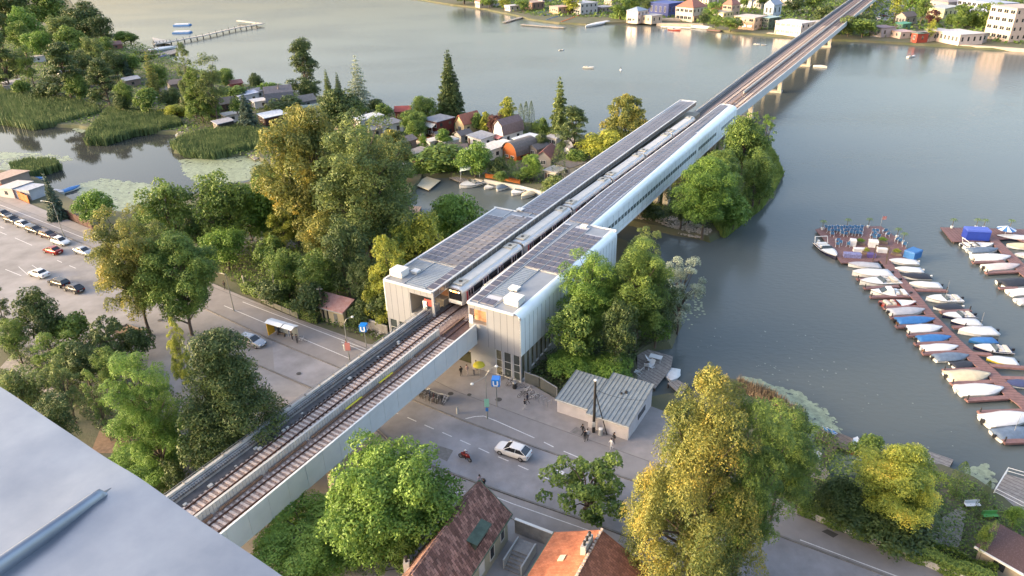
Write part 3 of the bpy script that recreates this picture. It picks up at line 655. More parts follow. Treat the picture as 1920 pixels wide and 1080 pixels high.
PV3 = mat('gallery_solar_cell', (0.13, 0.125, 0.155), .35, .2, .25, .2)
solar(lambda s: LW(s) + .9, 3, 6.3, 26.5, PV, seed=1); solar(lambda s: -6.1, 2, 6.3, 28.5, PV2, 1.1, seed=2); solar(lambda s: LI(s) - 1.35, 1, -1.6, 29, PV, 1.15, seed=3); solar(lambda s: -3.9, 1, 6.3, 28.5, PV2, 1.0, seed=9)
solar(lambda s: LI(s) - 1.35, 1, 30.4, 125.5, PV3, 1.15, seed=4); solar(lambda s: LI(s) - 3.9 + .1, 2, 30.4, 125.5, PV3, 1.1, seed=5)
solar(lambda s: RI(s) + .25, 1, -1.6, 29, PV, 1.05, seed=6); solar(lambda s: 6.35, 2, -1.7, .9, PV, .95, seed=7); solar(lambda s: 6.35, 2, 11.2, 29, PV, 1.1, seed=8); solar(lambda s: 9.0, 3, 11.2, 26.5, PV, .95, seed=10, skip=.02)
solar(lambda s: RI(s) + .3, 1, 30.4, 125.5, PV3, 1.05, seed=11); solar(lambda s: RI(s) + 1.7 - max(0, s - 90) * .012, 1, 30.4, 125.5, PV3, 1.0, seed=12); solar(lambda s: RI(s) + 2.95 - max(0, s - 60) * .02, 1, 30.4, 95, PV3, .95, seed=13)

# ------------------------------------------------------------------ trains
TB = mat('train_silver', (0.52, 0.53, 0.54), .35, .4, .04, 1); TROOF = mat('train_roof', (0.50, 0.49, 0.46), .5, .1, .08, .8); TDOOR = mat('train_door', (0.4, 0.33, 0.36), .4, .2)
TW = mat('train_window', (0.025, 0.025, 0.03), .1); RED = mat('red_stripe', (0.4, 0.04, 0.05), .4); LAMP = mat('lit_lamp', (1.0, 0.75, 0.4), .5, emit=2.2); ORL = mat('lit_display', (1.0, 0.4, 0.1), .5, emit=1.2)
def train(f, s0, label, roofm):
    t = thing('metro_train', label, 'train', (OS[0], OS[1], 0), -AZ)
    z0 = 6.84
    for k in range(6):
        a = s0 + k * 18.55; e = a + 18.05; cx0, cx1 = f(a), f(e)
        def sec(x, y, w, top): return [(x - w, y, z0 + .55), (x + w, y, z0 + .55), (x + w + .03, y, z0 + 1.3), (x + w, y, z0 + top - .65), (x + w - .22, y, z0 + top - .28), (x + w * .55, y, z0 + top - .04), (x, y, z0 + top), (x - w * .55, y, z0 + top - .04), (x - w + .22, y, z0 + top - .28), (x - w, y, z0 + top - .65), (x - w - .03, y, z0 + 1.3)]
        b = MB(); first = k == 0; last = k == 5
        secs = [sec(cx0, a + (.35 if first else 0), 1.2 if first else 1.38, 3.1 if first else 3.3)] + ([sec(cx0, a + .55, 1.33, 3.25)] if first else []) + [sec(cx0, a + 1.0, 1.38, 3.3), sec(cx1, e - 1.0, 1.38, 3.3), sec(cx1, e, 1.25 if last else 1.38, 3.2)]
        b.hull(secs); body = b.build('car_body', [TB], t)
        b = MB(); b.hull([[(x - .95, y, z0 + 3.15), (x + .95, y, z0 + 3.15), (x + .8, y, z0 + 3.315), (x, y, z0 + 3.36), (x - .8, y, z0 + 3.315)] for x, y in ((cx0, a + 1.4), (cx1, e - .9))]); b.build('roof_skin', roofm, t)
        for (x, y) in ((cx0, a + 1.9), (cx1, e - 1.7)):
            b = MB(); b.box(x - .85, x + .85, y - 1.0, y + 1.0, z0 + 3.3, z0 + 3.52); o = bevel(b.build('roof_unit', mat('unit_grey', (0.33, 0.33, 0.3), .6, .2, .2, 2), t), .06); b = MB(); b.lathe(x, y, [(.3, z0 + 3.52), (.3, z0 + 3.57)], 10); b.build('fan', DARK, o)
        b = MB(); w = MB(); d = MB(); rd = MB()
        for sg in (-1, 1):
            for j in range(4):
                y = a + 1.6 + j * 4.3; x = cx0 + (cx1 - cx0) * (y - a) / 18
                X = sorted([x + sg * 1.36, x + sg * 1.425]); w.box(X[0], X[1], y + 1.55, y + 4.0 if j < 3 else y + 3.0, z0 + 1.45, z0 + 2.45)
                d.box(X[0], X[1] - 0, y, y + 1.4, z0 + .7, z0 + 2.6); X2 = sorted([x + sg * 1.38, x + sg * 1.445]); w.box(X2[0], X2[1], y + .15, y + .6, z0 + 1.4, z0 + 2.4); w.box(X2[0], X2[1], y + .8, y + 1.25, z0 + 1.4, z0 + 2.4)
            X = sorted([cx0 + sg * 1.38, cx0 + sg * 1.42]); rd.box(X[0], X[1], a + 1.2, a + 1.55, z0 + .8, z0 + 2.4); 
            b.box(cx0 - .9, cx0 + .9, a + 2.5, a + 5, z0 + .02, z0 + .55); b.box(cx0 - .9, cx0 + .9, e - 5, e - 2.5, z0 + .02, z0 + .55)
        w.build('side_windows', TW, body); d.build('doors', TDOOR, body); rd.build('stripe', RED, body); b.build('bogies', DARK, body)
        if k < 5:
            b = MB(); b.box(cx1 - 1.1, cx1 + 1.1, e - .05, e + .6, z0 + .7, z0 + 2.95); b.build('gangway', mat('rubber_bellows', (0.04, 0.04, 0.04), .9), t)
        if first:
            b = MB(); b.hull([[(cx0 - 1.12, a + .30, z0 + 1.15), (cx0 + 1.12, a + .30, z0 + 1.15), (cx0 + 1.1, a + .24, z0 + 2.2), (cx0 + .98, a + .32, z0 + 2.86), (cx0 - .98, a + .32, z0 + 2.86), (cx0 - 1.1, a + .24, z0 + 2.2)], [(cx0 - 1.12, a + .45, z0 + 1.15), (cx0 + 1.12, a + .45, z0 + 1.15), (cx0 + 1.1, a + .45, z0 + 2.2), (cx0 + .98, a + .45, z0 + 2.86), (cx0 - .98, a + .45, z0 + 2.86), (cx0 - 1.1, a + .45, z0 + 2.2)]]); ws = b.build('windscreen', TW, t)
            b = MB(); b.hull([[(cx0 - 1.15, a + .25, z0 + .5), (cx0 + 1.15, a + .25, z0 + .5), (cx0 + 1.2, a + .15, z0 + .8), (cx0 + 1.12, a + .28, z0 + 1.1), (cx0 - 1.12, a + .28, z0 + 1.1), (cx0 - 1.2, a + .15, z0 + .8)], [(cx0 - 1.3, a + .6, z0 + .5), (cx0 + 1.3, a + .6, z0 + .5), (cx0 + 1.3, a + .6, z0 + .8), (cx0 + 1.25, a + .5, z0 + 1.1), (cx0 - 1.25, a + .5, z0 + 1.1), (cx0 - 1.3, a + .6, z0 + .8)]]); b.build('bumper', WHITEP, t)
            for x in (-.72, .72):
                b = MB(); b.box(cx0 + x - .16, cx0 + x + .16, a + .19, a + .25, z0 + 2.5, z0 + 2.62); b.build('headlight', LAMP, t)
            b = MB(); b.box(cx0 - .35, cx0 + .35, a + .17, a + .25, z0 + 2.42, z0 + 2.68); b.build('destination_display', ORL, t)
    return t
train(lambda s: tl(s) + .1, 1.3, 'silver train standing at the left platform with its lit cab at the station mouth', TROOF)
train(lambda s: tr(s), 3.0, 'second train half hidden beneath the right hand station roof', mat('cream_train_roof', (0.5, 0.44, 0.37), .6, 0, .08, .8))

# ------------------------------------------------------------------ foreground parapet of the high building
fl = P2([(0, 725), (255, 895), (530, 1080)], 56.5)
d_ = np.array([fl[2][0] - fl[0][0], fl[2][1] - fl[0][1]]); d_ /= np.linalg.norm(d_); nrm = np.array([-d_[1], d_[0]])   # outward
if nrm @ np.array([fl[0][0], fl[0][1]]) < 0: nrm = -nrm
p0 = np.array(fl[0]); tower = thing('tower_building', 'high building whose pale metal covered parapet fills the lower left corner', 'building', (float(p0[0]), float(p0[1]), 0), math.atan2(d_[1], d_[0]))
FLASH = mat('zinc_flashing', (0.20, 0.225, 0.265), .38, .8, .1, 5, .05, 3, col2=(0.31, 0.335, 0.37), thr=(.38, .66), detail=9)
b = MB(); up = []                          # local x along the edge, y negative = inwards (if outward is +y)
sgn = 1 if np.cross(d_, nrm) > 0 else -1
seam = float(np.dot(np.array(fl[1]) - p0, d_))
nx = 60; ny = 24; X0, X1, Y1 = -1.6, 2.6, 1.1
b = MB(); vs = []; fs = []
rr = random.Random(2)
for i in range(nx * 4 + 1):
    x = X0 + (X1 - X0) * i / (nx * 4)
    for j in range(ny + 1):
        y = -Y1 * j / ny
        z = 56.5 + .012 * y
        # shallow dents
        z += .0009 * math.sin(x * 19 + y * 7) + .0006 * math.sin(x * 41 - y * 23)
        dx = x - seam
        z += .0045 * math.exp(-((dx + .0) / .05) ** 2) * (1 if y > -.06 else 0)
        vs.append((x, sgn * y, z))
for i in range(nx * 4):
    for j in range(ny):
        a = i * (ny + 1) + j; q = (a, a + ny + 1, a + ny + 2, a + 1); fs.append(q if sgn > 0 else q[::-1])
b.add(vs, [f[::-1] for f in fs]); top = b.build('metal_flashing', FLASH, tower, True)
b = MB(); b.box(X0, X1, min(0, sgn * -.002), max(0, sgn * -.002), 56.36, 56.499) ; b.build('drip_edge', FLASH, tower)
b = MB()                                   # folded seam running inwards from the edge, flattened at its end
ln = [(-.034, .0115, .0095), (-.04, .0125, .009), (-.06, .012, .009), (-.2, .012, .009), (-1.05, .012, .009)]
qi = np.array(P2([(0, 1072)], 56.5)[0]) - p0; si = (float(qi @ d_) - seam) / float(-(qi @ nrm)) if abs(qi @ nrm) > 1e-6 else 0
sx = lambda y: seam + si * (-y)
b.hull([[(sx(y) - w, sgn * y, 56.49 + .012 * y), (sx(y) - w * .8, sgn * y, 56.5 + h * .8), (sx(y) - w * .35, sgn * y, 56.5 + h), (sx(y) + w * .1, sgn * y, 56.5 + h * .8), (sx(y) + w * .45, sgn * y, 56.49 + .012 * y)] for y, h, w in [(-.001, .0025, .011), (-.03, .004, .011)] + ln])
b.build('standing_seam', FLASH, tower, True)
b = MB(); y0, y1 = sorted((sgn * -.05, sgn * -22.0)); b.box(-14, 14, y0, y1, -.1, 56.2); b.build('wall', mat('render_wall', (0.45, 0.43, 0.4), .8, 0, .05, .3), tower)
# ------------------------------------------------------------------ trees
G1 = leafmat('leaf_fresh_green', (0.065, 0.143, 0.023), (0.208, 0.325, 0.058), 1.2)
G2 = leafmat('leaf_mid_green', (0.053, 0.109, 0.024), (0.195, 0.277, 0.057), 1.2)
G3 = leafmat('leaf_dark_green', (0.031, 0.059, 0.019), (0.104, 0.147, 0.042), 1.4, .18)
G4 = leafmat('leaf_sunlit_gold', (0.07, 0.11, 0.03), (0.26, 0.26, 0.062), 1.1, c3=(0.42, 0.32, 0.06))  # gold is low sunlight on the leaves, put into their colour
G5 = leafmat('leaf_olive', (0.059, 0.100, 0.032), (0.212, 0.266, 0.077), 1.3)
G6 = leafmat('leaf_yellow_green', (0.117, 0.169, 0.026), (0.416, 0.429, 0.065), 1.2)
G7 = leafmat('leaf_silver', (0.169, 0.221, 0.156), (0.442, 0.494, 0.377), 1.2)
G8 = leafmat('needle_blue_green', (0.031, 0.061, 0.042), (0.107, 0.153, 0.107), 1.5, .1)
G9 = leafmat('leaf_purple', (0.065, 0.026, 0.029), (0.156, 0.065, 0.052), 1.3)
GA = leafmat('leaf_with_blossom', (0.106, 0.177, 0.035), (0.496, 0.519, 0.083), 1.0, c3=(0.85, 0.68, 0.12))
BARK = mat('bark', (0.09, 0.07, 0.055), .9, 0, .35, 3, .4); BARKP = mat('pale_bark', (0.3, 0.27, 0.23), .85, 0, .3, 3)
NP = np.random.default_rng(11)
def leaves_mesh(name, P, Nn, size, m, jitter=.7, aspect=.62):
    n = len(P); Nn = Nn + NP.normal(0, jitter, (n, 3)); Nn /= np.linalg.norm(Nn, axis=1)[:, None] + 1e-9
    a = NP.normal(0, 1, (n, 3)); u = np.cross(Nn, a); u /= np.linalg.norm(u, axis=1)[:, None] + 1e-9; v = np.cross(Nn, u)
    s = size * NP.uniform(.6, 1.35, (n, 1)); u = u * s; v = v * s * aspect
    u[:, 2] /= RHO[0]; v[:, 2] /= RHO[0]
    V = np.stack([P + u, P + v, P - u, P - v], 1).reshape(-1, 3)
    me = bpy.data.meshes.new(name); me.vertices.add(4 * n); me.vertices.foreach_set('co', V.astype(np.float32).ravel())
    me.loops.add(4 * n); me.loops.foreach_set('vertex_index', np.arange(4 * n, dtype=np.int32))
    me.polygons.add(n); me.polygons.foreach_set('loop_start', np.arange(0, 4 * n, 4, dtype=np.int32)); me.polygons.foreach_set('loop_total', np.full(n, 4, dtype=np.int32))
    me.materials.append(m); me.update(calc_edges=True); return me
RHO = [1.0]
def clumps(C_, Rr, per, squash=1.0, shell=.75, weights=None):
    squash = squash / RHO[0] ** .8
    Ps = []; Ns = []
    for c0, r in zip(C_, Rr):
        k = max(12, int(per * (r / np.mean(Rr)) ** 2)); d = NP.normal(0, 1, (k, 3)); d /= np.linalg.norm(d, axis=1)[:, None]
        d[:, 2] = np.where(d[:, 2] < -.35, -d[:, 2], d[:, 2])
        rad = r * (shell + (1.12 - shell) * NP.random((k, 1)) ** .7) * (1 + .16 * np.sin(d[:, :1] * 5 + d[:, 1:2] * 4 + c0[0] * 30))
        Ps.append(np.array(c0) + d * rad * np.array([1, 1, squash])); Ns.append(d / np.array([1, 1, squash]) + np.array([0, 0, .25]))
    return np.concatenate(Ps), np.concatenate(Ns)
# every crown is modelled in a unit box: radius .5, z 0..1
def cr_round(seed, leaf, per, n=46, lo=.1, gap=0.0, rc=(.10, .17), top=.5):
    r = np.random.default_rng(seed); Cs = []; Rs = []
    ph = r.random(3) * 6.28
    while len(Cs) < n:
        d = r.normal(0, 1, 3); d /= np.linalg.norm(d); q = r.random() ** .38
        lob = 1 + .13 * math.sin(3 * math.atan2(d[1], d[0]) + ph[0]) + .1 * math.sin(5 * d[2] + ph[1])
        p = d * q * .40 * lob; z = lo + (1 - lo) * .5 + p[2] / .5 * (1 - lo) * .5 * 1.0
        if q < .45 and r.random() < .6: continue
        if gap and r.random() < gap * .5: continue
        Cs.append((p[0], p[1], z)); Rs.append(r.uniform(*rc))
    return clumps(Cs, Rs, per, .85), Cs
def cr_poplar(seed, leaf, per, n=60, lo=.12):
    r = np.random.default_rng(seed); Cs = []; Rs = []
    for i in range(n):
        a = r.random() * 6.28; q = r.random() ** .6 * .40; zt = (1 - (q / .46) ** 2) * .86; z = lo + (zt - lo * .4) * r.random() ** .8
        z = min(.93, max(lo, z)); Cs.append((q * math.cos(a), q * math.sin(a), z)); Rs.append(r.uniform(.055, .095))
    for i in range(26):
        a = r.random() * 6.28; q = r.random() * .3; Cs.append((q * math.cos(a), q * math.sin(a), .93 - q * q * 2.4 + r.uniform(-.03, .03))); Rs.append(r.uniform(.04, .06))
    return clumps(Cs, Rs, per, 1.15), Cs
def cr_spruce(seed, leaf, per, wide=1.0, tiers=17, lo=.06, droop=.10, ragged=.15):
    r = np.random.default_rng(seed); Ps = []; Ns = []
    for t in range(tiers):
        f = t / (tiers - 1); z = lo + (1 - lo) * f; R0 = .48 * (1 - f) ** .85 + .02; nb = max(5, int(15 * (1 - f) + 5))
        for b_ in range(nb):
            a = 6.283 * (b_ + r.random()) / nb; L = R0 * r.uniform(1 - ragged * 1.6, 1 + ragged); k = max(6, int(per * L * 2.6))
            s = r.random(k) ** .6; w = .035 + .05 * (1 - s)
            x = s * L; off = r.normal(0, 1, k) * w * .8; zz = z - droop * s * L / .48 + .03 * s ** 2 + r.normal(0, .010, k)
            Ps.append(np.stack([x * math.cos(a) - off * math.sin(a), x * math.sin(a) + off * math.cos(a), zz], 1))
            Ns.append(np.stack([np.full(k, math.cos(a) * .5), np.full(k, math.sin(a) * .5), np.full(k, .8)], 1))
    return (np.concatenate(Ps), np.concatenate(Ns)), [(0, 0, .5)]
def cr_thuja(seed, leaf, per, n=1):
    r = np.random.default_rng(seed); k = per * 40; z = r.random(k); a = r.random(k) * 6.283
    R0 = .5 * np.clip(np.sin(np.pi * np.clip(z, 0, 1) ** .62) ** .6, .02, 1) * (1 + .12 * np.sin(a * 3 + z * 6)) * r.uniform(.82, 1.04, k)
    return (np.stack([R0 * np.cos(a), R0 * np.sin(a), .02 + z * .97], 1), np.stack([np.cos(a), np.sin(a), np.full(k, .35)], 1)), [(0, 0, .5)]
def cr_bush(seed, leaf, per, n=26):
    r = np.random.default_rng(seed); Cs = []; Rs = []
    for i in range(n):
        a = r.random() * 6.28; q = r.random() ** .55 * .36; z = .2 + .48 * (1 - (q / .5) ** 2) * r.random() ** .5; Cs.append((q * math.cos(a), q * math.sin(a), z)); Rs.append(r.uniform(.12, .2))
    return clumps(Cs, Rs, per, 1.0), Cs
def cr_pine(seed, leaf, per, n=34):
    r = np.random.default_rng(seed); Cs = []; Rs = []
    for i in range(n):
        f = r.random(); a = r.random() * 6.28; q = (.40 * (1 - f * .75)) * r.uniform(.3, 1); Cs.append((q * math.cos(a), q * math.sin(a), .16 + .78 * f)); Rs.append(r.uniform(.07, .13))
    return clumps(Cs, Rs, per, .6, .4), Cs
def trunk_mesh(name, Cs, zlen, r0, nl, m, seed, w=1.0, h=1.0, full=False):
    r = random.Random(seed); b = MB(); top = .86 if full else .62
    n = 7; q = (0, 0, -.02)
    for i in range(1, n):
        f = i / (n - 1); p = (r.uniform(-.012, .012) * i, r.uniform(-.012, .012) * i, top * f); b.tube(q, p, r0 * (1 - (f - 1 / (n - 1)) * .8), r0 * (1 - f * .8), 7, 0, False); q = p
    for c0 in sorted(Cs, key=lambda k: r.random())[:nl]:
        z = max(.12, min(top * .9, c0[2] * .55)); mid = (c0[0] * .45 + r.uniform(-.03, .03), c0[1] * .45 + r.uniform(-.03, .03), z + (c0[2] - z) * .6)
        b.tube((0, 0, z), mid, r0 * .5, r0 * .32, 5, 0, False); b.tube(mid, c0, r0 * .32, r0 * .1, 5, 0, False)
    return b.mesh(name, m, True)
KIND = {}
def kind(key, fn, leaf, per, m, bark=BARK, r0=.03, nl=12, jit=.7, full=False, asp=.62, **kw):
    KIND[key] = [fn, leaf, per, m, bark, r0, nl, jit, full, asp, kw, {}]
def proto(key, var, m, rho=1.0):
    rho = min((1.0, 1.35, 1.8, 2.6), key=lambda q: abs(q - rho)); RHO[0] = rho
    fn, leaf, per, m0, bark, r0, nl, jit, full, asp, kw, cache = KIND[key]; m = m or m0; var = var + (0, 10, 20, 30)[(1.0, 1.35, 1.8, 2.6).index(rho)]; sk = (var, m.name)
    if sk not in cache:
        gk = ('geo', var)
        if gk not in cache: cache[gk] = fn(hash(key) % 1 + sum(map(ord, key)) * 13 + var, leaf, per, **kw)
        (P, Nn), Cs = cache[gk]
        if ('n', var) not in cache:
            rr_ = np.percentile(np.hypot(P[:, 0], P[:, 1]), 98.8); P[:, :2] *= .5 / rr_; zz = np.percentile(P[:, 2], 99.6); P[:, 2] /= zz; k_ = .5 / rr_; Cs = [(a * k_, b_ * k_, z / zz) for a, b_, z in Cs]; cache[gk] = ((P, Nn), Cs); cache[('n', var)] = 1
        me = leaves_mesh('crown', P, Nn, leaf, m, jit, asp)
        if ('tr', var) not in cache: cache[('tr', var)] = trunk_mesh('trunk', Cs, 1, r0, nl, bark, var, full=full)
        cache[sk] = (me, cache[('tr', var)])
    RHO[0] = 1.0
    return cache[sk]
kind('round', cr_round, .02, 170, G2, n=66, gap=.05)
kind('roundfar', cr_round, .036, 60, G2, n=40, nl=5)
kind('airy', cr_round, .017, 190, G2, n=44, rc=(.06, .11), nl=26, r0=.022)
kind('hero', cr_round, .0105, 440, G1, n=140, rc=(.07, .115), nl=40, r0=.022)
kind('poplar', cr_poplar, .0066, 640, G4, n=210, nl=46, r0=.02, full=True)
kind('poplarmid', cr_poplar, .016, 180, G4, n=120, nl=20, r0=.02, full=True)
kind('spruce', cr_spruce, .02, 210, G3, full=True, nl=0, r0=.015, jit=.6, asp=.5, tiers=22, droop=.13)
kind('sprucefat', cr_spruce, .024, 190, G8, full=True, nl=0, r0=.018, jit=.6, tiers=17, ragged=.3, asp=.5, droop=.13)
kind('larch', cr_spruce, .02, 80, G7, full=True, nl=0, r0=.012, jit=.6, tiers=14, ragged=.35, lo=.15)
kind('thuja', cr_thuja, .03, 60, G3, nl=0, r0=.02, asp=.5)
kind('bush', cr_bush, .035, 120, G2, nl=8, r0=.02)
kind('bushbig', cr_bush, .02, 330, G1, nl=12, r0=.015, n=34)
kind('pine', cr_pine, .026, 190, G3, nl=20, n=64, r0=.022, full=True, asp=.35, jit=.9)
kind('pinebig', cr_pine, .012, 520, G5, nl=30, r0=.02, full=True, asp=.45, jit=.9, n=120)
ELL = []
for a_ in range(0, 360, 24):
    for e_ in (-90, -60, -35, -10, 10, 35, 60, 90): ELL.append((math.cos(R(e_)) * math.cos(R(a_)), math.cos(R(e_)) * math.sin(R(a_)), math.sin(R(e_))))
ELL = np.array(ELL)
def fit(x0, x1, yt, yb, lo=.15, z0=0.0):
    a, e = x0, x1
    for _ in range(4):
        p, w, h, X0, X1 = fit1(a, e, yt, yb, lo, z0); a += (x0 - X0) * .8; e += (x1 - X1) * .8
        if e - a < 4: a, e = x0, x1; break
    return fit1(a, e, yt, yb, lo, z0)[:3]
def fit1(x0, x1, yt, yb, lo=.15, z0=0.0):
    xc = (x0 + x1) / 2; best = None
    def tb(p, w, h):
        q = ELL * np.array([w / 2, w / 2, h * (1 - lo) / 2]) + np.array([p[0], p[1], z0 + h * (lo + (1 - lo) / 2)])
        v = q - np.array([0, 0, H]); k = v @ cw; y = 540 + F * (v @ cd) / k; return y.min(), y.max()
    a, d = yt + 1, yb + 400
    for _ in range(20):
        yb_ = (a + d) / 2; p = at(xc, yb_, z0); w = (x1 - x0) * depth(p) / F * 1.0
        h0, h1 = .3 * w, 6 * w
        for _ in range(14):
            h = (h0 + h1) / 2
            if tb(p, w, h)[0] < yt: h1 = h
            else: h0 = h
        h = min(max(h, .45 * w), 5 * w)
        if tb(p, w, h)[1] > yb: d = yb_
        else: a = yb_
    q = ELL * np.array([w / 2, w / 2, h * (1 - lo) / 2]) + np.array([p[0], p[1], z0 + h * (lo + (1 - lo) / 2)])
    v = q - np.array([0, 0, H]); k = v @ cw; X = 960 + F * (v @ cr) / k; return p, w, h, X.min(), X.max()
TN = [0]
def tree(x0, x1, yt, yb, key, m, name, label, group=None, cat='tree', z0=0.0, lo=None, sw=1.0, base=None, hh=None):
    TN[0] += 1; i = TN[0]
    l = lo if lo is not None else {'bush': .0, 'bushbig': .0, 'thuja': .0, 'spruce': .02, 'sprucefat': .02}.get(key, .06)
    p, w, h = fit(x0, x1, yt, yb, l, z0)
    w *= 1.1; me, tr_ = proto(key, i % 3 if key not in ('hero', 'poplar', 'pinebig') else i % 2, m, h / w)
    t = thing(name, label, cat, (p[0], p[1], z0), (i * 2.399) % 6.28, group); t.scale = (w * sw, w * sw, h)
    o = bpy.data.objects.new('crown', me); C.objects.link(o); o.parent = t
    o = bpy.data.objects.new('trunk' if key not in ('bush', 'bushbig') else 'stem', tr_); C.objects.link(o); o.parent = t
    return t
FOR = 'trees beyond the station'
T = tree
# foreground
T(1335, 1478, 745, 1100, 'hero', G2, 'poplar_tree', 'green right half of the huge golden poplar, coloured for its shaded side')  # second crown added for the shaded right side of the same poplar
T(1190, 1445, 700, 1120, 'poplar', G4, 'poplar_tree', 'huge sunlit golden poplar beside the road at lower right', lo=.04)
T(1400, 1535, 765, 975, 'hero', G2, 'broadleaf_tree', 'green tree tucked against the right side of the huge golden poplar')
T(1605, 1775, 832, 1005, 'hero', GA, 'blossom_tree', 'round tree full of yellow blossom above the lakeside hedge')
T(1022, 1180, 846, 998, 'airy', G2, 'broadleaf_tree', 'loose crowned green tree standing on the south pavement')
T(610, 846, 830, 1070, 'hero', G1, 'ash_tree', 'bright green feathery tree beside the tiled house')
T(478, 690, 955, 1110, 'hero', G1, 'ash_tree', 'bright green tree at the foot of the viaduct, bottom edge')
T(700, 800, 985, 1100, 'airy', G2, 'broadleaf_tree', 'small tree crowding the left wall of the tiled house')
T(198, 352, 662, 905, 'hero', G1, 'broadleaf_tree', 'bright green tree left of the dark pine')
T(195, 352, 828, 935, 'hero', G1, 'broadleaf_tree', 'low bright green tree touching the metal parapet')
T(330, 530, 622, 885, 'pinebig', G3, 'pine_tree', 'broad dark pine beside the near end of the viaduct')
T(308, 364, 598, 720, 'poplarmid', G6, 'young_poplar', 'narrow yellow green young poplar above the dark pine')
T(165, 322, 398, 618, 'hero', G4, 'poplar_tree', 'big sunlit golden tree at the edge of the left road')
T(255, 412, 440, 625, 'hero', G2, 'broadleaf_tree', 'green right half of the big golden tree, coloured for its shaded side')  # added crown: the same tree's unlit side, put into the leaf colour
T(22, 122, 540, 655, 'round', G3, 'broadleaf_tree', 'dark bushy tree below the parked white car')
T(-45, 32, 478, 640, 'pine', G3, 'pine_tree', 'dark pine cut by the left edge of the picture')
T(95, 180, 585, 660, 'bush', G2, 'shrub', 'green shrub beside the left plaza', cat='shrub')
T(150, 255, 600, 700, 'airy', G3, 'acacia_tree', 'dark feathery tree beside the left plaza')
T(60, 160, 620, 720, 'airy', G2, 'acacia_tree', 'feathery tree above the garden path at far left')
T(75, 165, 675, 790, 'airy', G5, 'acacia_tree', 'olive feathery tree with a yellow tip near the parapet')
T(150, 215, 690, 820, 'airy', G2, 'acacia_tree', 'slim loose tree behind the bare sand patch')
T(-10, 95, 690, 800, 'round', G5, 'broadleaf_tree', 'olive tree at the left edge just above the parapet')
T(60, 150, 740, 850, 'round', G3, 'broadleaf_tree', 'dark tree hugging the parapet edge')
T(110, 200, 640, 730, 'round', G3, 'broadleaf_tree', 'dark rounded tree between the plaza and the garden path')
T(175, 235, 655, 740, 'round', G2, 'broadleaf_tree', 'green tree left of the bright one by the dark pine')
T(-10, 60, 600, 680, 'round', G2, 'broadleaf_tree', 'green tree at the left edge above the garden path')
T(225, 290, 612, 680, 'bush', G3, 'shrub', 'dark bush at the foot of the big golden tree', cat='shrub')
T(330, 420, 760, 930, 'bush', G3, 'shrub', 'dark undergrowth shrub beneath the broad dark pine', cat='shrub')
T(300, 350, 860, 940, 'bush', G3, 'shrub', 'small dark shrub beside the viaduct parapet', cat='shrub')
# park between road and pond
T(488, 672, 205, 460, 'hero', G4, 'poplar_tree', 'tall golden poplar in the park, left crown of the pair')
T(590, 768, 222, 500, 'hero', G5, 'poplar_tree', 'tall olive green poplar in the park, right crown of the pair')
T(500, 590, 300, 450, 'poplarmid', G6, 'young_poplar', 'lower yellow poplar in front of the tall golden pair')
T(690, 775, 310, 440, 'round', G2, 'broadleaf_tree', 'green tree right behind the tall olive poplar')
for i, (a, e, t_, y_, k, m, lb) in enumerate([
    (265, 370, 345, 480, 'round', G2, 'wide green tree beside the water lilies'), (365, 470, 328, 470, 'round', G2, 'leafy green tree in the row behind the pond'), (430, 545, 332, 450, 'round', G1, 'fresh green tree between the pond and the tall poplars'),
    (345, 410, 400, 470, 'round', G3, 'dark green tree in front of the row behind the pond'), (382, 462, 428, 505, 'round', G1, 'small round tree on the park lawn'), (430, 500, 385, 450, 'airy', G2, 'leaning open tree above the gravel lot'),
    (495, 560, 400, 478, 'airy', G6, 'yellow green sparse tree beside the gravel lot'), (560, 640, 400, 520, 'round', G4, 'golden tree at the end of the gravel path'), (600, 690, 410, 560, 'round', G3, 'dark green tree left of the station trees'),
    (500, 570, 470, 560, 'round', G2, 'green tree behind the pavement hedge'), (555, 640, 470, 570, 'round', G2, 'green tree behind the pink roofed hut'), (655, 725, 480, 590, 'round', G3, 'dark tree beside the left station wing'),
    (680, 775, 445, 600, 'poplarmid', G6, 'golden green tree hiding the left station wing'), (740, 835, 400, 520, 'round', G6, 'golden tree along the left station roof'), (800, 905, 360, 470, 'round', G1, 'green tree reaching the boat inlet beside the station'),
    (720, 790, 420, 520, 'round', G2, 'mid green tree between the poplars and the station'), (640, 720, 330, 450, 'round', G3, 'dark tree behind the olive poplar'), (240, 300, 385, 450, 'round', G2, 'small tree at the pond side end of the row'),
    (136, 220, 357, 425, 'round', G1, 'round bright green tree behind the dark roadside fence'), (480, 540, 445, 520, 'bush', G2, 'bush at the corner of the gravel lot'), (600, 660, 500, 560, 'bush', G1, 'bright bush behind the pink roofed hut'),
    (545, 612, 530, 600, 'bush', G3, 'dark bush left of the pink roofed hut'), (480, 560, 520, 575, 'bush', G3, 'long dark bush along the pavement'), (655, 700, 560, 615, 'bush', G3, 'ivy dark bush right of the pink roofed hut'), (690, 740, 540, 620, 'bush', G3, 'dark bush between hut and station')]):
    T(a, e, t_, y_, k, m, 'broadleaf_tree' if k != 'bush' else 'shrub', lb, 'park trees behind the road', cat='tree' if k != 'bush' else 'shrub')
T(72, 122, 333, 410, 'sprucefat', G8, 'spruce_tree', 'grey blue spruce beside the lakeside huts at left')
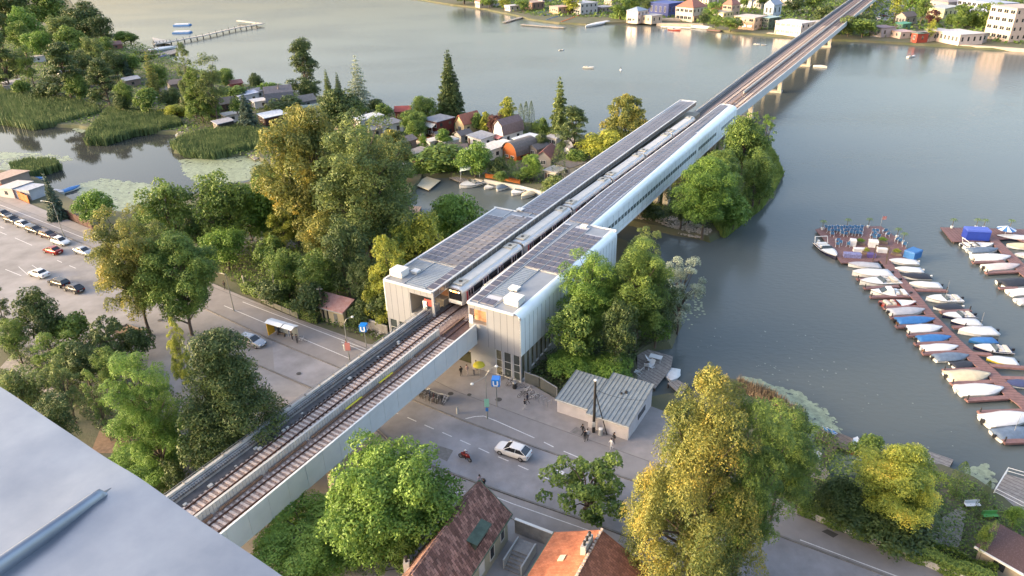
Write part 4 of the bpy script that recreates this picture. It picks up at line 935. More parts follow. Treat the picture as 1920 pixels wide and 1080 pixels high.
# right of the station
for a, e, t_, y_, k, m, lb in [
    (1035, 1130, 560, 690, 'round', G2, 'green tree against the glazed flank of the station'), (1055, 1165, 470, 650, 'hero', G1, 'bright green tree leaning on the station roof'), (1140, 1255, 455, 652, 'hero', G2, 'big green tree between station and lake'),
    (1195, 1272, 520, 645, 'round', G3, 'dark green tree at the water edge'), (1175, 1240, 430, 540, 'airy', G5, 'sparse top of the tree nearest the station gallery'), (1125, 1192, 570, 695, 'round', G3, 'dark tree behind the low bright bushes'),
    (1205, 1256, 590, 650, 'bush', G1, 'bright bush overhanging the dark water')]:
    T(a, e, t_, y_, k, m, 'broadleaf_tree' if k != 'bush' else 'shrub', lb, 'trees right of the station', cat='tree' if k != 'bush' else 'shrub')
T(1235, 1318, 488, 620, 'airy', G7, 'willow_tree', 'pale silvery willow hanging over the lake', z0=-.8)
T(1028, 1125, 655, 722, 'bushbig', G1, 'shrub', 'bright green bush behind the grey roofed kiosk', cat='shrub')
T(1100, 1200, 665, 728, 'bushbig', G1, 'shrub', 'second bright green bush behind the kiosk, lake side', cat='shrub')
T(1455, 1520, 752, 850, 'bush', G3, 'shrub', 'dark bush beside the lily covered bank', cat='shrub')
T(1780, 1822, 865, 930, 'thuja', G2, 'conifer_shrub', 'cut green conifer beside the grey jetty', cat='shrub')
T(1828, 1862, 890, 970, 'thuja', G3, 'conifer_shrub', 'dark clipped conifer in the lakeside garden', cat='shrub')
T(1595, 1660, 812, 870, 'bush', G2, 'shrub', 'green bush behind the red rowing boat', cat='shrub')
T(1530, 1620, 890, 985, 'bushbig', G3, 'shrub', 'dark ivy covered mound left of the blossom tree', cat='shrub')
T(1560, 1760, 960, 1035, 'bushbig', G3, 'shrub', 'dark hedge mound under the blossom tree', cat='shrub')
T(1880, 1925, 950, 1000, 'bush', G1, 'shrub', 'bright shrub below the white railed terrace', cat='shrub')
T(1825, 1870, 975, 1060, 'bush', G2, 'shrub', 'climbing green shrub beside the brown garden roof', cat='shrub')
# little headland under the viaduct
for a, e, t_, y_, k, m, lb in [
    (1355, 1440, 215, 330, 'round', G2, 'green tree at the far end of the headland'), (1265, 1385, 300, 440, 'hero', G1, 'largest green tree on the headland under the viaduct'), (1300, 1400, 285, 400, 'hero', G2, 'green tree behind the largest one on the headland'),
    (1385, 1450, 280, 390, 'round', G2, 'green tree on the lake side of the headland'), (1420, 1455, 215, 300, 'airy', G1, 'thin young tree on the far shore of the headland'), (1345, 1410, 370, 432, 'bush', G1, 'low bush beside the dry reeds'), (1400, 1452, 330, 392, 'bush', G2, 'round bush on the lake side bank of the headland'), (1250, 1310, 350, 425, 'round', G3, 'dark tree next to the headland pier'), (1195, 1250, 385, 418, 'bush', G3, 'low dark bush between the viaduct piers')]:
    T(a, e, t_, y_, k, m, 'broadleaf_tree' if k != 'bush' else 'shrub', lb, 'headland trees', cat='tree' if k != 'bush' else 'shrub')
# garden peninsula
for a, e, t_, y_, k, m, nm, lb in [
    (812, 874, 105, 225, 'spruce', G3, 'spruce_tree', 'tall dark spruce on the lake shore'), (534, 604, 74, 178, 'pine', G3, 'fir_tree', 'big dark fir standing before the open lake'), (643, 698, 112, 205, 'larch', G7, 'larch_tree', 'pale thin larch against the lake'),
    (590, 682, 165, 248, 'round', G3, 'broadleaf_tree', 'broad dark rounded tree among the garden houses'), (600, 632, 138, 215, 'spruce', G5, 'spruce_tree', 'small spruce left of the dark rounded tree'), (622, 650, 142, 215, 'spruce', G3, 'spruce_tree', 'thin dark spruce behind the dark rounded tree'),
    (1024, 1076, 155, 262, 'sprucefat', G5, 'spruce_tree', 'olive spruce near the left station roof'), (1045, 1110, 200, 295, 'pine', G3, 'pine_tree', 'dark broad pine beside the olive spruce'), (1128, 1218, 180, 275, 'poplarmid', G4, 'broadleaf_tree', 'golden topped tree beside the far station roof'),
    (1088, 1168, 245, 308, 'round', G6, 'broadleaf_tree', 'yellow green tree touching the station roof'), (934, 972, 183, 240, 'poplarmid', G6, 'poplar_tree', 'pale poplar behind the red gabled house'), (700, 772, 245, 312, 'poplarmid', G4, 'birch_tree', 'yellow birch with white stems'),
    (855, 925, 270, 330, 'round', G1, 'broadleaf_tree', 'round green tree in front of the garden houses'), (982, 1016, 290, 335, 'round', G1, 'broadleaf_tree', 'small light green tree beside the orange log house'), (1034, 1062, 268, 338, 'thuja', G3, 'thuja_tree', 'dark column thuja beside the brown roofed house'),
    (950, 968, 295, 328, 'thuja', G2, 'thuja_tree', 'small green thuja before the orange log house'), (970, 984, 194, 250, 'thuja', G3, 'thuja_tree', 'left column of the dark thuja trio'), (980, 994, 190, 250, 'thuja', G3, 'thuja_tree', 'middle column of the dark thuja trio'), (990, 1003, 189, 250, 'thuja', G3, 'thuja_tree', 'right column of the dark thuja trio'),
    (818, 848, 242, 278, 'round', G1, 'fruit_tree', 'small bright tree in front of the brown red house'), (748, 800, 210, 255, 'round', G2, 'broadleaf_tree', 'green tree left of the brown red house'), (770, 822, 180, 232, 'round', G2, 'broadleaf_tree', 'green tree left of the tall dark spruce'),
    (690, 725, 185, 212, 'bush', G3, 'shrub', 'dark hedge bush on the lake shore behind the white bungalows'), (898, 925, 210, 250, 'poplarmid', G6, 'poplar_tree', 'yellow green tree over the red gabled roof'), (880, 912, 212, 250, 'bush', G2, 'shrub', 'green bush behind the red gabled house'),
    (915, 945, 215, 255, 'round', G9, 'plum_tree', 'dark purple leaved tree behind the garden houses'), (1000, 1030, 222, 262, 'bush', G2, 'shrub', 'bush right of the thuja trio'), (786, 802, 250, 285, 'round', G1, 'fruit_tree', 'little tree beside the brown fence'),
    (770, 870, 285, 322, 'bush', G2, 'shrub', 'wide hedge bush above the boat inlet'), (730, 780, 315, 345, 'bush', G2, 'shrub', 'hedge bush left of the boat inlet'), (915, 950, 295, 335, 'bush', G3, 'shrub', 'dark bush right of the round green tree'), (1010, 1062, 330, 372, 'bush', G5, 'shrub', 'olive bush under the station wall'),
    (840, 868, 268, 290, 'bush', G9, 'shrub', 'small dark red bush in the gardens'), (960, 1010, 318, 340, 'bush', G2, 'shrub', 'low bush along the orange fence'),
    (440, 482, 180, 240, 'sprucefat', G8, 'spruce_tree', 'grey spruce beside the dark cottage'), (430, 460, 182, 230, 'bush', G2, 'shrub', 'green bush left of the grey spruce'), (463, 495, 138, 168, 'round', G3, 'broadleaf_tree', 'round dark tree on the left lake shore'), (482, 530, 155, 180, 'bush', G1, 'shrub', 'bright shore bush left of the barn roof'),
    (500, 570, 197, 215, 'bush', G3, 'shrub', 'dark hedge before the barn roofed house'), (535, 560, 205, 260, 'poplarmid', G4, 'poplar_tree', 'golden tip rising left of the poplar pair'), (326, 378, 82, 218, 'poplarmid', G5, 'cypress_tree', 'tall olive tree, left one of the shore pair'), (365, 425, 100, 225, 'round', G5, 'cypress_tree', 'tall olive tree, right one of the shore pair'),
    (340, 400, 130, 225, 'poplarmid', G2, 'poplar_tree', 'green column tree in front of the shore pair'), (262, 306, 104, 185, 'larch', G4, 'larch_tree', 'golden larch beside the boat jetties'), (222, 252, 105, 150, 'sprucefat', G8, 'spruce_tree', 'bluish spruce left of the golden larch'),
    (210, 250, 58, 80, 'round', G1, 'broadleaf_tree', 'small shore tree near the swimmer jetty'), (225, 262, 62, 82, 'round', G2, 'broadleaf_tree', 'second small shore tree near the swimmer jetty'), (205, 265, 100, 145, 'round', G2, 'broadleaf_tree', 'green tree behind the left boat jetties'),
    (215, 255, 150, 208, 'round', G2, 'broadleaf_tree', 'green tree above the reed bay'), (250, 300, 165, 215, 'bush', G2, 'shrub', 'bush beside the reed bay'), (305, 355, 195, 220, 'bush', G6, 'shrub', 'yellow hedge at the reed bay'), (300, 340, 165, 205, 'round', G3, 'broadleaf_tree', 'dark tree left of the shore pair'),
    (385, 415, 190, 222, 'bush', G1, 'shrub', 'bright round bush left of the dark cottage'), (410, 470, 160, 190, 'bush', G2, 'shrub', 'bush behind the dark cottage'),
    (110, 200, 5, 80, 'round', G3, 'broadleaf_tree', 'dark rounded tree above the far left shore'), (40, 130, -20, 60, 'round', G2, 'broadleaf_tree', 'green tree at the top left corner'), (-30, 60, -30, 60, 'round', G5, 'broadleaf_tree', 'olive tree at the top left corner'), (5, 85, 15, 95, 'round', G1, 'broadleaf_tree', 'light green tree at the top left'),
    (100, 170, 50, 120, 'round', G2, 'broadleaf_tree', 'green tree below the dark rounded tree'), (40, 100, 60, 110, 'round', G1, 'broadleaf_tree', 'bright green tree at the left, high up'), (70, 165, 80, 185, 'pine', G3, 'pine_tree', 'large dark pine behind the left reeds'), (-40, 42, 60, 165, 'pine', G5, 'pine_tree', 'brownish dark pine at the left edge'),
    (155, 232, 110, 195, 'pine', G3, 'pine_tree', 'dark pine right of the large one behind the reeds'), (145, 205, 70, 140, 'round', G5, 'broadleaf_tree', 'olive brown tree behind the dark pines'), (30, 75, 85, 165, 'round', G2, 'broadleaf_tree', 'green tree between the dark pines'), (-20, 30, 120, 160, 'bush', G3, 'shrub', 'dark bush beside the long grey roof at left'),
    (20, 60, 150, 180, 'bush', G2, 'shrub', 'low bush at the left reed edge'), (60, 140, 155, 185, 'bush', G3, 'shrub', 'dark bank bush behind the left reeds'), (180, 215, 70, 110, 'round', G2, 'broadleaf_tree', 'green tree at the root of the swimmer jetty'), (-60, 20, -10, 70, 'pine', G5, 'pine_tree', 'reddish dark pine in the top left corner')]:
    near_ = k
    T(a, e, t_, y_, k, m, nm, lb, 'trees of the garden peninsula', cat='shrub' if k == 'bush' else 'tree')
for i, (a, e, t_, y_, k, m, lb) in enumerate([(170, 215, 30, 90, 'round', G3, 'dark tree at the lake edge, top left'), (130, 180, 95, 160, 'round', G3, 'dark tree left of the reddish hut'), (10, 70, 40, 105, 'round', G2, 'dense green tree below the top left corner'), (85, 150, 30, 100, 'round', G5, 'olive tree under the dark rounded tree'),
    (190, 240, 95, 150, 'round', G3, 'dark green tree behind the bluish spruce'), (120, 170, 140, 190, 'round', G2, 'green tree at the right foot of the large dark pine'), (-30, 20, 20, 100, 'round', G3, 'dark tree at the left edge below the corner pine'), (0, 50, 100, 150, 'round', G3, 'dark tree left of the long grey roof'),
    (210, 245, 175, 212, 'round', G3, 'dark bush like tree at the reed bay'), (275, 315, 120, 175, 'round', G2, 'green tree right of the golden larch'), (400, 440, 130, 165, 'round', G2, 'green tree on the lake shore left of the barn'), (560, 600, 150, 190, 'round', G3, 'dark tree at the foot of the big fir'),
    (655, 690, 190, 220, 'round', G2, 'green tree behind the white bungalow'), (700, 735, 195, 225, 'bush', G2, 'green bush above the white bungalow'), (760, 800, 225, 262, 'round', G2, 'green tree left of the rusty brown fence'), (1000, 1030, 250, 285, 'round', G3, 'dark tree above the brown red gable'),
    (1060, 1100, 280, 320, 'bush', G2, 'green bush behind the station wall shed'), (925, 955, 320, 345, 'bush', G2, 'bush left of the orange fence'), (800, 850, 290, 320, 'round', G2, 'green tree above the cream floating platform'), (700, 745, 300, 345, 'round', G2, 'green tree left of the inlet hedge'), (640, 700, 235, 300, 'round', G2, 'green tree between the olive poplar and the birch')]):
    T(a, e, t_, y_, k, m, 'broadleaf_tree' if k == 'round' else 'shrub', lb, 'trees of the garden peninsula', cat='tree' if k == 'round' else 'shrub')
# undergrowth that nobody could count
def undergrowth(px_poly, n, h, m, size, label, name='undergrowth'):
    poly = P2(px_poly); r = random.Random(n); pts = scatter(poly, n, r)
    P = np.array([(x, y, r.random() ** 1.6 * h * (.5 + .5 * math.sin(x * .5) * math.cos(y * .43) + .3)) for x, y in pts]); Nn = np.tile(np.array([[0, 0, 1.0]]), (len(P), 1))
    o = bpy.data.objects.new(name, leaves_mesh(name, P, Nn, size, m, .6)); C.objects.link(o); tag(o, label, kind='stuff')
undergrowth([(250, 440), (330, 390), (500, 345), (640, 350), (740, 400), (760, 420), (720, 450), (760, 640), (700, 640), (560, 590), (470, 555), (400, 500), (300, 470)], 32000, 1.1, G2, .22, 'mixed green undergrowth below the park trees')
undergrowth([(985, 700), (1060, 650), (1120, 560), (1180, 460), (1230, 480), (1262, 540), (1268, 620), (1255, 635), (1200, 650), (1185, 700), (1060, 735)], 16000, 1.4, G3, .2, 'dark undergrowth between station and lake')
undergrowth([(1200, 385), (1290, 330), (1385, 230), (1430, 270), (1455, 310), (1420, 360), (1380, 400), (1330, 425), (1260, 405)], 11000, 1.2, G2, .22, 'green undergrowth on the headland')
undergrowth([(0, 655), (130, 640), (240, 650), (300, 720), (420, 780), (480, 760), (560, 790), (330, 940), (200, 820), (60, 700)], 18000, 1.0, G3, .14, 'dark ground cover below the near left trees')
undergrowth([(600, 960), (650, 900), (840, 900), (790, 1000), (720, 1080), (560, 1080)], 7000, .9, G2, .1, 'leafy ground cover beside the tiled house')
undergrowth([(300, 95), (420, 150), (600, 185), (800, 215), (1000, 235), (1110, 262), (1030, 350), (900, 330), (760, 325), (560, 325), (500, 300), (400, 285), (330, 245), (0, 222), (0, 60), (150, 40)], 42000, .8, G2, .42, 'low garden greenery between the small houses')
undergrowth([(1440, 730), (1530, 800), (1620, 850), (1830, 905), (1920, 990), (1920, 1080), (1790, 1080), (1500, 965), (1420, 900)], 15000, .7, G2, .13, 'garden greenery along the right bank')
# ------------------------------------------------------------------ buildings
WIN = mat('dark_pane', (0.03, 0.035, 0.04), .12, 0, .2, 1, spec=.8)
FRW = mat('white_frame', (0.6, 0.6, 0.58), .5)
TILE = mat('old_brown_tile', (0.13, 0.06, 0.045), .85, 0, .5, 3.5, .5, 14, col2=(0.27, 0.15, 0.12), thr=(.25, .75), detail=10)
def tilemat(m, c1, c2, c3, sc, rot):
    t = m.node_tree; N = t.nodes; L = t.links; b = N['Principled BSDF']; tc = N.new('ShaderNodeTexCoord'); mp = N.new('ShaderNodeMapping'); mp.inputs['Rotation'].default_value = (0, 0, rot); br = N.new('ShaderNodeTexBrick')
    br.inputs['Color1'].default_value = (*c1, 1); br.inputs['Color2'].default_value = (*c2, 1); br.inputs['Mortar'].default_value = (*c3, 1); br.inputs['Scale'].default_value = sc; br.inputs['Mortar Size'].default_value = .03; br.inputs['Bias'].default_value = -.1; br.inputs['Brick Width'].default_value = .9; br.inputs['Row Height'].default_value = .55
    n = N.new('ShaderNodeTexNoise'); n.inputs['Scale'].default_value = 1.1; n.inputs['Detail'].default_value = 8; mx = N.new('ShaderNodeMix'); mx.data_type = 'RGBA'; mx.blend_type = 'OVERLAY'; mx.inputs[0].default_value = .7
    L.new(tc.outputs['Object'], mp.inputs[0]); L.new(mp.outputs[0], br.inputs['Vector']); L.new(tc.outputs['Object'], n.inputs['Vector']); L.new(br.outputs['Color'], mx.inputs[6]); L.new(n.outputs[0], mx.inputs[7]); L.new(mx.outputs[2], b.inputs['Base Color'])
TILE_LIT = mat('lit_orange_tile', (0.36, 0.115, 0.05), .75, 0, .28, 2.0, .5, 14, detail=10)  # left slope: sunlight painted into the tile colour
tilemat(TILE, (0.11, 0.055, 0.045), (0.33, 0.19, 0.155), (0.05, 0.03, 0.025), 2.1, R(29))
tilemat(TILE_LIT, (0.34, 0.11, 0.05), (0.44, 0.165, 0.08), (0.2, 0.07, 0.035), 2.6, 0)
def wcol(h): return mat('wall_' + h, c(h, .62), .8, 0, .1, .8)
def rcol(h): return mat('roof_' + h, c(h, .62), .7, 0, .22, 1.6)
def house(x, y, wpx, d, hw, kind_, rh, wall, roof, label, az=0.0, cat='house', name='garden_house', group='small houses on the garden peninsula', win=2, door=True, ov=.35, zl=0.0, trimc=None, chim=False, awn=None, storeys=1, wm=None, backwin=True):
    loc = at(x, y, hw); w = wm or wpx * depth((loc[0], loc[1], hw)) / F
    t = thing(name, label, cat, (loc[0], loc[1], 0), -AZ + R(az), group)
    W = wcol(wall); Rf = rcol(roof); w2, d2 = w / 2, d / 2
    b = MB(); z0 = -.1 + zl
    if kind_ in ('gable', 'gambrel', 'barrel', 'arch'):
        if kind_ == 'gable': pr = [(-w2, hw), (0, hw + rh), (w2, hw)]
        elif kind_ == 'gambrel': pr = [(-w2, hw), (-w2 * .72, hw + rh * .62), (0, hw + rh), (w2 * .72, hw + rh * .62), (w2, hw)]
        else: pr = [(w2 * math.cos(math.pi * (1 - k / 10)), hw + rh * math.sin(math.pi * k / 10)) for k in range(11)]
        ring = [(-w2, z0)] + pr + [(w2, z0)]; ring = ring[::-1]
        b.hull([[(X, -d2, Z) for X, Z in ring], [(X, d2, Z) for X, Z in ring]]); b.build('wall', W, t)
        b = MB(); th = .16; o_ = [(X * (1 + 2 * ov / w), Z + (.02 if i not in (0, len(pr) - 1) else -.1)) for i, (X, Z) in enumerate(pr)]
        sec = [(X, Z) for X, Z in o_] + [(X, Z + th) for X, Z in o_[::-1]]
        b.hull([[(X, -d2 - ov, Z) for X, Z in sec][::-1], [(X, d2 + ov, Z) for X, Z in sec][::-1]]); ro = b.build('roof', Rf, t)
    else:
        zb = hw + (rh if kind_ == 'shed' else 0)
        b.hull([[(-w2, -d2, z0), (w2, -d2, z0), (w2, -d2, hw), (-w2, -d2, hw)], [(-w2, d2, z0), (w2, d2, z0), (w2, d2, zb), (-w2, d2, zb)]]); b.build('wall', W, t)
        b = MB()
        if kind_ == 'hip':
            r_ = min(w, d) * .5; pts = [(-w2 - ov, -d2 - ov), (w2 + ov, -d2 - ov), (w2 + ov, d2 + ov), (-w2 - ov, d2 + ov)]
            rx, ry = max(.05, w2 - r_ + .02), max(.05, d2 - r_ + .02)
            vs = [(a, e, hw) for a, e in pts] + [(a, e, hw + .12) for a, e in pts] + [(-rx, -ry, hw + rh), (rx, -ry, hw + rh), (rx, ry, hw + rh), (-rx, ry, hw + rh)]
            b.add(vs, [(3, 2, 1, 0)] + [(i, (i + 1) % 4, 4 + (i + 1) % 4, 4 + i) for i in range(4)] + [(4 + i, 4 + (i + 1) % 4, 8 + (i + 1) % 4, 8 + i) for i in range(4)] + [(8, 9, 10, 11)])
        else:
            b.hull([[(-w2 - ov, -d2 - ov, hw + .01), (w2 + ov, -d2 - ov, hw + .01), (w2 + ov, -d2 - ov, hw + .2), (-w2 - ov, -d2 - ov, hw + .2)], [(-w2 - ov, d2 + ov, zb + .01), (w2 + ov, d2 + ov, zb + .01), (w2 + ov, d2 + ov, zb + .2), (-w2 - ov, d2 + ov, zb + .2)]])
        ro = b.build('roof', Rf, t)
    if chim:
        b = MB(); b.box(w2 * .3, w2 * .3 + .5, 0, .5, hw + rh * .3, hw + rh + .9); b.build('chimney', wcol('b9a79a'), ro)
    hs = hw / storeys
    for s_ in range(storeys):
        zz = s_ * hs + hs * .36 + zl
        for k in range(win):
            xx = -w2 + w * (k + .5 + (.25 if door and s_ == 0 and win > 1 else 0)) / (win + (.5 if door and s_ == 0 and win > 1 else 0)); ww = min(.6, w / (win * 2.8)) if storeys < 2 else min(1.3, w / (win * 2.7))
            b = MB(); b.box(xx - ww, xx + ww, -d2 - .03, -d2 + .05, zz, zz + hs * .42); o = b.build('window', WIN, t)
            b = MB()
            for q in ((xx - ww - .07, xx - ww, zz - .07, zz + hs * .42 + .07), (xx + ww, xx + ww + .07, zz - .07, zz + hs * .42 + .07), (xx - ww, xx + ww, zz - .09, zz), (xx - ww, xx + ww, zz + hs * .42, zz + hs * .42 + .07), (xx - .03, xx + .03, zz, zz + hs * .42)): b.box(q[0], q[1], -d2 - .06, -d2 + .02, q[2], q[3])
            b.build('frame', FRW, o)
        for k in range(max(1, int(d / 3.2))):
            yy = -d2 + d * (k + .5) / max(1, int(d / 3.2)); ww = .5
            b = MB(); b.box(w2 - .05, w2 + .03, yy - ww, yy + ww, zz, zz + hs * .4); b.build('window', WIN, t)
    if door:
        b = MB(); b.box(-w2 + .25, -w2 + 1.1, -d2 - .05, -d2 + .03, zl, 1.95 + zl); b.build('door', mat('door_brown', (0.12, 0.08, 0.06), .6, 0, .2, 2), t)
    if awn:
        b = MB(); b.hull([[(-w2 * .8, -d2 - 1.7, hw * .72), (w2 * .9, -d2 - 1.7, hw * .72), (w2 * .9, -d2 - 1.7, hw * .72 + .06), (-w2 * .8, -d2 - 1.7, hw * .72 + .06)], [(-w2 * .8, -d2 - .02, hw * .9), (w2 * .9, -d2 - .02, hw * .9), (w2 * .9, -d2 - .02, hw * .9 + .06), (-w2 * .8, -d2 - .02, hw * .9 + .06)]]); b.build('awning', rcol(awn), t)
        for X in (-w2 * .75, w2 * .85):
            b = MB(); b.tube((X, -d2 - 1.6, 0), (X, -d2 - 1.6, hw * .72), .05); b.build('awning_post', FRW, t)
    return t
Hh = house
Hh(524, 188, 42, 9, 2.2, 'gambrel', 5.0, 'd8d8dc', '77757c', 'white gabled house with a high grey barn roof', az=-38, chim=True)
Hh(461, 176, 34, 7, 2.6, 'shed', .5, 'd6dae4', 'bcc6dd', 'pale blue roofed bungalow left of the barn roof', az=-25)
Hh(489, 187, 26, 6, 2.5, 'flat', 0, 'd0d4dc', 'c4cad6', 'white flat hut directly left of the barn roof', az=-25)
Hh(572, 187, 26, 6, 2.4, 'gable', 1.6, '8d9099', '85817f', 'small grey gabled hut right of the barn roof', az=-20)
Hh(422, 192, 28, 6, 2.5, 'gable', 1.7, '5a4038', '6c6660', 'dark brown cottage with a dusty grey roof', az=-25)
Hh(510, 215, 42, 7, 2.5, 'shed', .4, '55352c', 'e4eaf2', 'brown hut under a bright white flat roof', az=-25)
Hh(418, 228, 30, 5, 2.4, 'shed', .3, '3f3c3c', 'a3a8b8', 'open hut with a bluish grey roof by the reeds', az=-20)
Hh(432, 213, 24, 5, 2.5, 'flat', 0, 'd0cccc', 'c3bfbd', 'whitish hut behind the bluish grey roof', az=-22)
Hh(583, 203, 32, 6, 2.4, 'gable', 1.2, 'cfc8b4', '8fa096', 'greenhouse green hut beside the broad dark tree', az=-25)
Hh(690, 220, 30, 8, 2.8, 'shed', .4, 'dcdfe6', 'd3dbe6', 'white bungalow with a pale roof right of the broad dark tree', az=-22)
Hh(727, 229, 38, 7, 3.2, 'flat', 0, 'e2e4ec', 'a79f9c', 'white bungalow with a grey flat roof and white rim', az=-22, win=3)
Hh(756, 206, 26, 5, 2.4, 'gable', 1.2, 'a9584a', '9c4a45', 'low hut with a red roof at the lake shore', az=-55)
Hh(822, 222, 38, 7, 5.0, 'flat', 0, '6b2c26', '8a8f9a', 'two storey brown red house with a grey roof', az=-12, storeys=2, win=3, awn='e2dfd8')
Hh(878, 228, 24, 7, 3.6, 'gable', 2.6, 'e6cfa2', 'b06a52', 'cream gabled house with a red roof', az=-15, win=1)
Hh(902, 255, 40, 5, 2.5, 'shed', .4, 'e4e4e8', '9aa0ac', 'long white garage with a grey blue roof', az=-18, win=1)
Hh(953, 246, 26, 8, 3.0, 'gambrel', 4.0, 'ecebee', '86706f', 'white house with a brown mansard roof and a pink awning', az=-15, win=2, awn='b97b80')
Hh(991, 258, 34, 7, 3.0, 'flat', 0, 'e8eaee', 'dbe4ee', 'white bungalow with a bright white roof right of the mansard house', az=-12, win=3)
Hh(855, 277, 36, 6, 2.4, 'gable', 1.0, '9a8f88', '6f6460', 'hut with a dark striped roof in the middle of the gardens', az=-60, awn='ece9e6')
Hh(884, 283, 28, 5, 2.5, 'flat', 0, 'e6dcae', 'e8e2c4', 'pale yellow roofed terrace house behind the round tree', az=-20)
Hh(922, 276, 34, 6, 2.6, 'shed', .5, 'e8e6d8', 'd8d6d2', 'whitish house half hidden behind the round green tree', az=-20)
Hh(975, 283, 36, 8, 1.4, 'arch', 3.2, 'b5622a', '76716f', 'orange log house with an arched front and grey roof', az=-15, win=2)
Hh(1026, 290, 30, 7, 2.4, 'gable', 2.0, 'a8a3a0', '8c5a55', 'house with a brown red gabled roof beside the dark thuja', az=10, win=1)
Hh(1070, 307, 38, 5, 2.5, 'shed', .3, 'c8c4be', '77716c', 'low grey roofed shed against the station wall', az=-20)
Hh(1078, 272, 30, 7, 2.6, 'gable', 1.6, 'dcdcdc', '8c8c90', 'white gabled hut half behind the dark pine', az=40)
Hh(783, 284, 26, 5, 2.3, 'shed', .3, 'b08a84', 'b7a99c', 'weathered pinkish shack above the boat inlet', az=-15)
Hh(736, 311, 30, 5, 2.3, 'shed', .3, 'a0a0a4', '9a9ea6', 'grey roofed shed left of the boat inlet', az=-15, win=1)
Hh(822, 250, 12, 3, 2.2, 'gable', .6, '7d7d84', '62626a', 'tiny grey tool shed beside the fruit tree', az=-15, win=1, wm=2.4)
Hh(215, 108, 30, 7, 2.6, 'shed', .4, 'd8d0d0', 'd0ccd0', 'pale roofed hut peeping between the dark pines', az=-25)
Hh(22, 156, 56, 6, 2.5, 'shed', .4, 'b8b2b0', 'b4b2b6', 'long grey roofed hut at the left edge behind the reeds', az=-25)
Hh(245, 148, 36, 6, 2.5, 'shed', .4, '8a7a74', 'b8bac2', 'grey roofed hut left of the golden larch', az=-25)
Hh(275, 182, 34, 6, 2.4, 'gable', 1.0, 'a39a92', 'b8b4ac', 'pale hut behind the reed bay hedge', az=-25)
Hh(330, 155, 28, 6, 2.4, 'gable', 1.2, '8e8178', '8a7c74', 'brownish hut behind the olive shore trees', az=-25)
Hh(215, 82, 30, 6, 2.4, 'gable', 1.2, '8c5f58', '8f6a66', 'reddish hut at the root of the swimmer jetty', az=-25)
Hh(440, 155, 20, 5, 2.4, 'gable', 1.0, '9c5a50', 'a87068', 'small reddish hut behind the round shore tree', az=-25)
Hh(70, 105, 22, 6, 2.6, 'flat', 0, 'd8d8dc', 'd8d8de', 'small white hut among the trees at far left', az=-25)
for q in ((600, 218, 24, 5, 'shed', 'b8b4ae', 'c2c0bc', 'pale shed in front of the broad dark tree'), (640, 236, 26, 5, 'gable', '8a7f78', '7c7470', 'grey gabled hut below the broad dark tree'), (668, 206, 24, 5, 'shed', 'd4d0cc', 'd8dce4', 'small white hut at the lake side of the broad dark tree'),
        (700, 240, 26, 5, 'flat', 'a59a92', 'b4aca4', 'beige flat hut left of the yellow birch'), (790, 238, 22, 5, 'shed', 'dcdce0', '8f97a4', 'white shed with a slate roof left of the brown red house'), (840, 262, 24, 5, 'flat', 'cfc8be', 'd8d4cc', 'pale flat hut below the brown red house'),
        (868, 250, 22, 4, 'gable', '9c9a98', '6a6668', 'dark roofed hut before the cream gabled house'), (925, 236, 22, 5, 'gable', '7a6a62', '5c5454', 'dark hut behind the mansard house'), (940, 268, 24, 5, 'flat', 'ebe7e2', 'efece8', 'white patio hut below the mansard house'), (1010, 275, 22, 5, 'gable', '8e8884', '6f6b6a', 'grey hut between the white bungalow and the log house'),
        (1045, 255, 24, 5, 'shed', 'c4c0bc', 'b8b8bc', 'pale shed behind the brown red gable'), (1040, 318, 26, 4, 'flat', 'd2ccc4', 'c8c4be', 'low pale hut in front of the dark thuja'), (760, 262, 24, 5, 'gable', '8d7a70', '8f8078', 'brownish hut right of the yellow birch'), (812, 262, 18, 4, 'flat', 'cfccc8', 'd6d4d0', 'white canopy hut beside the rusty fence'),
        (395, 205, 24, 5, 'gable', '70605a', '86807c', 'brown hut left of the dark cottage'), (350, 185, 24, 5, 'shed', 'a8a09a', 'b4b0ac', 'grey hut behind the green column tree'), (300, 170, 24, 5, 'gable', '8a7f78', '9a928a', 'grey brown hut right of the golden larch'), (480, 170, 24, 5, 'gable', 'c8c4c8', '9c9aa0', 'grey roofed hut behind the blue roofed bungalow'), (550, 200, 26, 5, 'flat', 'bcb8b2', 'c9c6c0', 'pale flat hut below the barn roof'), (120, 130, 26, 6, 'shed', 'c8c4c4', 'cfcbcd', 'pale roof between the tall dark pines'), (170, 150, 26, 6, 'gable', '8a7a70', '86786f', 'brown hut right of the pale roof between the pines')):
    Hh(q[0], q[1], q[2], q[3], 2.5, q[4], .9 if q[4] == 'gable' else .3, q[5], q[6], q[7], az=-20 + (q[0] % 7) * 3, win=1 + q[0] % 2)
g_ = 'huts by the pond at the left edge'
Hh(12, 330, 56, 6, 2.4, 'shed', .3, 'a89a90', 'b9a294', 'pinkish roofed hut at the left edge beside the pond', az=-80, group=g_)
Hh(28, 348, 40, 5, 2.3, 'shed', .3, 'c9c2c0', 'cbc7c6', 'pale roofed hut behind the orange fence', az=-80, group=g_)
Hh(55, 352, 32, 5, 2.3, 'shed', .2, 'c4c8d2', 'b2bac8', 'bluish roofed hut behind the orange fence', az=-80, group=g_)
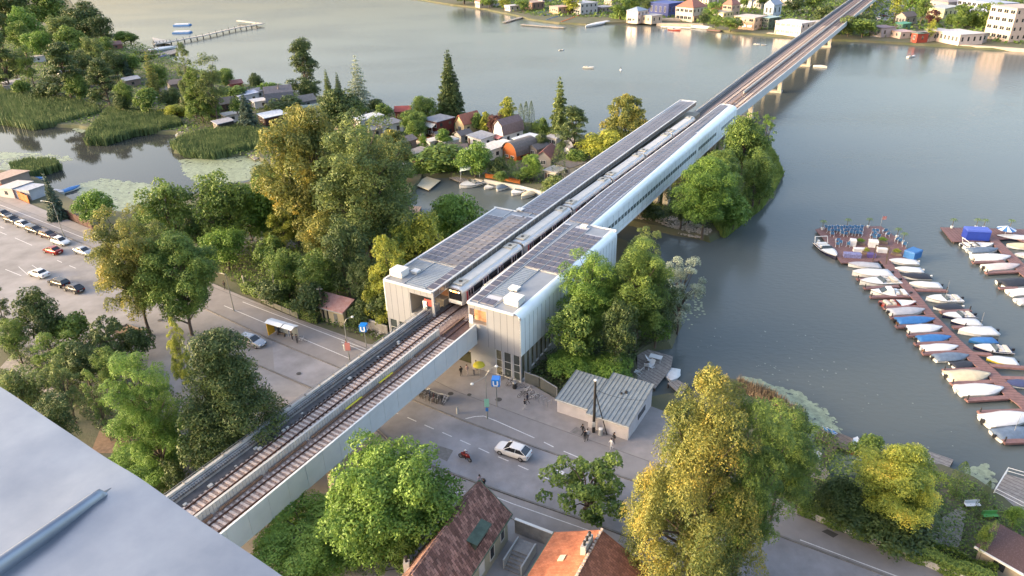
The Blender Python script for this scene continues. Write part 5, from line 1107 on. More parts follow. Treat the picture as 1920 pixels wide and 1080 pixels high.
# pink roofed hut on the pavement
P_ = [at(577.5, 567.5, 2.6), at(640, 591, 2.6), at(662, 564, 3.5), at(596, 542.5, 3.5)]
cx = sum(p[0] for p in P_) / 4; cy = sum(p[1] for p in P_) / 4
t = thing('roadside_hut', 'cream hut with a weathered pink roof beside the pavement', 'hut', (cx, cy, 0), RR)
def loc2(p): ca, sa = math.cos(-RR), math.sin(-RR); a, e = p[0] - cx, p[1] - cy; return (a * ca - e * sa, a * sa + e * ca)
q = [loc2(p) for p in P_]; x0 = min(q[0][0], q[3][0]); x1 = max(q[1][0], q[2][0]); x0 = (q[0][0] + q[3][0]) / 2; x1 = (q[1][0] + q[2][0]) / 2; y0 = (q[0][1] + q[1][1]) / 2; y1 = (q[2][1] + q[3][1]) / 2
b = MB(); b.hull([[(x0 + .2, y0 + .25, 0), (x0 + .2, y1 - .2, 0), (x0 + .2, y1 - .2, 3.4), (x0 + .2, y0 + .25, 2.6)], [(x1 - .2, y0 + .25, 0), (x1 - .2, y1 - .2, 0), (x1 - .2, y1 - .2, 3.4), (x1 - .2, y0 + .25, 2.6)]]); b.build('wall', wcol('cdbf9c'), t)
b = MB(); b.hull([[(x0, y0, 2.6), (x0, y1, 3.5), (x0, y1, 3.65), (x0, y0, 2.75)], [(x1, y0, 2.6), (x1, y1, 3.5), (x1, y1, 3.65), (x1, y0, 2.75)]]); b.build('roof', mat('faded_pink_roof', c('a8766c', .8), .85, 0, .3, 1.2, .3, 8, col2=c('c09a92', .8)), t)
b = MB(); b.box(x0 + 1.1, x0 + 1.7, y0 + .2, y0 + .3, .9, 1.9); b.build('window', WIN, t)
b = MB(); b.box(x1 - 2.2, x1 - 1.5, y0 + .2, y0 + .3, 0, 2.0); b.build('door', wcol('8a8d88'), t)
b = MB(); b.box(x0 - .02, x1 + .02, y0 - .12, y0 - .02, 2.5, 2.62); b.build('gutter', MATS['box_grey'], t)
t = thing('satellite_dish', 'round pale dish on the corner of the pink roofed hut', 'dish', (P_[0][0] + .6, P_[0][1] + 1.7, 3.1)); b = MB(); b.lathe(0, 0, [(.05, 0), (.5, .12), (.62, .3), (.58, .3), (.45, .16)], 16); o = b.build('dish', WHITEP, t, True); o.rotation_euler = (R(60), 0, R(20)); b = MB(); b.tube((0, 0, -.5), (0, 0, .05), .04); b.build('mast', MATS['grey_steel'], t)
# kiosk with two standing seam roofs
ZN = mat('seamed_zinc', (0.24, 0.27, 0.28), .45, .35, .12, 1)
t = thing('kiosk_building', 'low white building with two grey standing seam roofs beside the pavement', 'building', (OS[0], OS[1], 0), -AZ)
for x0, x1, y0, y1, h0, h1 in ((20.2, 25.2, -6.0, .2, 2.25, 3.0), (25.0, 30.7, -6.9, 1.6, 2.35, 3.3)):
    b = MB(); b.hull([[(x0 + .15, y0 + .3, 0), (x1 - .15, y0 + .3, 0), (x1 - .15, y0 + .3, h0), (x0 + .15, y0 + .3, h0)], [(x0 + .15, y1 - .2, 0), (x1 - .15, y1 - .2, 0), (x1 - .15, y1 - .2, h1 - .05), (x0 + .15, y1 - .2, h1 - .05)]]); b.build('wall', wcol('dcd8dc'), t)
    b = MB(); b.hull([[(x0, y0, h0 + .02), (x1, y0, h0 + .02), (x1, y0, h0 + .14), (x0, y0, h0 + .14)], [(x0, y1, h1 + .02), (x1, y1, h1 + .02), (x1, y1, h1 + .14), (x0, y1, h1 + .14)]]); ro = b.build('roof', ZN, t)
    b = MB(); n = int((x1 - x0) / .55)
    for k in range(n + 1):
        X = x0 + (x1 - x0) * k / n; b.hull([[(X - .03, y0, h0 + .13), (X + .03, y0, h0 + .13), (X + .03, y0, h0 + .21), (X - .03, y0, h0 + .21)], [(X - .03, y1, h1 + .13), (X + .03, y1, h1 + .13), (X + .03, y1, h1 + .21), (X - .03, y1, h1 + .21)]])
    b.build('standing_seams', mat('seam_grey', (0.16, 0.18, 0.19), .5, .3), ro)
    b = MB(); b.box(x0, x1, y0 - .14, y0 - .01, h0 - .06, h0 + .08); b.build('gutter', MATS['box_grey'], t)
b = MB(); b.box(30.45, 30.6, -3.5, -1.0, 1.1, 1.9); b.build('window', WIN, t)
b = MB(); b.box(27.9, 28.2, -1.6, -1.3, 3.0, 3.35); b.box(27.5, 27.7, -2.0, -1.8, 3.0, 3.3); b.build('vent', DARK, t)
# brown tiled house at the bottom edge
def ab(x, y, z): return Vector(at(x, y, z))
E1, E2, E3, E4 = Vector((-.606, 52.94, 3.3)), Vector((-6.86, 53.74, 3.3)), Vector((-6.3, 41.8, 3.3)), Vector((-12.4, 42.6, 3.3))
AP = Vector((-3.73, 53.34, 7.6)); AB = Vector((-9.3, 42.2, 7.6))
t = thing('tiled_house', 'old house with a steep brown tiled roof, green trim and a metal clad dormer', 'house', (-6.5, 47.8, 0)); OT = Vector((-6.5, 47.8, 0))
def quad3(b, pts, th, m=0):
    n = (pts[1] - pts[0]).cross(pts[2] - pts[0]).normalized() * th; b.hull([[tuple(p - OT) for p in pts], [tuple(p + n - OT) for p in pts]], m)
dn = lambda p, k: p + Vector((0, 0, k))
b = MB(); quad3(b, [E1, AP, AB, E3], .14); b.build('roof', TILE, t)
b = MB(); quad3(b, [AP, E2, E4, AB], .14); b.build('roof', TILE, t)
in_ = .35
def lerp(a, b_, f): return a + (b_ - a) * f
w1, w2_, w3, w4 = lerp(E1, E2, .06), lerp(E2, E1, .06), lerp(E3, E4, .06), lerp(E4, E3, .06)
b = MB(); ring = [w1, w2_]; 
base = [Vector((p.x, p.y, 0)) for p in (w1, w2_, w4, w3)]; topw = [Vector((p.x, p.y, 3.35)) for p in (w1, w2_, w4, w3)]
s_ = (AP - AB).normalized() * .25
b.add([tuple(p - s_ - OT) if i in (0, 1, 4, 5) else tuple(p - OT) for i, p in enumerate(base + topw)] + [tuple(AP - s_ - Vector((0, 0, .25)) - OT), tuple(AB - Vector((0, 0, .25)) - OT)], [(0, 1, 5, 8, 4), (1, 2, 6, 5), (2, 3, 7, 9, 6), (3, 0, 4, 7), (4, 8, 9, 7), (5, 6, 9, 8)]); b.build('wall', wcol('c9c6ae'), t)
GT = mat('green_trim', (0.05, 0.11, 0.07), .5, 0, .25, 2); BG = mat('copper_green_metal', (0.055, 0.085, 0.062), .5, .3, .3, 1.5)
b = MB()
for p, q in ((E1, AP), (E2, AP), (E1, E3), (E2, E4)): b.tube(tuple(p - OT + Vector((0, 0, .1))), tuple(q - OT + Vector((0, 0, .1))), .11, n=5)
b.build('roof_trim', GT, t)
sl_ = (E3 - E1).normalized(); up_ = ((AP + AB) / 2 - (E1 + E3) / 2); up_ = (up_ - sl_ * up_.dot(sl_)).normalized()
# dormer on the right hand slope
dc = E1 + sl_ * 5.2 + up_ * 1.1; hor = Vector((sl_.y * -1, sl_.x, 0)).normalized()
if hor.x < 0: hor = -hor
a0 = dc - sl_ * 1.3; a1 = dc + sl_ * 1.3; zt = dc.z + 1.15
b = MB()
vsD = [a0, a1, Vector((a1.x, a1.y, zt)), Vector((a0.x, a0.y, zt))]; back = [lerp(v, v, 0) for v in vsD]
bk = [a0 + up_ * .02, a1 + up_ * .02, Vector((a1.x, a1.y, zt)) - hor * 1.6 + Vector((0, 0, .35)), Vector((a0.x, a0.y, zt)) - hor * 1.6 + Vector((0, 0, .35))]
b.hull([[tuple(p + hor * .0 - OT) for p in vsD], [tuple(p - OT) for p in (a0 - hor * 1.5 + Vector((0, 0, .9)), a1 - hor * 1.5 + Vector((0, 0, .9)), bk[2], bk[3])]]); dm = b.build('dormer', BG, t)
b = MB(); b.hull([[tuple(p + hor * .35 + Vector((0, 0, z)) - OT) for p, z in ((vsD[3] - sl_ * .2, 0), (vsD[2] + sl_ * .2, 0), (vsD[2] + sl_ * .2, .1), (vsD[3] - sl_ * .2, .1))], [tuple(p + Vector((0, 0, z)) - OT) for p, z in ((bk[3] - sl_ * .2, 0), (bk[2] + sl_ * .2, 0), (bk[2] + sl_ * .2, .1), (bk[3] - sl_ * .2, .1))]]); b.build('dormer_roof', BG, dm)
b = MB(); b.hull([[tuple(lerp(lerp(vsD[0], vsD[1], f), lerp(vsD[3], vsD[2], f), g) + hor * k - OT) for f, g in ((.15, .2), (.85, .2), (.85, .85), (.15, .85))] for k in (.0, .03)]); b.build('window', WIN, dm)
for f, lift in ((.12, 0), (.72, 0)):
    p = lerp(E2, E4, f) + (AP - E2).normalized() * .9; b = MB(); b.box(p.x - OT.x - .28, p.x - OT.x + .28, p.y - OT.y - .28, p.y - OT.y + .28, 3.6, 5.3); ch = b.build('chimney', wcol('d8d6d2'), t)
    b = MB(); b.lathe(p.x - OT.x, p.y - OT.y, [(.13, 5.3), (.13, 5.8), (.2, 5.82), (.16, 5.95)], 10); b.build('chimney_pot', DARK, ch)
rw = (w3 - w1).normalized(); ox = Vector((rw.y, -rw.x, 0)); ox = ox if ox.x > 0 else -ox
for f, wd, z0_, z1_, nm in ((.12, .35, 1.3, 2.5, 'window'), (.30, .4, 1.0, 2.5, 'window'), (.47, .45, 1.0, 2.9, 'door'), (.66, .4, 1.0, 2.6, 'window'), (.84, .4, 1.0, 2.6, 'window')):
    p = lerp(w1, w3, f) - OT; p.z = 0; b = MB(); b.hull([[tuple(p + rw * e + ox * k + Vector((0, 0, z))) for e, z in ((-wd, z0_), (wd, z0_), (wd, z1_), (-wd, z1_))] for k in (-.03, .05)]); o = b.build(nm, WIN if nm == 'window' else WHITEP, t)
    b = MB()
    for e0, e1, za, zb in ((-wd - .08, -wd, z0_, z1_), (wd, wd + .08, z0_, z1_), (-wd - .08, wd + .08, z0_ - .1, z0_), (-wd - .08, wd + .08, z1_, z1_ + .1)): b.hull([[tuple(p + rw * e + ox * k + Vector((0, 0, z))) for e, z in ((e0, za), (e1, za), (e1, zb), (e0, zb))] for k in (-.03, .08)])
    b.build('frame', FRW, o)
t2 = thing('entrance_steps', 'grey concrete steps climbing to the tiled house', 'steps', (0.2, 50.3, 0), R(-28)); b = MB()
for k in range(6): b.box(-.9, .9, -1.9 + k * .34, 1.4, k * .18, k * .18 + .18)
b.build('treads', CONCD, t2)
b = MB(); b.box(-1.05, -.9, -1.9, 1.4, 0, 1.3); b.box(.9, 1.05, -1.9, 1.4, 0, 1.25); b.build('side_wall', CONC, t2)
# orange tiled house
TILE_SHADE = mat('shaded_orange_tile', (0.24, 0.10, 0.055), .8, 0, .3, 2, .5, 12, detail=10); tilemat(TILE_SHADE, (0.2, 0.075, 0.04), (0.33, 0.13, 0.075), (0.1, 0.04, 0.025), 2.3, 0)  # right slope: same roof, shade painted in as darker tiles
t = thing('tiled_house', 'house with a bright orange tiled roof and a white ridge chimney', 'house', (7.7, 47.4, 0), R(-29)); w2, L = 4.85, 12.0
b = MB(); b.hull([[(-w2 + .3, y, 0), (w2 - .3, y, 0), (w2 - .3, y, 4.0), (0, y, 6.4), (-w2 + .3, y, 4.0)][::-1] for y in (-.3, -L)][::-1]); b.build('wall', wcol('cfcbbf'), t)
for sg in (-1, 1):
    b = MB(); b.hull([[(sg * w2, y, 3.9), (0, y, 6.55), (0, y, 6.7), (sg * w2, y, 4.05)] for y in ((.1, -L) if sg < 0 else (-L, .1))]); b.build('roof', TILE_LIT if sg < 0 else TILE_SHADE, t)
b = MB()
for k in range(30): b.box(-.12, .12, -.05 - k * .4, .2 - k * .4, 6.62, 6.82)
b.build('ridge_tiles', mat('ridge_tile', (0.45, 0.36, 0.3), .8, 0, .5, 3), t)
b = MB(); b.box(-.75, -.25, -3.2, -1.4, 6.0, 7.4); ch = b.build('chimney', wcol('c8c6c2'), t)
b = MB(); [b.lathe(-.5, y, [(.12, 7.4), (.12, 7.8), (.18, 7.82), (.1, 7.9)], 8) for y in (-1.7, -2.3, -2.9)]; b.build('chimney_pot', DARK, ch)
b = MB(); [b.box(-w2 - .1, -w2 + .05, -L, .1, 3.88, 4.0)]; b.box(-w2, 0, .1, .2, 3.9, 4.05); b.build('gutter', GT, t)
b = MB(); b.hull([[(-2.7, -3.9, 5.22), (-2.1, -3.9, 5.56), (-2.1, -3.9, 5.68), (-2.7, -3.9, 5.34)], [(-2.7, -3.2, 5.22), (-2.1, -3.2, 5.56), (-2.1, -3.2, 5.68), (-2.7, -3.2, 5.34)]]); b.build('roof_window', mat('skylight', (0.5, 0.48, 0.35), .3), t)
# yard walls between the two houses
def wall_line(name, label, cat, pts, z0, z1, th, m, posts=0, pm=None, cap=None, group=None):
    p0_ = pts[0]; t = thing(name, label, cat, (p0_[0], p0_[1], 0), 0, group)
    b = MB(); strip(b, [(p[0] - p0_[0], p[1] - p0_[1]) for p in pts], th, z0, z1); b.build('panel', m, t)
    if cap: b = MB(); strip(b, [(p[0] - p0_[0], p[1] - p0_[1]) for p in pts], th + .1, z1 + .003, z1 + .08); b.build('coping', cap, t)
    if posts:
        for a, e in zip(pts, pts[1:]):
            n = max(1, int(math.dist(a, e) / posts))
            for k in range(n + 1):
                x = a[0] + (e[0] - a[0]) * k / n - p0_[0]; y = a[1] + (e[1] - a[1]) * k / n - p0_[1]; b = MB(); b.box(x - .06, x + .06, y - .06, y + .06, 0, z1 + .1); b.build('post', pm or m, t)
    return t
GRILL = mat('grey_mesh_panel', (0.1, 0.11, 0.108), .5, .3, .1, 3)
wall_line('yard_wall', 'grey yard wall with steel rail between the two tiled houses', 'wall', [at(966, 985, 1)[:2], at(1036, 1012, 1)[:2]], 0, 1.9, .2, CONCD, cap=WHITEP)
wall_line('mesh_fence', 'grey mesh fence from the station corner to the kiosk', 'fence', P2([(984, 718), (1012, 728), (1044, 748)]), .1, 1.8, .05, GRILL, 2.0, MATS['aluminium'], MATS['aluminium'])
wall_line('concrete_fence', 'grey concrete fence left of the station', 'fence', P2([(676, 612), (728, 632)]), 0, 1.9, .15, CONCD, 1.8, CONCD, CONC)
wall_line('wooden_fence', 'orange wooden fence at the left road edge', 'fence', P2([(18, 364), (56, 382)]), 0, 2.0, .08, mat('orange_fence', c('b5692f', .75), .8, 0, .2, 1.5), 2.2)
wall_line('wooden_fence', 'brick red wooden fence at the far left road edge', 'fence', P2([(-60, 335), (16, 363)]), 0, 2.0, .08, mat('red_fence', c('7a3f30', .7), .8, 0, .2, 1.5), 2.2)
wall_line('wooden_fence', 'long dark brown fence along the left pavement', 'fence', P2([(108, 400), (175, 432)]), 0, 2.0, .08, mat('dark_brown_fence', c('4a302b', .8), .85, 0, .2, 1.5), 2.2)
wall_line('wire_fence', 'low dark fence at the park corner', 'fence', P2([(455, 548), (480, 556), (500, 572), (560, 598)]), .1, 1.1, .04, mat('dark_mesh', (0.09, 0.095, 0.085), .7), 2.0)
wall_line('wooden_fence', 'orange wooden fence above the boat inlet', 'fence', P2([(910, 333), (945, 338), (975, 345)]), 0, 1.1, .08, MATS['orange_fence'], 2)
wall_line('quay_wall', 'pale concrete quay wall below the orange fence', 'wall', P2([(908, 338), (975, 350), (1020, 362)]), -1.5, .3, .4, CONC)
wall_line('wooden_fence', 'rusty brown fence below the brown red house', 'fence', P2([(775, 262), (800, 266), (822, 270)]), 0, 1.5, .08, mat('rust_fence', c('8a4a34', .7), .8, 0, .2, 1.5), 2)
wall_line('garden_wall', 'pale garden wall crossing the peninsula lane', 'wall', P2([(780, 268), (860, 278), (940, 292), (1000, 285)]), 0, .8, .2, wcol('c9c2ba'))
sheet('path', P2([(776, 262), (860, 272), (935, 285), (1000, 280), (1002, 287), (935, 294), (860, 280), (776, 270)]), .02, MATS['gravel_path'])
wall_line('garden_wall', 'long low white wall under the hedge of the lower right road', 'wall', P2([(1496, 962), (1600, 1006), (1790, 1085), (1900, 1135)]), 0, .9, .25, wcol('cfcbc6'))
# hedges
def hedge(pts, w, h, m, label, n, group=None, name='hedge', size=.16, z0=0):
    t = thing(name, label, 'hedge', (pts[0][0], pts[0][1], z0), 0, group); P = []; Nn = []; r = np.random.default_rng(n)
    segs = [(np.array(a[:2]), np.array(e[:2])) for a, e in zip(pts, pts[1:])]; Ls = [np.linalg.norm(e - a) for a, e in segs]; tot = sum(Ls)
    for (a, e), L in zip(segs, Ls):
        k = int(n * L / tot); f = r.random(k)[:, None]; nn = np.array([(e - a)[1], -(e - a)[0]]) / L; u = r.random(k) * (2 * h + w)
        off = np.where(u < h, -w / 2, np.where(u < h + w, u - h - w / 2, w / 2)); z = np.where(u < h, u, np.where(u < h + w, h, 2 * h + w - u))
        wob = .16 * np.sin(f[:, 0] * L * 1.3 + off * 2) * h * .5
        xy = a + (e - a) * f + nn * (off * (1 + .15 * np.sin(f[:, 0] * L * 2.1)))[:, None]; P.append(np.stack([xy[:, 0] - pts[0][0], xy[:, 1] - pts[0][1], np.maximum(0, z + wob)], 1) + r.normal(0, .06, (k, 3)))
        Nn.append(np.stack([nn[0] * np.sign(off), nn[1] * np.sign(off), np.where(z > h * .95, 1.0, .3)], 1))
    o = bpy.data.objects.new('foliage', leaves_mesh('foliage', np.concatenate(P), np.concatenate(Nn), size, m, .5)); C.objects.link(o); o.parent = t
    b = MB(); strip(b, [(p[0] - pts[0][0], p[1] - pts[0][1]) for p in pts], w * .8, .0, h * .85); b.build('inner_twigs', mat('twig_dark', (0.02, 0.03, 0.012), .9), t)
hedge(P2([(1500, 952), (1600, 994), (1700, 1035), (1860, 1100)]), 2.2, 1.7, G2, 'long clipped hedge beside the lower right road', 16000, size=.11)
hedge(P2([(460, 545), (500, 560), (560, 590), (600, 604)]), 1.6, 1.6, G2, 'hedge along the pavement left of the pink roofed hut', 7000, size=.14)
hedge(P2([(645, 596), (662, 606), (690, 612)]), 2.0, 2.6, G3, 'ivy thicket against the pink roofed hut', 5000, size=.14)
hedge(P2([(300, 215), (355, 218)]), 1.4, 1.6, G6, 'yellow green hedge above the reed bay', 1500, size=.3)
hedge(P2([(500, 205), (590, 222)]), 1.4, 1.6, G3, 'dark hedge in front of the barn roofed house', 2500, size=.3)
hedge(P2([(770, 325), (880, 318)]), 1.6, 1.8, G2, 'green hedge along the boat inlet', 3500, size=.26)
hedge(P2([(1000, 240), (1040, 262)]), 1.4, 1.6, G2, 'hedge behind the bright white roofed bungalow', 1500, size=.3)
# lower right garden
t = thing('garden_house', 'garden house with a brown lichen speckled roof at the lower right edge', 'house', at(1893, 1030, 2.4)[:2] + (0,), RR - R(25)); b = MB(); b.box(-1.9, 2.4, -1.7, 1.7, 0, 2.3); b.build('wall', wcol('b0a898'), t)
b = MB(); b.hull([[(-2.2, -2.0, 2.2), (2.8, -2.0, 2.2), (2.8, -2.0, 2.3), (-2.2, -2.0, 2.3)], [(-2.2, 2.0, 2.9), (2.8, 2.0, 2.9), (2.8, 2.0, 3.0), (-2.2, 2.0, 3.0)]]); b.build('roof', mat('lichen_roof', (0.085, 0.05, 0.048), .9, 0, .3, 9, .3, 20, col2=(0.16, 0.11, 0.105), thr=(.5, .72)), t)
b = MB(); b.box(-2.25, 2.85, -2.15, -2.0, 2.12, 2.32); b.build('gutter', WHITEP, t)
b = MB(); b.box(-.5, .5, -1.76, -1.7, .9, 1.8); b.build('window', WIN, t)
sheet('path', P2([(1745, 985), (1800, 950), (1812, 962), (1800, 1020), (1785, 1040), (1740, 1025), (1700, 1010)]), .05, mat('stone_slabs', (0.24, 0.22, 0.19), .85, 0, .3, 4))
WOODG = mat('weathered_deck', (0.22, 0.2, 0.185), .85, 0, .25, 2.5); WOODR = mat('red_brown_deck', (0.175, 0.095, 0.09), .75, 0, .2, 1.5); WOODB = mat('brown_deck', (0.16, 0.12, 0.095), .8, 0, .25, 2)
def deck(px_poly, z, m, label, name='jetty', cat='jetty', piles=1, group=None, plank=True, th=.14):
    pl = P2(px_poly, z); p0_ = (sum(p[0] for p in pl) / len(pl), sum(p[1] for p in pl) / len(pl)); t = thing(name, label, cat, (p0_[0], p0_[1], 0), 0, group)
    b = MB(); b.prism([(x - p0_[0], y - p0_[1]) for x, y in pl], z - th, z); b.build('deck', m, t)
    if piles:
        for x, y in pl:
            x -= p0_[0]; y -= p0_[1]; b = MB(); b.tube((x * .94, y * .94, -2.2), (x * .94, y * .94, z - th), .12, n=8); b.build('pile', BARK, t)
    if plank:
        a = pl[0]; e = pl[1]; d = np.array([e[0] - a[0], e[1] - a[1]]); L = np.linalg.norm(d); d /= L; n2 = np.array([-d[1], d[0]]); b = MB()
        q = [np.array(p) - np.array(p0_) for p in pl]; A0 = np.array(a) - np.array(p0_)
        k = -40
        while k < 80:
            s0 = k * .6; hits = []
            for i in range(len(q)):
                u, v = q[i], q[(i + 1) % len(q)]; su, sv = (u - A0) @ d - s0, (v - A0) @ d - s0
                if su * sv < 0: w_ = u + (v - u) * (su / (su - sv)); hits.append(w_)
            if len(hits) == 2: strip(b, [tuple(hits[0]), tuple(hits[1])], .06, None, z + .006)
            k += 1
        b.build('plank_gaps', mat('gap_dark', (0.04, 0.035, 0.03), .9), t)
    return t
deck([(1860, 928), (1885, 888), (1935, 902), (1960, 960), (1920, 958)], -.3, WOODG, 'grey terrace with white railing at the right edge', 'terrace', 'terrace')
t = thing('railing', 'white railing around the grey terrace at the right edge', 'railing', at(1862, 928, -.3)); o0 = at(1862, 928, -.3); b = MB()
rl = [np.array(at(x, y, -.3)) - np.array(o0) for x, y in ((1862, 928), (1886, 889), (1935, 903))]; rl2 = [np.array(at(x, y, -.3)) - np.array(o0) for x, y in ((1862, 928), (1925, 960))]
for L in (rl, rl2):
    for dz in (.5, .95): b.path([tuple(p + np.array([0, 0, dz])) for p in L], .04)
b.build('rails', WHITEP, t)
for p in rl + rl2[1:]:
    b = MB(); b.tube(tuple(p), tuple(p + np.array([0, 0, 1.0])), .045); b.build('post', WHITEP, t)
deck([(1735, 862), (1742, 846), (1788, 862), (1775, 885), (1735, 875)], -.35, WOODG, 'grey jetty right of the blossom tree')
deck([(1530, 810), (1545, 800), (1600, 822), (1590, 845), (1570, 838), (1555, 868), (1536, 862), (1552, 832), (1532, 822)][:4] + [(1572, 838), (1530, 822)], -.35, WOODB, 'brown T shaped jetty beside the water lilies')
deck([(1554, 833), (1570, 838), (1550, 872), (1535, 866)], -.34, WOODB, 'brown walkway leading to the T shaped jetty', plank=True)
deck([(1510, 868), (1540, 862), (1556, 888), (1545, 900), (1505, 890)], .1, WOODG, 'round edged grey terrace left of the lily bay', 'terrace', 'terrace')
deck([(1518, 840), (1542, 848), (1536, 868), (1512, 862)], -.2, WHITEP, 'white landing stage left of the brown walkway', plank=False)
deck([(1195, 665), (1215, 655), (1262, 668), (1258, 690), (1228, 728), (1195, 715)], -.3, WOODG, 'cluttered grey jetty with white garden chairs behind the bushes')
deck([(1252, 718), (1270, 712), (1290, 722), (1278, 742)], -.2, WOODG, 'slatted gangway beside the white moored boat')
# inlet docks
deck([(774, 345), (800, 331), (826, 338), (804, 356)], -.4, mat('cream_deck', (0.36, 0.34, 0.26), .8, 0, .12, 2), 'cream coloured floating platform in the inlet', plank=False)
deck([(740, 385), (790, 387), (786, 398), (742, 402)], -.3, WOODB, 'brown jetty at the head of the inlet')
deck([(842, 333), (872, 329), (880, 340), (862, 341)], -.4, WOODG, 'small grey jetty beside the cluttered barge')
deck([(460, 287), (480, 280), (492, 292), (478, 300)], -.4, WOODG, 'small jetty on the lily pond')
deck([(275, 240), (292, 234), (302, 240), (286, 247)], -.4, WOODG, 'small jetty between the reed beds')
# swimmer jetty on the far lake: long walkway on posts
t = thing('bathing_jetty', 'long pale walkway on posts reaching into the lake at upper left', 'jetty', at(290, 80, .2)); o0 = np.array(at(290, 80, 0)); b = MB(); pts = [np.array(at(x, y, .5)) - o0 for x, y in ((288, 82), (320, 77), (380, 66), (440, 52), (490, 44))]
strip(b, [tuple(p[:2]) for p in pts], 2.6, .0, .5); strip(b, [tuple((np.array(at(x, y, .5)) - o0)[:2]) for x, y in ((445, 38), (492, 44))], 2.4, .02, .52); b.build('deck', mat('pale_deck', (0.40, 0.37, 0.33), .8, 0, .1, .2), t)
for a, e in zip(pts, pts[1:]):
    n = 5
    for k in range(n):
        p = a + (e - a) * k / n; b = MB(); b.tube((p[0], p[1], -2), (p[0], p[1], .1), .35, n=6); b.build('post', mat('dark_post', (0.05, 0.04, 0.035), .9), t)
        b = MB(); b.tube((p[0] + .2, p[1] - 1.2, .5), (p[0] + .2, p[1] - 1.2, 1.6), .14, n=5); b.build('post', mat('dark_post', (0.05, 0.04, 0.035), .9), t)
deck([(285, 70), (318, 76), (320, 82), (290, 80)], .1, mat('pale_deck', (0.4, 0.37, 0.33), .8), 'short landing at the root of the bathing jetty', plank=False)
deck([(255, 110), (330, 92), (334, 98), (262, 118)], 0, WOODG, 'upper boat jetty at the left shore', plank=False, group='left shore jetties')
deck([(250, 98), (290, 88), (294, 94), (256, 104)], 0, WOODB, 'lower brown boat jetty at the left shore', plank=False, group='left shore jetties')

# ------------------------------------------------------------------ far shore
fs = 'houses on the far shore'
def fh(x, y, wpx, d, hw, k, rh, wa, ro, lb, az=-35, **kw): house(x, y, wpx, d, hw, k, rh, wa, ro, lb, az=az, group=fs, name=kw.pop('name', 'lakeside_house'), **kw)
fh(1195, 19, 26, 10, 7, 'hip', 2, 'e0cfc6', '9fb0c4', 'pale two storey house with a blue grey hipped roof on the far shore', storeys=2, az=-15)
fh(1222, 28, 28, 9, 4.5, 'flat', 0, 'dcc8b4', 'c8c4c4', 'low cream annex beside the blue grey roofed house', az=-25)
fh(1297, 12, 40, 14, 8, 'hip', 5, 'e6d6c8', 'a8705e', 'large white villa with a red hipped roof on the far shore', storeys=2, win=4, az=-20)
fh(1295, 29, 38, 10, 3, 'shed', .5, 'd0b8a4', 'c49a8a', 'pink roofed boathouse below the white villa', win=4, az=-20)
fh(1356, 22, 24, 10, 6, 'flat', 0, 'ead8a4', 'd8c8a8', 'pale yellow house with roof terrace among the far trees', storeys=2, az=-20)
fh(1372, 8, 20, 9, 7, 'hip', 4, 'd8b8a0', 'b07868', 'small villa with a red pyramid roof behind the yellow house', storeys=2, az=-20)
fh(1408, 30, 44, 12, 6.5, 'flat', 0, 'ecc8a8', 'd8ccc4', 'long peach coloured flat roofed house on the far shore', storeys=2, win=3, az=-20)
fh(1444, 32, 22, 10, 6, 'flat', 0, '5a6a58', 'a8c4c4', 'dark green glazed house right of the peach coloured one', storeys=2, az=-25)
fh(1492, 40, 56, 12, 6.5, 'flat', 0, 'e4dcdc', 'dcd8dc', 'wide white modern villa left of the viaduct', storeys=2, win=5, az=-25)
fh(1450, 8, 20, 9, 7, 'gable', 3, 'c8d4e4', 'a8b4c8', 'bluish gabled house above the far shore trees', az=-20)
fh(1250, 4, 48, 16, 8, 'flat', 0, '3c4c90', '5468b0', 'dark blue hall behind the far shore houses', win=4, az=-20)
fh(1092, 4, 44, 14, 7, 'flat', 0, 'c8c8cc', 'd4d4d8', 'white roofed clubhouse with tall windows on the far shore', storeys=2, win=6, az=-30)
fh(1050, 12, 30, 10, 4.5, 'flat', 0, 'c8a890', 'd0b0a0', 'pinkish boat rental house on the far shore', win=4, az=-30)
fh(1132, 12, 26, 10, 3.4, 'hip', 1, 'a89c94', 'd0c8c4', 'pale canopied hut right of the white clubhouse', az=-30)
fh(1000, 3, 36, 10, 5, 'flat', 0, '8a6e60', 'b8a090', 'brown boathouse at the left end of the far shore', win=3, az=-30)
fh(960, 10, 22, 8, 3.5, 'flat', 0, 'dcd0cc', 'd8d4d4', 'small white hut left of the brown boathouse', az=-30)
fh(1656, 50, 34, 8, 4.5, 'flat', 0, 'b8b0b4', '8c7880', 'grey boathouse with a mauve roof right of the viaduct', win=3, az=-48)
fh(1691, 58, 34, 8, 3, 'flat', 0, 'e0c8bc', 'd8b8b0', 'pink boathouse with open front on the far shore', win=2, az=-48)
fh(1694, 44, 20, 5, 2.6, 'shed', .4, '5a8a70', '5fa890', 'small teal roofed shed above the pink boathouse', az=-48)
fh(1726, 62, 16, 6, 4.2, 'flat', 0, 'b04a38', '7a9080', 'narrow red boathouse on the far shore', win=1, az=-48)
fh(1762, 56, 32, 8, 4.2, 'flat', 0, 'a09a9c', 'a4a4b0', 'dark grey boathouse behind the yellow willow', win=3, az=-48)
fh(1800, 60, 62, 13, 4.8, 'flat', 0, 'ecd8cc', 'e0dcdc', 'large white boathouse with three wide doors', win=6, az=-48)
fh(1768, 14, 38, 10, 5.5, 'shed', 1, 'c8c8a0', 'b4bcc0', 'house with a bluish tin roof in the trees right of the car park', az=-40)
fh(1775, 2, 40, 12, 6, 'hip', 2, 'c0b4b0', 'a8a0a0', 'grey roofed house at the top edge right of the car park', az=-40)
fh(1852, 2, 96, 14, 8, 'flat', 0, 'a8b8dc', 'b8c4dc', 'long pale blue office block at the top edge', storeys=2, win=8, az=-48)
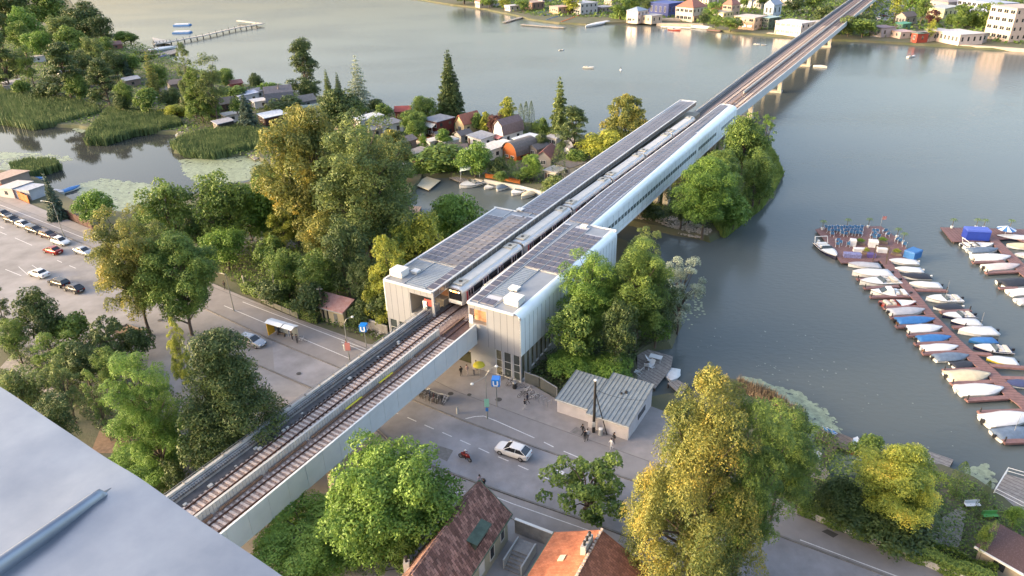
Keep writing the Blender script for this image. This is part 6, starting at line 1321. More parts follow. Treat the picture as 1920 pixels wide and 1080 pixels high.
fh(1910, 12, 60, 16, 15, 'flat', 0, 'e6cfc0', 'd0c0b4', 'four storey peach apartment block at the top right corner', storeys=4, win=4, az=-48)
fh(1895, 60, 50, 8, 2.6, 'flat', 0, '6e6058', '7a7068', 'dark carport below the green bank at the right edge', win=1, az=-48)
fh(1480, -6, 30, 10, 6, 'gable', 3, 'd0ccc8', '8a6058', 'brown gabled house at the top edge left of the viaduct', az=-20)
fh(1405, -4, 30, 10, 6, 'flat', 0, 'c8d0dc', 'd0d4dc', 'white house at the top edge above the peach coloured one', az=-20)
for q in ((905, 2, 24, 'hip', 'd8ccc4', '9a7a70', 'reddish hip roofed hut at the left end of the far shore'), (930, 0, 22, 'flat', 'cfc8c4', 'bcb4b0', 'pale hut behind the far shore willows'), (1020, -8, 30, 'flat', 'b8b0b0', 'c8c4c8', 'grey hall behind the boat rental'), (1150, -2, 26, 'hip', 'b4a8a0', '8c6c60', 'brown hip roofed house right of the clubhouse'), (1330, -4, 26, 'hip', 'ddd0c4', 'a4604c', 'red roofed house behind the white villa, right'), (1345, 16, 18, 'hip', 'dccab8', 'a86a54', 'orange roofed hut left of the yellow house'),
        (1430, 4, 22, 'gable', 'd4d0cc', '84808a', 'grey gabled house behind the green glazed one'), (1505, -8, 26, 'flat', 'c8c8cc', 'c4c4c8', 'pale house behind the modern villa'), (1540, 40, 26, 'flat', 'dcd0c4', 'd0c8c4', 'pale boathouse directly left of the viaduct'), (1740, 60, 20, 'flat', 'd0c4bc', 'b0a8a8', 'small pale boathouse right of the red one'), (1830, 62, 26, 'flat', 'c8beb4', 'b8b0a8', 'beige boathouse right of the large white one'), (1700, 30, 22, 'gable', 'b0a8a0', '7a6f6c', 'brown gabled hut beside the narrow far road'), (1875, 40, 26, 'flat', 'd8d4d4', 'd4d4d8', 'white pavilion at the foot of the apartment block')):
    fh(q[0], q[1], q[2], 9, 4.2, q[3], 2.2, q[4], q[5], q[6], win=3)
t = thing('stone_quay', 'pale stone quay with terraces along the far shore villas', 'quay', at(1275, 42, 0)); o0 = np.array(at(1275, 42, 0)); b = MB()
for a, e, z in (((1232, 44), (1318, 46), .3), ((1240, 38), (1318, 40), 1.2), ((1440, 62), (1545, 72), .2), ((1790, 84), (1925, 93), .3)): strip(b, [tuple((np.array(at(x, y, 0)) - o0)[:2]) for x, y in (a, e)], 3.0, -2, z)
b.build('terraces', mat('warm_stone', (0.42, 0.35, 0.28), .8, 0, .15, .3), t)
for i, (a, e, m, lb) in enumerate([((945, 42), (980, 32), WOODG, 'thin long jetty at the left of the boat rental'), ((978, 46), (1060, 52), WOODG, 'low breakwater in front of the blue boats'), ((1175, 42), (1215, 38), WOODR, 'pinkish jetty left of the villas'), ((1135, 36), (1170, 38), WOODR, 'pale jetty right of the white pontoon'),
        ((1240, 50), (1295, 52), WHITEP, 'white bathing stage below the villas'), ((1325, 56), (1352, 58), WOODR, 'pink stage below the bushes'), ((1378, 58), (1402, 62), WOODR, 'reddish stage left of the peach house'), ((1628, 72), (1655, 74), WHITEP, 'white stage before the grey boathouse'),
        ((1670, 72), (1690, 74), WOODR, 'reddish stage before the pink boathouse'), ((1765, 78), (1830, 84), WOODB, 'brown stage before the large white boathouse'), ((1860, 86), (1925, 94), WOODR, 'long reddish stage at the right edge')]):
    t = thing('jetty', lb, 'jetty', at(a[0], a[1], -.5), 0, 'jetties on the far shore'); o0 = np.array(at(a[0], a[1], 0)); b = MB(); strip(b, [(0, 0), tuple((np.array(at(e[0], e[1], 0)) - o0)[:2])], 2.6, -.1, .25); b.build('deck', m, t)
    d = (np.array(at(e[0], e[1], 0)) - o0)[:2]
    for f in (.05, .5, .95):
        b = MB(); b.tube((d[0] * f, d[1] * f, -1.5), (d[0] * f, d[1] * f, -.1), .2); b.build('pile', BARK, t)
# far car park
sheet('road', P2([(1560, 60), (1612, 12), (1640, -20), (1720, -20), (1690, 20), (1668, 40), (1600, 38), (1572, 62)][1:6] + [(1600, 36)]), .05, ASP)
sheet('road', P2([(1690, 42), (1712, 0), (1722, -20), (1735, -20), (1718, 10), (1708, 42)]), .05, ASPL)
for a, e, t_, y_, k, m, lb in [(840, 900, -15, 6, 'roundfar', G2, 'left end tree of the far shore'), (900, 935, -12, 14, 'roundfar', G2, 'green far shore tree by the pink bank'), (935, 960, -8, 16, 'roundfar', G6, 'yellowish far shore tree left of the small white hut'), (968, 995, 0, 20, 'roundfar', G2, 'far tree before the brown boathouse'), (1056, 1092, -8, 24, 'roundfar', G6, 'golden weeping willow before the white clubhouse'),
        (1145, 1180, -4, 34, 'roundfar', G2, 'green far tree right of the clubhouse'), (1168, 1200, -12, 26, 'roundfar', G2, 'tall green far tree left of the blue roofed house'), (1196, 1228, -6, 26, 'roundfar', G5, 'olive far tree left of the blue roofed house'), (1316, 1350, 4, 40, 'roundfar', G1, 'bright green far tree right of the villa'),
        (1330, 1356, 28, 54, 'roundfar', G2, 'far bush below the yellow house'), (1345, 1395, 32, 58, 'roundfar', G2, 'dark far shrubs below the yellow house'), (1310, 1332, 20, 48, 'roundfar', G3, 'dark far tree beside the pink boathouse wall'), (1382, 1410, -14, 18, 'roundfar', G2, 'far tree behind the peach house'), (1420, 1448, -14, 16, 'roundfar', G2, 'far tree left of the bluish gable'),
        (1470, 1510, -12, 24, 'roundfar', G3, 'dark far tree behind the white modern villa'), (1505, 1550, -14, 22, 'roundfar', G2, 'green far tree beside the viaduct'), (1525, 1560, 10, 44, 'roundfar', G3, 'dark far tree touching the viaduct'), (1575, 1612, 30, 66, 'roundfar', G5, 'brownish far tree under the viaduct'), (1590, 1650, 36, 68, 'roundfar', G2, 'silver green bush left of the grey boathouse'),
        (1602, 1640, 26, 52, 'roundfar', G3, 'dark hedge tree before the car park'), (1665, 1700, -20, 40, 'roundfar', G6, 'yellow green tree right of the car park'), (1690, 1730, -20, 26, 'roundfar', G1, 'bright green tree between the two far roads'), (1715, 1750, -14, 44, 'roundfar', G2, 'green tree right of the narrow far road'), (1735, 1764, 18, 48, 'roundfar', G9, 'purple tree before the tin roofed house'),
        (1736, 1758, 36, 76, 'roundfar', G6, 'yellow willow before the dark grey boathouse'), (1790, 1830, 8, 48, 'roundfar', G2, 'wide green far tree left of the office block trees'), (1820, 1862, 6, 48, 'roundfar', G2, 'wide green far tree below the blue office block'), (1850, 1885, 4, 50, 'roundfar', G2, 'green far tree beside the apartment block'), (1780, 1815, 30, 52, 'roundfar', G2, 'far bush behind the white boathouse'), (1228, 1245, 4, 20, 'roundfar', G3, 'small dark far tree beside the blue hall'), (1275, 1292, -14, 6, 'roundfar', G3, 'dark tree above the villa roof')]:
    T(a, e, t_, y_, k, m, 'broadleaf_tree', lb, 'trees on the far shore')
hedge(P2([(1776, 44), (1876, 54)]), 4, 4.5, G2, 'long green hedge on the far shore', 3500, size=.7)
hedge(P2([(1848, 66), (1930, 74)]), 5, 3.5, G3, 'dark green planted bank at the right edge of the far shore', 3500, size=.7)
hedge(P2([(1150, 34), (1185, 38)]), 3, 2.5, G2, 'green hedge left of the far villas', 1500, size=.6)
undergrowth([(780, -20), (900, 8), (1000, 30), (1230, 36), (1400, 54), (1560, 66), (1700, 72), (1925, 84), (1925, -30), (1400, -30)], 30000, 1.8, G2, 1.1, 'mixed greenery between the far shore houses')
# ------------------------------------------------------------------ marina
def z7(x, y): return (1440 + x / 3, 380 + y / 3)
def z8(x, y): return (1440 + x / 3, 720 + y / 3)
deck([(1529, 430), (1545, 425), (1652, 424), (1690, 452), (1717, 488), (1700, 493), (1668, 485), (1640, 491), (1577, 493), (1556, 462)], -.45, WOODR, 'reddish floating platform crowded with deck chairs at the end of the long pier', 'floating_platform', 'platform')
deck([(1763, 426), (1925, 430), (1962, 470), (1900, 446), (1845, 452), (1785, 453)], -.45, WOODR, 'reddish floating platform with a blue container at the right', 'floating_platform', 'platform')
lp = [z7(605, 300), z7(680, 390), z7(780, 500), z7(880, 620), z7(985, 720), z7(1060, 820), z7(1150, 900), z7(1240, 975), z7(1330, 1080), z8(1400, 110), z8(1470, 180)]
rp = [z7(660, 290), z7(745, 400), z7(850, 520), z7(930, 620), z7(1010, 700), z7(1090, 780), z7(1180, 860), z7(1290, 950), z7(1400, 1060), z8(1470, 90), z8(1540, 160)]
deck(rp + lp[::-1], -.44, WOODR, 'long reddish brown mooring pier running diagonally through the marina', 'pier', 'pier')
deck([z7(1225, 190), z7(1275, 185), z7(1340, 250), z7(1480, 380), z7(1600, 500), z7(1560, 510), z7(1420, 400), z7(1330, 300)], -.44, WOODR, 'second reddish mooring pier at the right edge', 'pier', 'pier')
HW = mat('boat_white', (0.62, 0.62, 0.6), .25, 0, .04, 1); CW = mat('white_tarp', (0.6, 0.6, 0.6), .6, 0, .08, 1.5, .3, 3)
CC = dict(white=CW, cream=mat('cream_tarp', (0.5, 0.43, 0.3), .7, 0, .1, 1.5, .3, 3), blue=mat('blue_tarp', (0.03, 0.14, 0.36), .6, 0, .12, 1.5, .3, 3), grey=mat('grey_tarp', (0.36, 0.37, 0.4), .6, 0, .1, 1.5, .3, 3),
          black=mat('black_tarp', (0.018, 0.02, 0.03), .6, 0, .2, 1.5, .3, 3), navy=mat('navy_tarp', (0.04, 0.05, 0.12), .6, 0, .15, 1.5, .3, 3), slate=mat('slate_tarp', (0.1, 0.14, 0.2), .5, 0, .2, 1.5, .3, 3), pink=mat('pale_pink_tarp', (0.5, 0.43, 0.42), .6, 0, .08, 1.5, .3, 3))
HC = dict(white=HW, navy=mat('boat_navy', (0.012, 0.015, 0.04), .25), yellow=mat('boat_yellow', (0.45, 0.36, 0.05), .35), red=mat('boat_red', (0.35, 0.05, 0.03), .35), blue=mat('boat_blue', (0.02, 0.1, 0.25), .3), wood=mat('boat_wood', (0.2, 0.11, 0.06), .5, 0, .2, 2))
MOTOR = mat('outboard_black', (0.02, 0.02, 0.022), .35)
def hb(f, B): return B * (1 - .1 * (1 - f)) if f < .4 else B * max(.04, 1 - ((f - .4) / .6) ** 2.3)
def boat(bow, stern, kind_, cover, hull, label, group='boats moored at the long pier', beam=.36, mast=False, motor=True, name='motor_boat'):
    A = at(bow[0], bow[1], -.5); S = at(stern[0], stern[1], -.5); dx, dy = A[0] - S[0], A[1] - S[1]; L = math.hypot(dx, dy); k = min(1.5, max(.5, L / 6) if L > 3 else L / 6)
    t = thing(name, label, 'boat', (S[0], S[1], WZ), math.atan2(dy, dx), group); B = L * beam / 2 * 1.12 * min(1.15, max(.8, 6 / L) ** .5)
    fs_ = [0, .12, .3, .5, .68, .82, .93, 1.0]; b = MB()
    sh = lambda f: (.52 + .28 * f * f) * k
    b.hull([[(f * L, -hb(f, B), sh(f)), (f * L, -hb(f, B) * .9, .12 * k), (f * L - .02, -hb(f, B) * .35, -.22 * k), (f * L - .02, hb(f, B) * .35, -.22 * k), (f * L, hb(f, B) * .9, .12 * k), (f * L, hb(f, B), sh(f))] for f in fs_]); h = b.build('hull', HC[hull], t)
    b = MB(); b.hull([[(f * L, -hb(f, B) - .03, sh(f) - .1 * k), (f * L, hb(f, B) + .03, sh(f) - .1 * k), (f * L, hb(f, B) + .03, sh(f) - .04 * k), (f * L, -hb(f, B) - .03, sh(f) - .04 * k)] for f in fs_]); b.build('rub_rail', DARK if hull == 'white' else HW, h)
    if kind_ == 'cover':
        pk = lambda f: (sh(f) + (.42 * k if .1 < f < .9 else .12 * k) * (1.25 if .45 < f < .6 else 1) * (1 if f < .6 else (1 - f) / .4 + .15))
        b = MB(); b.hull([[(f * L, -hb(f, B) - .04, sh(f) - .08 * k), (f * L, -hb(f, B) * 1.0 - .04, sh(f) + .02), (f * L, -hb(f, B) * .45, sh(f) * .35 + pk(f) * .65), (f * L, 0, pk(f)), (f * L, hb(f, B) * .45, sh(f) * .35 + pk(f) * .65), (f * L, hb(f, B) + .04, sh(f) + .02), (f * L, hb(f, B) + .04, sh(f) - .08 * k)][::-1] for f in fs_]); b.build('cover', CC[cover], t, True)
    else:
        b = MB(); b.hull([[(f * L, -hb(f, B) * .97, sh(f) - .01), (f * L, hb(f, B) * .97, sh(f) - .01), (f * L, hb(f, B) * .6, sh(f) + .10 * k), (f * L, -hb(f, B) * .6, sh(f) + .10 * k)] for f in fs_ if f >= .45]); b.build('foredeck', HW, t)
        b = MB(); b.box(.06 * L, .46 * L, -B * .74, B * .74, sh(.2) - .02, sh(.2) + .012 * k + .02); b.build('cockpit', CC[cover] if cover else mat('cockpit_beige', (0.32, 0.28, 0.22), .8), t)
        b = MB(); b.box(.1 * L, .2 * L, -B * .65, B * .65, sh(.2), sh(.2) + .28 * k); b.box(.3 * L, .38 * L, -B * .6, -B * .12, sh(.2), sh(.2) + .34 * k); b.box(.3 * L, .38 * L, B * .12, B * .6, sh(.2), sh(.2) + .34 * k); b.build('seats', HW if kind_ != 'open' else mat('seat_cream', (0.5, 0.46, 0.4), .7), t)
        if kind_ == 'cabin':
            b = MB(); b.hull([[(.42 * L, -B * .68, sh(.4)), (.42 * L, B * .68, sh(.4)), (.46 * L, B * .6, sh(.4) + .75 * k), (.46 * L, -B * .6, sh(.4) + .75 * k)][::1], [(.74 * L, -B * .6, sh(.7)), (.74 * L, B * .6, sh(.7)), (.6 * L, B * .52, sh(.4) + .72 * k), (.6 * L, -B * .52, sh(.4) + .72 * k)]]); cb = b.build('cabin', HW, t)
            b = MB(); b.hull([[(.735 * L, -B * .52, sh(.7) + .12 * k), (.735 * L, B * .52, sh(.7) + .12 * k), (.62 * L, B * .46, sh(.4) + .66 * k), (.62 * L, -B * .46, sh(.4) + .66 * k)], [(.77 * L, -B * .5, sh(.7) + .12 * k), (.77 * L, B * .5, sh(.7) + .12 * k), (.64 * L, B * .45, sh(.4) + .69 * k), (.64 * L, -B * .45, sh(.4) + .69 * k)]]); b.build('cabin_window', GLASS, cb)
        else:
            b = MB(); b.hull([[(.47 * L, -B * .75, sh(.5)), (.47 * L, B * .75, sh(.5)), (.42 * L, B * .62, sh(.5) + .42 * k), (.42 * L, -B * .62, sh(.5) + .42 * k)], [(.5 * L, -B * .75, sh(.5)), (.5 * L, B * .75, sh(.5)), (.435 * L, B * .62, sh(.5) + .42 * k), (.435 * L, -B * .62, sh(.5) + .42 * k)]]); b.build('windscreen', GLASS, t)
        if kind_ == 'arch':
            b = MB(); b.path([(.12 * L, -B * .9, sh(.1)), (.05 * L, -B * .85, sh(.1) + 1.2 * k), (.05 * L, B * .85, sh(.1) + 1.2 * k), (.12 * L, B * .9, sh(.1))], .07); b.build('roll_bar', HW, t)
    if motor:
        b = MB(); b.hull([[(-.42 * k, -.16 * k, .25 * k), (-.42 * k, .16 * k, .25 * k), (-.42 * k, .14 * k, .8 * k), (-.42 * k, -.14 * k, .8 * k)], [(-.02, -.16 * k, .3 * k), (-.02, .16 * k, .3 * k), (-.02, .14 * k, .72 * k), (-.02, -.14 * k, .72 * k)]]); b.box(-.3 * k, -.12 * k, -.05 * k, .05 * k, -.4 * k, .3 * k); b.build('outboard_motor', MOTOR if len(label) % 3 else HW, t)
    if mast: b = MB(); b.tube((.45 * L, 0, sh(.4)), (.47 * L, 0, sh(.4) + 3.4 * k), .035, .02); b.build('mast', MATS['aluminium'], t)
    return t
LB = [((1568, 483), (1536, 455), 'arch', 'white', 'navy', 'white cruiser with roll bar moored at the corner of the deck chair platform', .40),
    (z7(452, 345), z7(630, 352), 'cover', 'grey', 'white', 'white boat under a grey tarpaulin nearest to the deck chair platform, left side', .36), (z7(475, 395), z7(690, 395), 'cover', 'white', 'white', 'broad whitish covered boat, second in the left row', .42),
    (z7(518, 448), z7(735, 436), 'open', 'cream', 'white', 'cream decked boat with a white hood, third in the left row', .40), (z7(578, 500), z7(795, 510), 'cabin', None, 'white', 'tallest white cabin cruiser in the left row', .42),
    (z7(830, 562), z7(640, 566), 'open', None, 'red', 'open white boat with red trim below the cabin cruiser', .36), (z7(880, 604), z7(682, 614), 'cover', 'grey', 'white', 'pale grey covered boat above the first blue covered one', .34),
    (z7(935, 658), z7(722, 664), 'cover', 'blue', 'wood', 'upper one of the two bright blue covered boats in the left row', .34), (z7(978, 702), z7(782, 708), 'cover', 'white', 'white', 'white covered boat between the two bright blue covered ones', .38),
    (z7(1028, 756), z7(838, 763), 'cover', 'blue', 'white', 'lower one of the two bright blue covered boats in the left row', .34), (z7(1068, 810), z7(870, 818), 'cover', 'white', 'wood', 'narrow white covered boat below the lower bright blue one', .34),
    (z7(1128, 860), z7(932, 868), 'cover', 'slate', 'white', 'boat with a dull slate blue cover in the left row', .36), (z7(1172, 898), z7(1035, 905), 'cover', 'black', 'white', 'boat under a black cover beside the slate blue one', .40),
    (z7(1248, 968), z7(1008, 975), 'cover', 'cream', 'white', 'large boat under a cream yellow tarpaulin', .42), (z7(1322, 1048), z7(1068, 1055), 'cover', 'white', 'white', 'white covered boat directly below the cream yellow one', .40),
    (z8(1480, 180), z8(1216, 208), 'cover', 'white', 'white', 'silvery white covered boat near the lower right corner of the marina', .40), (z8(1500, 262), z8(1282, 288), 'cover', 'slate', 'white', 'dark grey covered boat with mast, lowest in the left row', .42)]
RB = [(z7(680, 325), z7(842, 330), 'cover', 'white', 'white', 'white boat right beside the pier gate, right row', .40), (z7(712, 370), z7(868, 376), 'cover', 'white', 'white', 'white covered boat second in the right row', .38), (z7(748, 410), z7(912, 412), 'cover', 'black', 'white', 'boat with a charcoal hood third in the right row', .38),
    (z7(795, 455), z7(972, 462), 'cover', 'white', 'white', 'pale mint white boat above the long finger pontoon', .36), (z7(890, 538), z7(1085, 536), 'open', 'white', 'white', 'white open boat with lowered mast in the right row', .40), (z7(932, 588), z7(1092, 582), 'cover', 'black', 'white', 'white hulled boat under a pointed black cover', .42),
    (z7(982, 632), z7(1160, 626), 'open', 'white', 'navy', 'white decked boat with dark hull below the pointed black cover', .38), (z7(1030, 666), z7(1192, 668), 'cover', 'white', 'navy', 'white covered boat tucked against the dark hulled one', .40), (z7(1072, 722), z7(1282, 718), 'cover', 'white', 'white', 'large white covered boat with a thin mast in the right row', .40),
    (z7(1132, 770), z7(1282, 768), 'cover', 'blue', 'blue', 'only bright blue covered boat in the right row', .36), (z7(1158, 808), z7(1372, 824), 'open', 'white', 'navy', 'white boat with a navy blue hull in the right row', .40), (z7(1232, 872), z7(1402, 888), 'cover', 'white', 'yellow', 'white covered boat with a yellow hull', .42),
    (z7(1335, 1015), z7(1500, 1005), 'cover', 'navy', 'white', 'boat under a dark navy cover at the right edge', .40)]
DB = [(z7(1266, 236), z7(1094, 240), 'arch', 'black', 'white', 'white boat with roll bar beside the blue container', .38), (z7(1292, 262), z7(1128, 268), 'cover', 'slate', 'white', 'boat with a greyish navy cover below the roll bar boat', .36), (z7(1362, 308), z7(1155, 310), 'cover', 'white', 'white', 'large white tarpaulin boat in the second marina row', .42),
    (z7(1412, 355), z7(1218, 366), 'cover', 'pink', 'white', 'pinkish white covered boat above a red finger pontoon', .38), (z7(1500, 440), z7(1308, 455), 'cover', 'black', 'white', 'white boat with a round black hood at the right', .42), (z7(1520, 492), z7(1358, 505), 'cover', 'white', 'white', 'white covered boat below the round black hood', .38), (z7(1560, 545), z7(1402, 552), 'cover', 'grey', 'white', 'greyish covered boat half outside the right edge', .38),
    (z7(1288, 190), z7(1480, 198), 'cover', 'white', 'black' if False else 'navy', 'white covered boat with dark hull right of the second platform', .36), (z7(1342, 240), z7(1520, 244), 'cover', 'cream', 'white', 'cream covered boat at the upper right edge', .38), (z7(1386, 290), z7(1540, 296), 'cover', 'grey', 'white', 'grey covered boat below the cream one at the right edge', .36)]
for L_, g in ((LB, 'boats moored at the long pier'), (RB, 'boats moored at the long pier'), (DB, 'boats moored at the second pier')):
    for q in L_: boat(q[0], q[1], q[2], q[3], q[4], q[5], g, q[6], mast='mast' in q[5])
# finger pontoons beside the boats
fing = [(z7(690, 700)), (z7(610, 490)), ]
for i, (a, e, lb) in enumerate([(z7(795, 525), z7(575, 530), 'below the tall cabin cruiser'), (z7(845, 585), z7(650, 592), 'below the red trimmed boat'), (z7(905, 640), z7(690, 645), 'between the pale grey and upper blue boats'), (z7(945, 688), z7(720, 697), 'below the upper bright blue boat'),
        (z7(1000, 735), z7(785, 746), 'above the lower bright blue boat'), (z7(1050, 785), z7(825, 795), 'below the lower bright blue boat'), (z7(1100, 838), z7(868, 848), 'below the narrow white covered boat'), (z7(1215, 935), z7(985, 945), 'above the cream yellow boat'), (z7(1290, 1005), z7(1030, 1018), 'below the cream yellow boat'),
        (z8(1345, 75), z8(1115, 90), 'wide, near the lower right corner'), (z8(1440, 150), z8(1185, 160), 'above the silvery white boat'), (z8(1560, 315), z8(1325, 325), 'at the lowest end of the marina'), (z7(830, 490), z7(1010, 495), 'long, below the mint white boat'), (z7(970, 615), z7(1140, 605), 'below the pointed black cover'),
        (z7(1040, 700), z7(1110, 700), 'short, above the mast boat'), (z7(1160, 848), z7(1260, 855), 'below the navy hulled boat'), (z7(1250, 915), z7(1460, 930), 'wide, right of the cream yellow boat'), (z7(1310, 985), z7(1480, 990), 'above the dark navy cover'), (z7(1420, 385), z7(1225, 395), 'red, below the pinkish white boat'), (z7(1330, 330), z7(1150, 335), 'in the second marina row'),
        (z7(690, 425), z7(500, 430), 'above the cream decked boat'), (z7(735, 470), z7(540, 480), 'above the tall cabin cruiser'), (z7(1410, 480), z7(1300, 480), 'below the round black hood')]):
    p = [np.array(at(q[0], q[1], -.5)) for q in (a, e)]; t = thing('finger_pontoon', 'reddish finger pontoon ' + lb, 'pontoon', tuple(p[0]), 0, 'finger pontoons'); d = p[1] - p[0]
    b = MB(); strip(b, [(0, 0), (d[0], d[1])], .75, -.2, .08); b.build('deck', WOODR, t)
    b = MB(); b.tube((d[0] * .97, d[1] * .97, -1.2), (d[0] * .97, d[1] * .97, .75), .09); b.build('pile', DARK, t)
# deck chairs and other things on the platform
CHB = mat('chair_blue', (0.06, 0.2, 0.42), .7, 0, .2, 4); CHW = mat('chair_white', (0.62, 0.64, 0.66), .6)
def make_chair():
    t = thing('deck_chair', 'blue and white deck chair', 'deck chair', (0, 0, 0), 0, 'deck chairs on the floating platform')
    b = MB(); b.hull([[(x, -.3, z), (x, .3, z), (x, .3, z + .04), (x, -.3, z + .04)] for x, z in ((0, .42), (.7, .36))]); b.build('seat', CHB, t)
    b = MB(); b.hull([[(0, -.3, .44), (0, .3, .44), (.05, .3, .44), (.05, -.3, .44)], [(-.42, -.3, 1.12), (-.42, .3, 1.12), (-.37, .3, 1.12), (-.37, -.3, 1.12)]]); b.build('backrest', CHB, t)
    for sy in (-.33, .33):
        b = MB(); b.tube((-.4, sy, 1.15), (.45, sy, 0), .035); b.tube((.75, sy, .4), (-.3, sy, 0), .035); b.tube((-.2, sy, .62), (.5, sy, .6), .035); b.build('side_frame', CHW, t)
    return t
ch0 = make_chair(); rc_ = random.Random(21); ZD = -.44; first = True; nch = 0
def zc(x, y): return (1520 + x / 8, 400 + y / 8)
rows = [(('back', 'against the lake side edge'), [(230 + k * 44, 245 + (k % 2) * 10) for k in range(13)]), (('second', 'just in front of the lake side row'), [(270 + k * 48, 290 + (k % 2) * 8) for k in range(11)]), (('third', 'in the middle of the platform'), [(320, 345), (470, 335), (520, 345), (600, 330), (640, 335), (690, 335), (740, 340)]),
        (('left', 'near the moored roll bar cruiser'), [(400, 440), (440, 470), (400, 500), (560, 500), (590, 480)]), (('right', 'right of the central walkway'), [(940, 300), (960, 340), (920, 370), (990, 300), (1010, 380), (950, 400)]), (('gate', 'behind the gate on the right wing'), [(1110, 300), (1150, 350), (1290, 430), (1330, 450), (1400, 500)])]
for (nm, lb), ps in rows:
    for k, (x, y) in enumerate(ps):
        w_ = at(*zc(x, y), ZD); o = ch0 if first else copy_tree(ch0); first = False; o.location = w_; o.rotation_euler[2] = RR + R(90) + rc_.uniform(-.3, .3)
        o['label'] = 'blue deck chair ' + lb + ', ' + ['first', 'second', 'third', 'fourth', 'fifth', 'sixth', 'seventh', 'eighth', 'ninth', 'tenth', 'eleventh', 'twelfth', 'thirteenth'][k] + ' from the left'
def palm(x, y, label):
    w_ = at(x, y, ZD); t = thing('potted_palm', label, 'potted plant', w_, 0, 'potted palms of the marina'); b = MB(); b.lathe(0, 0, [(.2, 0), (.3, .5), (.33, .5)], 10); b.build('pot', WHITEP, t); b = MB(); b.tube((0, 0, .4), (0.05, 0, 1.7), .06, .04); b.build('trunk', BARK, t)
    b = MB()
    for k in range(11):
        a = k * .571; p0_ = Vector((0.05, 0, 1.7)); p1_ = p0_ + Vector((math.cos(a) * .5, math.sin(a) * .5, .3)); p2_ = p0_ + Vector((math.cos(a) * .95, math.sin(a) * .95, -.1)); n_ = Vector((-math.sin(a), math.cos(a), 0)) * .09
        b.add([tuple(p0_), tuple(p1_ + n_), tuple(p2_), tuple(p1_ - n_)], [(0, 1, 2, 3)])
    b.build('fronds', G2, t)
for x, y, lb in ((1541, 431, 'potted palm at the left corner of the deck chair platform'), (1587, 428, 'potted palm behind the deck chairs'), (1627, 427, 'potted palm near the flag'), (1681, 446, 'potted palm on the right wing of the platform'), (1692, 455, 'potted palm next to the blue tarpaulin stack'),
        (1829, 428, 'left palm of the pair behind the blue container'), (1843, 429, 'right palm of the pair behind the blue container'), (1784, 428, 'single palm at the left of the second platform'), (1892, 430, 'palm behind the striped umbrella')): palm(x, y, lb)
def boxthing(x, y, z, w, d, h, rot, m, name, label, cat, lid=None):
    t = thing(name, label, cat, at(x, y, z), RR + R(rot)); b = MB(); b.box(-w / 2, w / 2, -d / 2, d / 2, 0, h * .86); b.build('body', m, t); b = MB(); b.hull([[(-w / 2 - .05, -d / 2 - .05, h * .86), (w / 2 + .05, -d / 2 - .05, h * .86), (w / 2 - .02, -d / 2 + .1, h), (-w / 2 + .02, -d / 2 + .1, h)], [(-w / 2 - .05, d / 2 + .05, h * .86), (w / 2 + .05, d / 2 + .05, h * .86), (w / 2 - .02, d / 2 - .1, h), (-w / 2 + .02, d / 2 - .1, h)]]); b.build('top', lid or m, t); return t
boxthing(1828, 447, ZD, 4.2, 2.2, 2.1, 18, mat('container_blue', (0.02, 0.05, 0.32), .5, 0, .1, 1), 'container', 'bright blue boxy container on the second platform', 'container', mat('container_blue_top', (0.06, 0.1, 0.42), .5))
boxthing(1610, 472, ZD, 2.0, .8, .8, 18, CW, 'counter', 'white counter left of the pier gate', 'counter'); boxthing(1653, 473, ZD, 1.7, .8, .9, 18, CW, 'counter', 'white counter behind the pier gate', 'counter')
boxthing(1598, 460, ZD, 1.1, 1.1, 1.3, 10, CW, 'parasol_table', 'white covered table left of the green planter', 'table'); boxthing(1636, 462, ZD, 1.6, 1.3, 1.3, 10, CW, 'parasol_table', 'white covered table right of the central walkway', 'table')
boxthing(1597, 482, ZD, 3.0, 1.0, .9, 16, mat('violet_cushion', (0.16, 0.17, 0.33), .7, 0, .4, 5), 'lounge_bench', 'violet blue cushioned bench at the front of the platform', 'bench'); boxthing(1633, 482, ZD, 1.4, .9, .8, 16, mat('violet_dark', (0.08, 0.06, 0.2), .7), 'lounge_bench', 'dark violet bench beside the walkway', 'bench')
boxthing(1710, 482, ZD, 2.6, 2.0, 1.5, 60, CC['blue'], 'covered_stack', 'stack under a blue tarpaulin at the right tip of the platform', 'stack')
for x, y, w, lb in ((1612, 458, 1.9, 'green planter beside the central walkway'), (1654, 456, 1.9, 'olive planter on the right wing'), (1623, 476, 1.3, 'golden planter at the front of the platform'), (1680, 478, 1.8, 'golden planter before the right row of boats')):
    t = thing('planter', lb, 'planter', at(x, y, ZD), RR, 'planters on the floating platform'); b = MB(); b.box(-w / 2, w / 2, -.35, .35, 0, .45); b.build('box', WOODB, t)
    me, _ = proto('bush', 0, G6 if 'gold' in lb else G1); o = bpy.data.objects.new('foliage', me); C.objects.link(o); o.parent = t; o.location = (0, 0, .35); o.scale = (w, .9, .9)
t = thing('pier_gate', 'dark wooden gate frame where the long pier meets the platform', 'gate', at(1650, 484, ZD), RR); b = MB()
for x in (-1.1, 1.1): b.box(x - .1, x + .1, -.1, .1, 0, 2.4); b.box(x - .08, x + .08, -2.2, -2.0, 0, 1.6)
b.build('posts', BARK, t); b = MB(); b.box(-1.2, 1.2, -.1, .1, 2.3, 2.5); b.build('lintel', BARK, t)
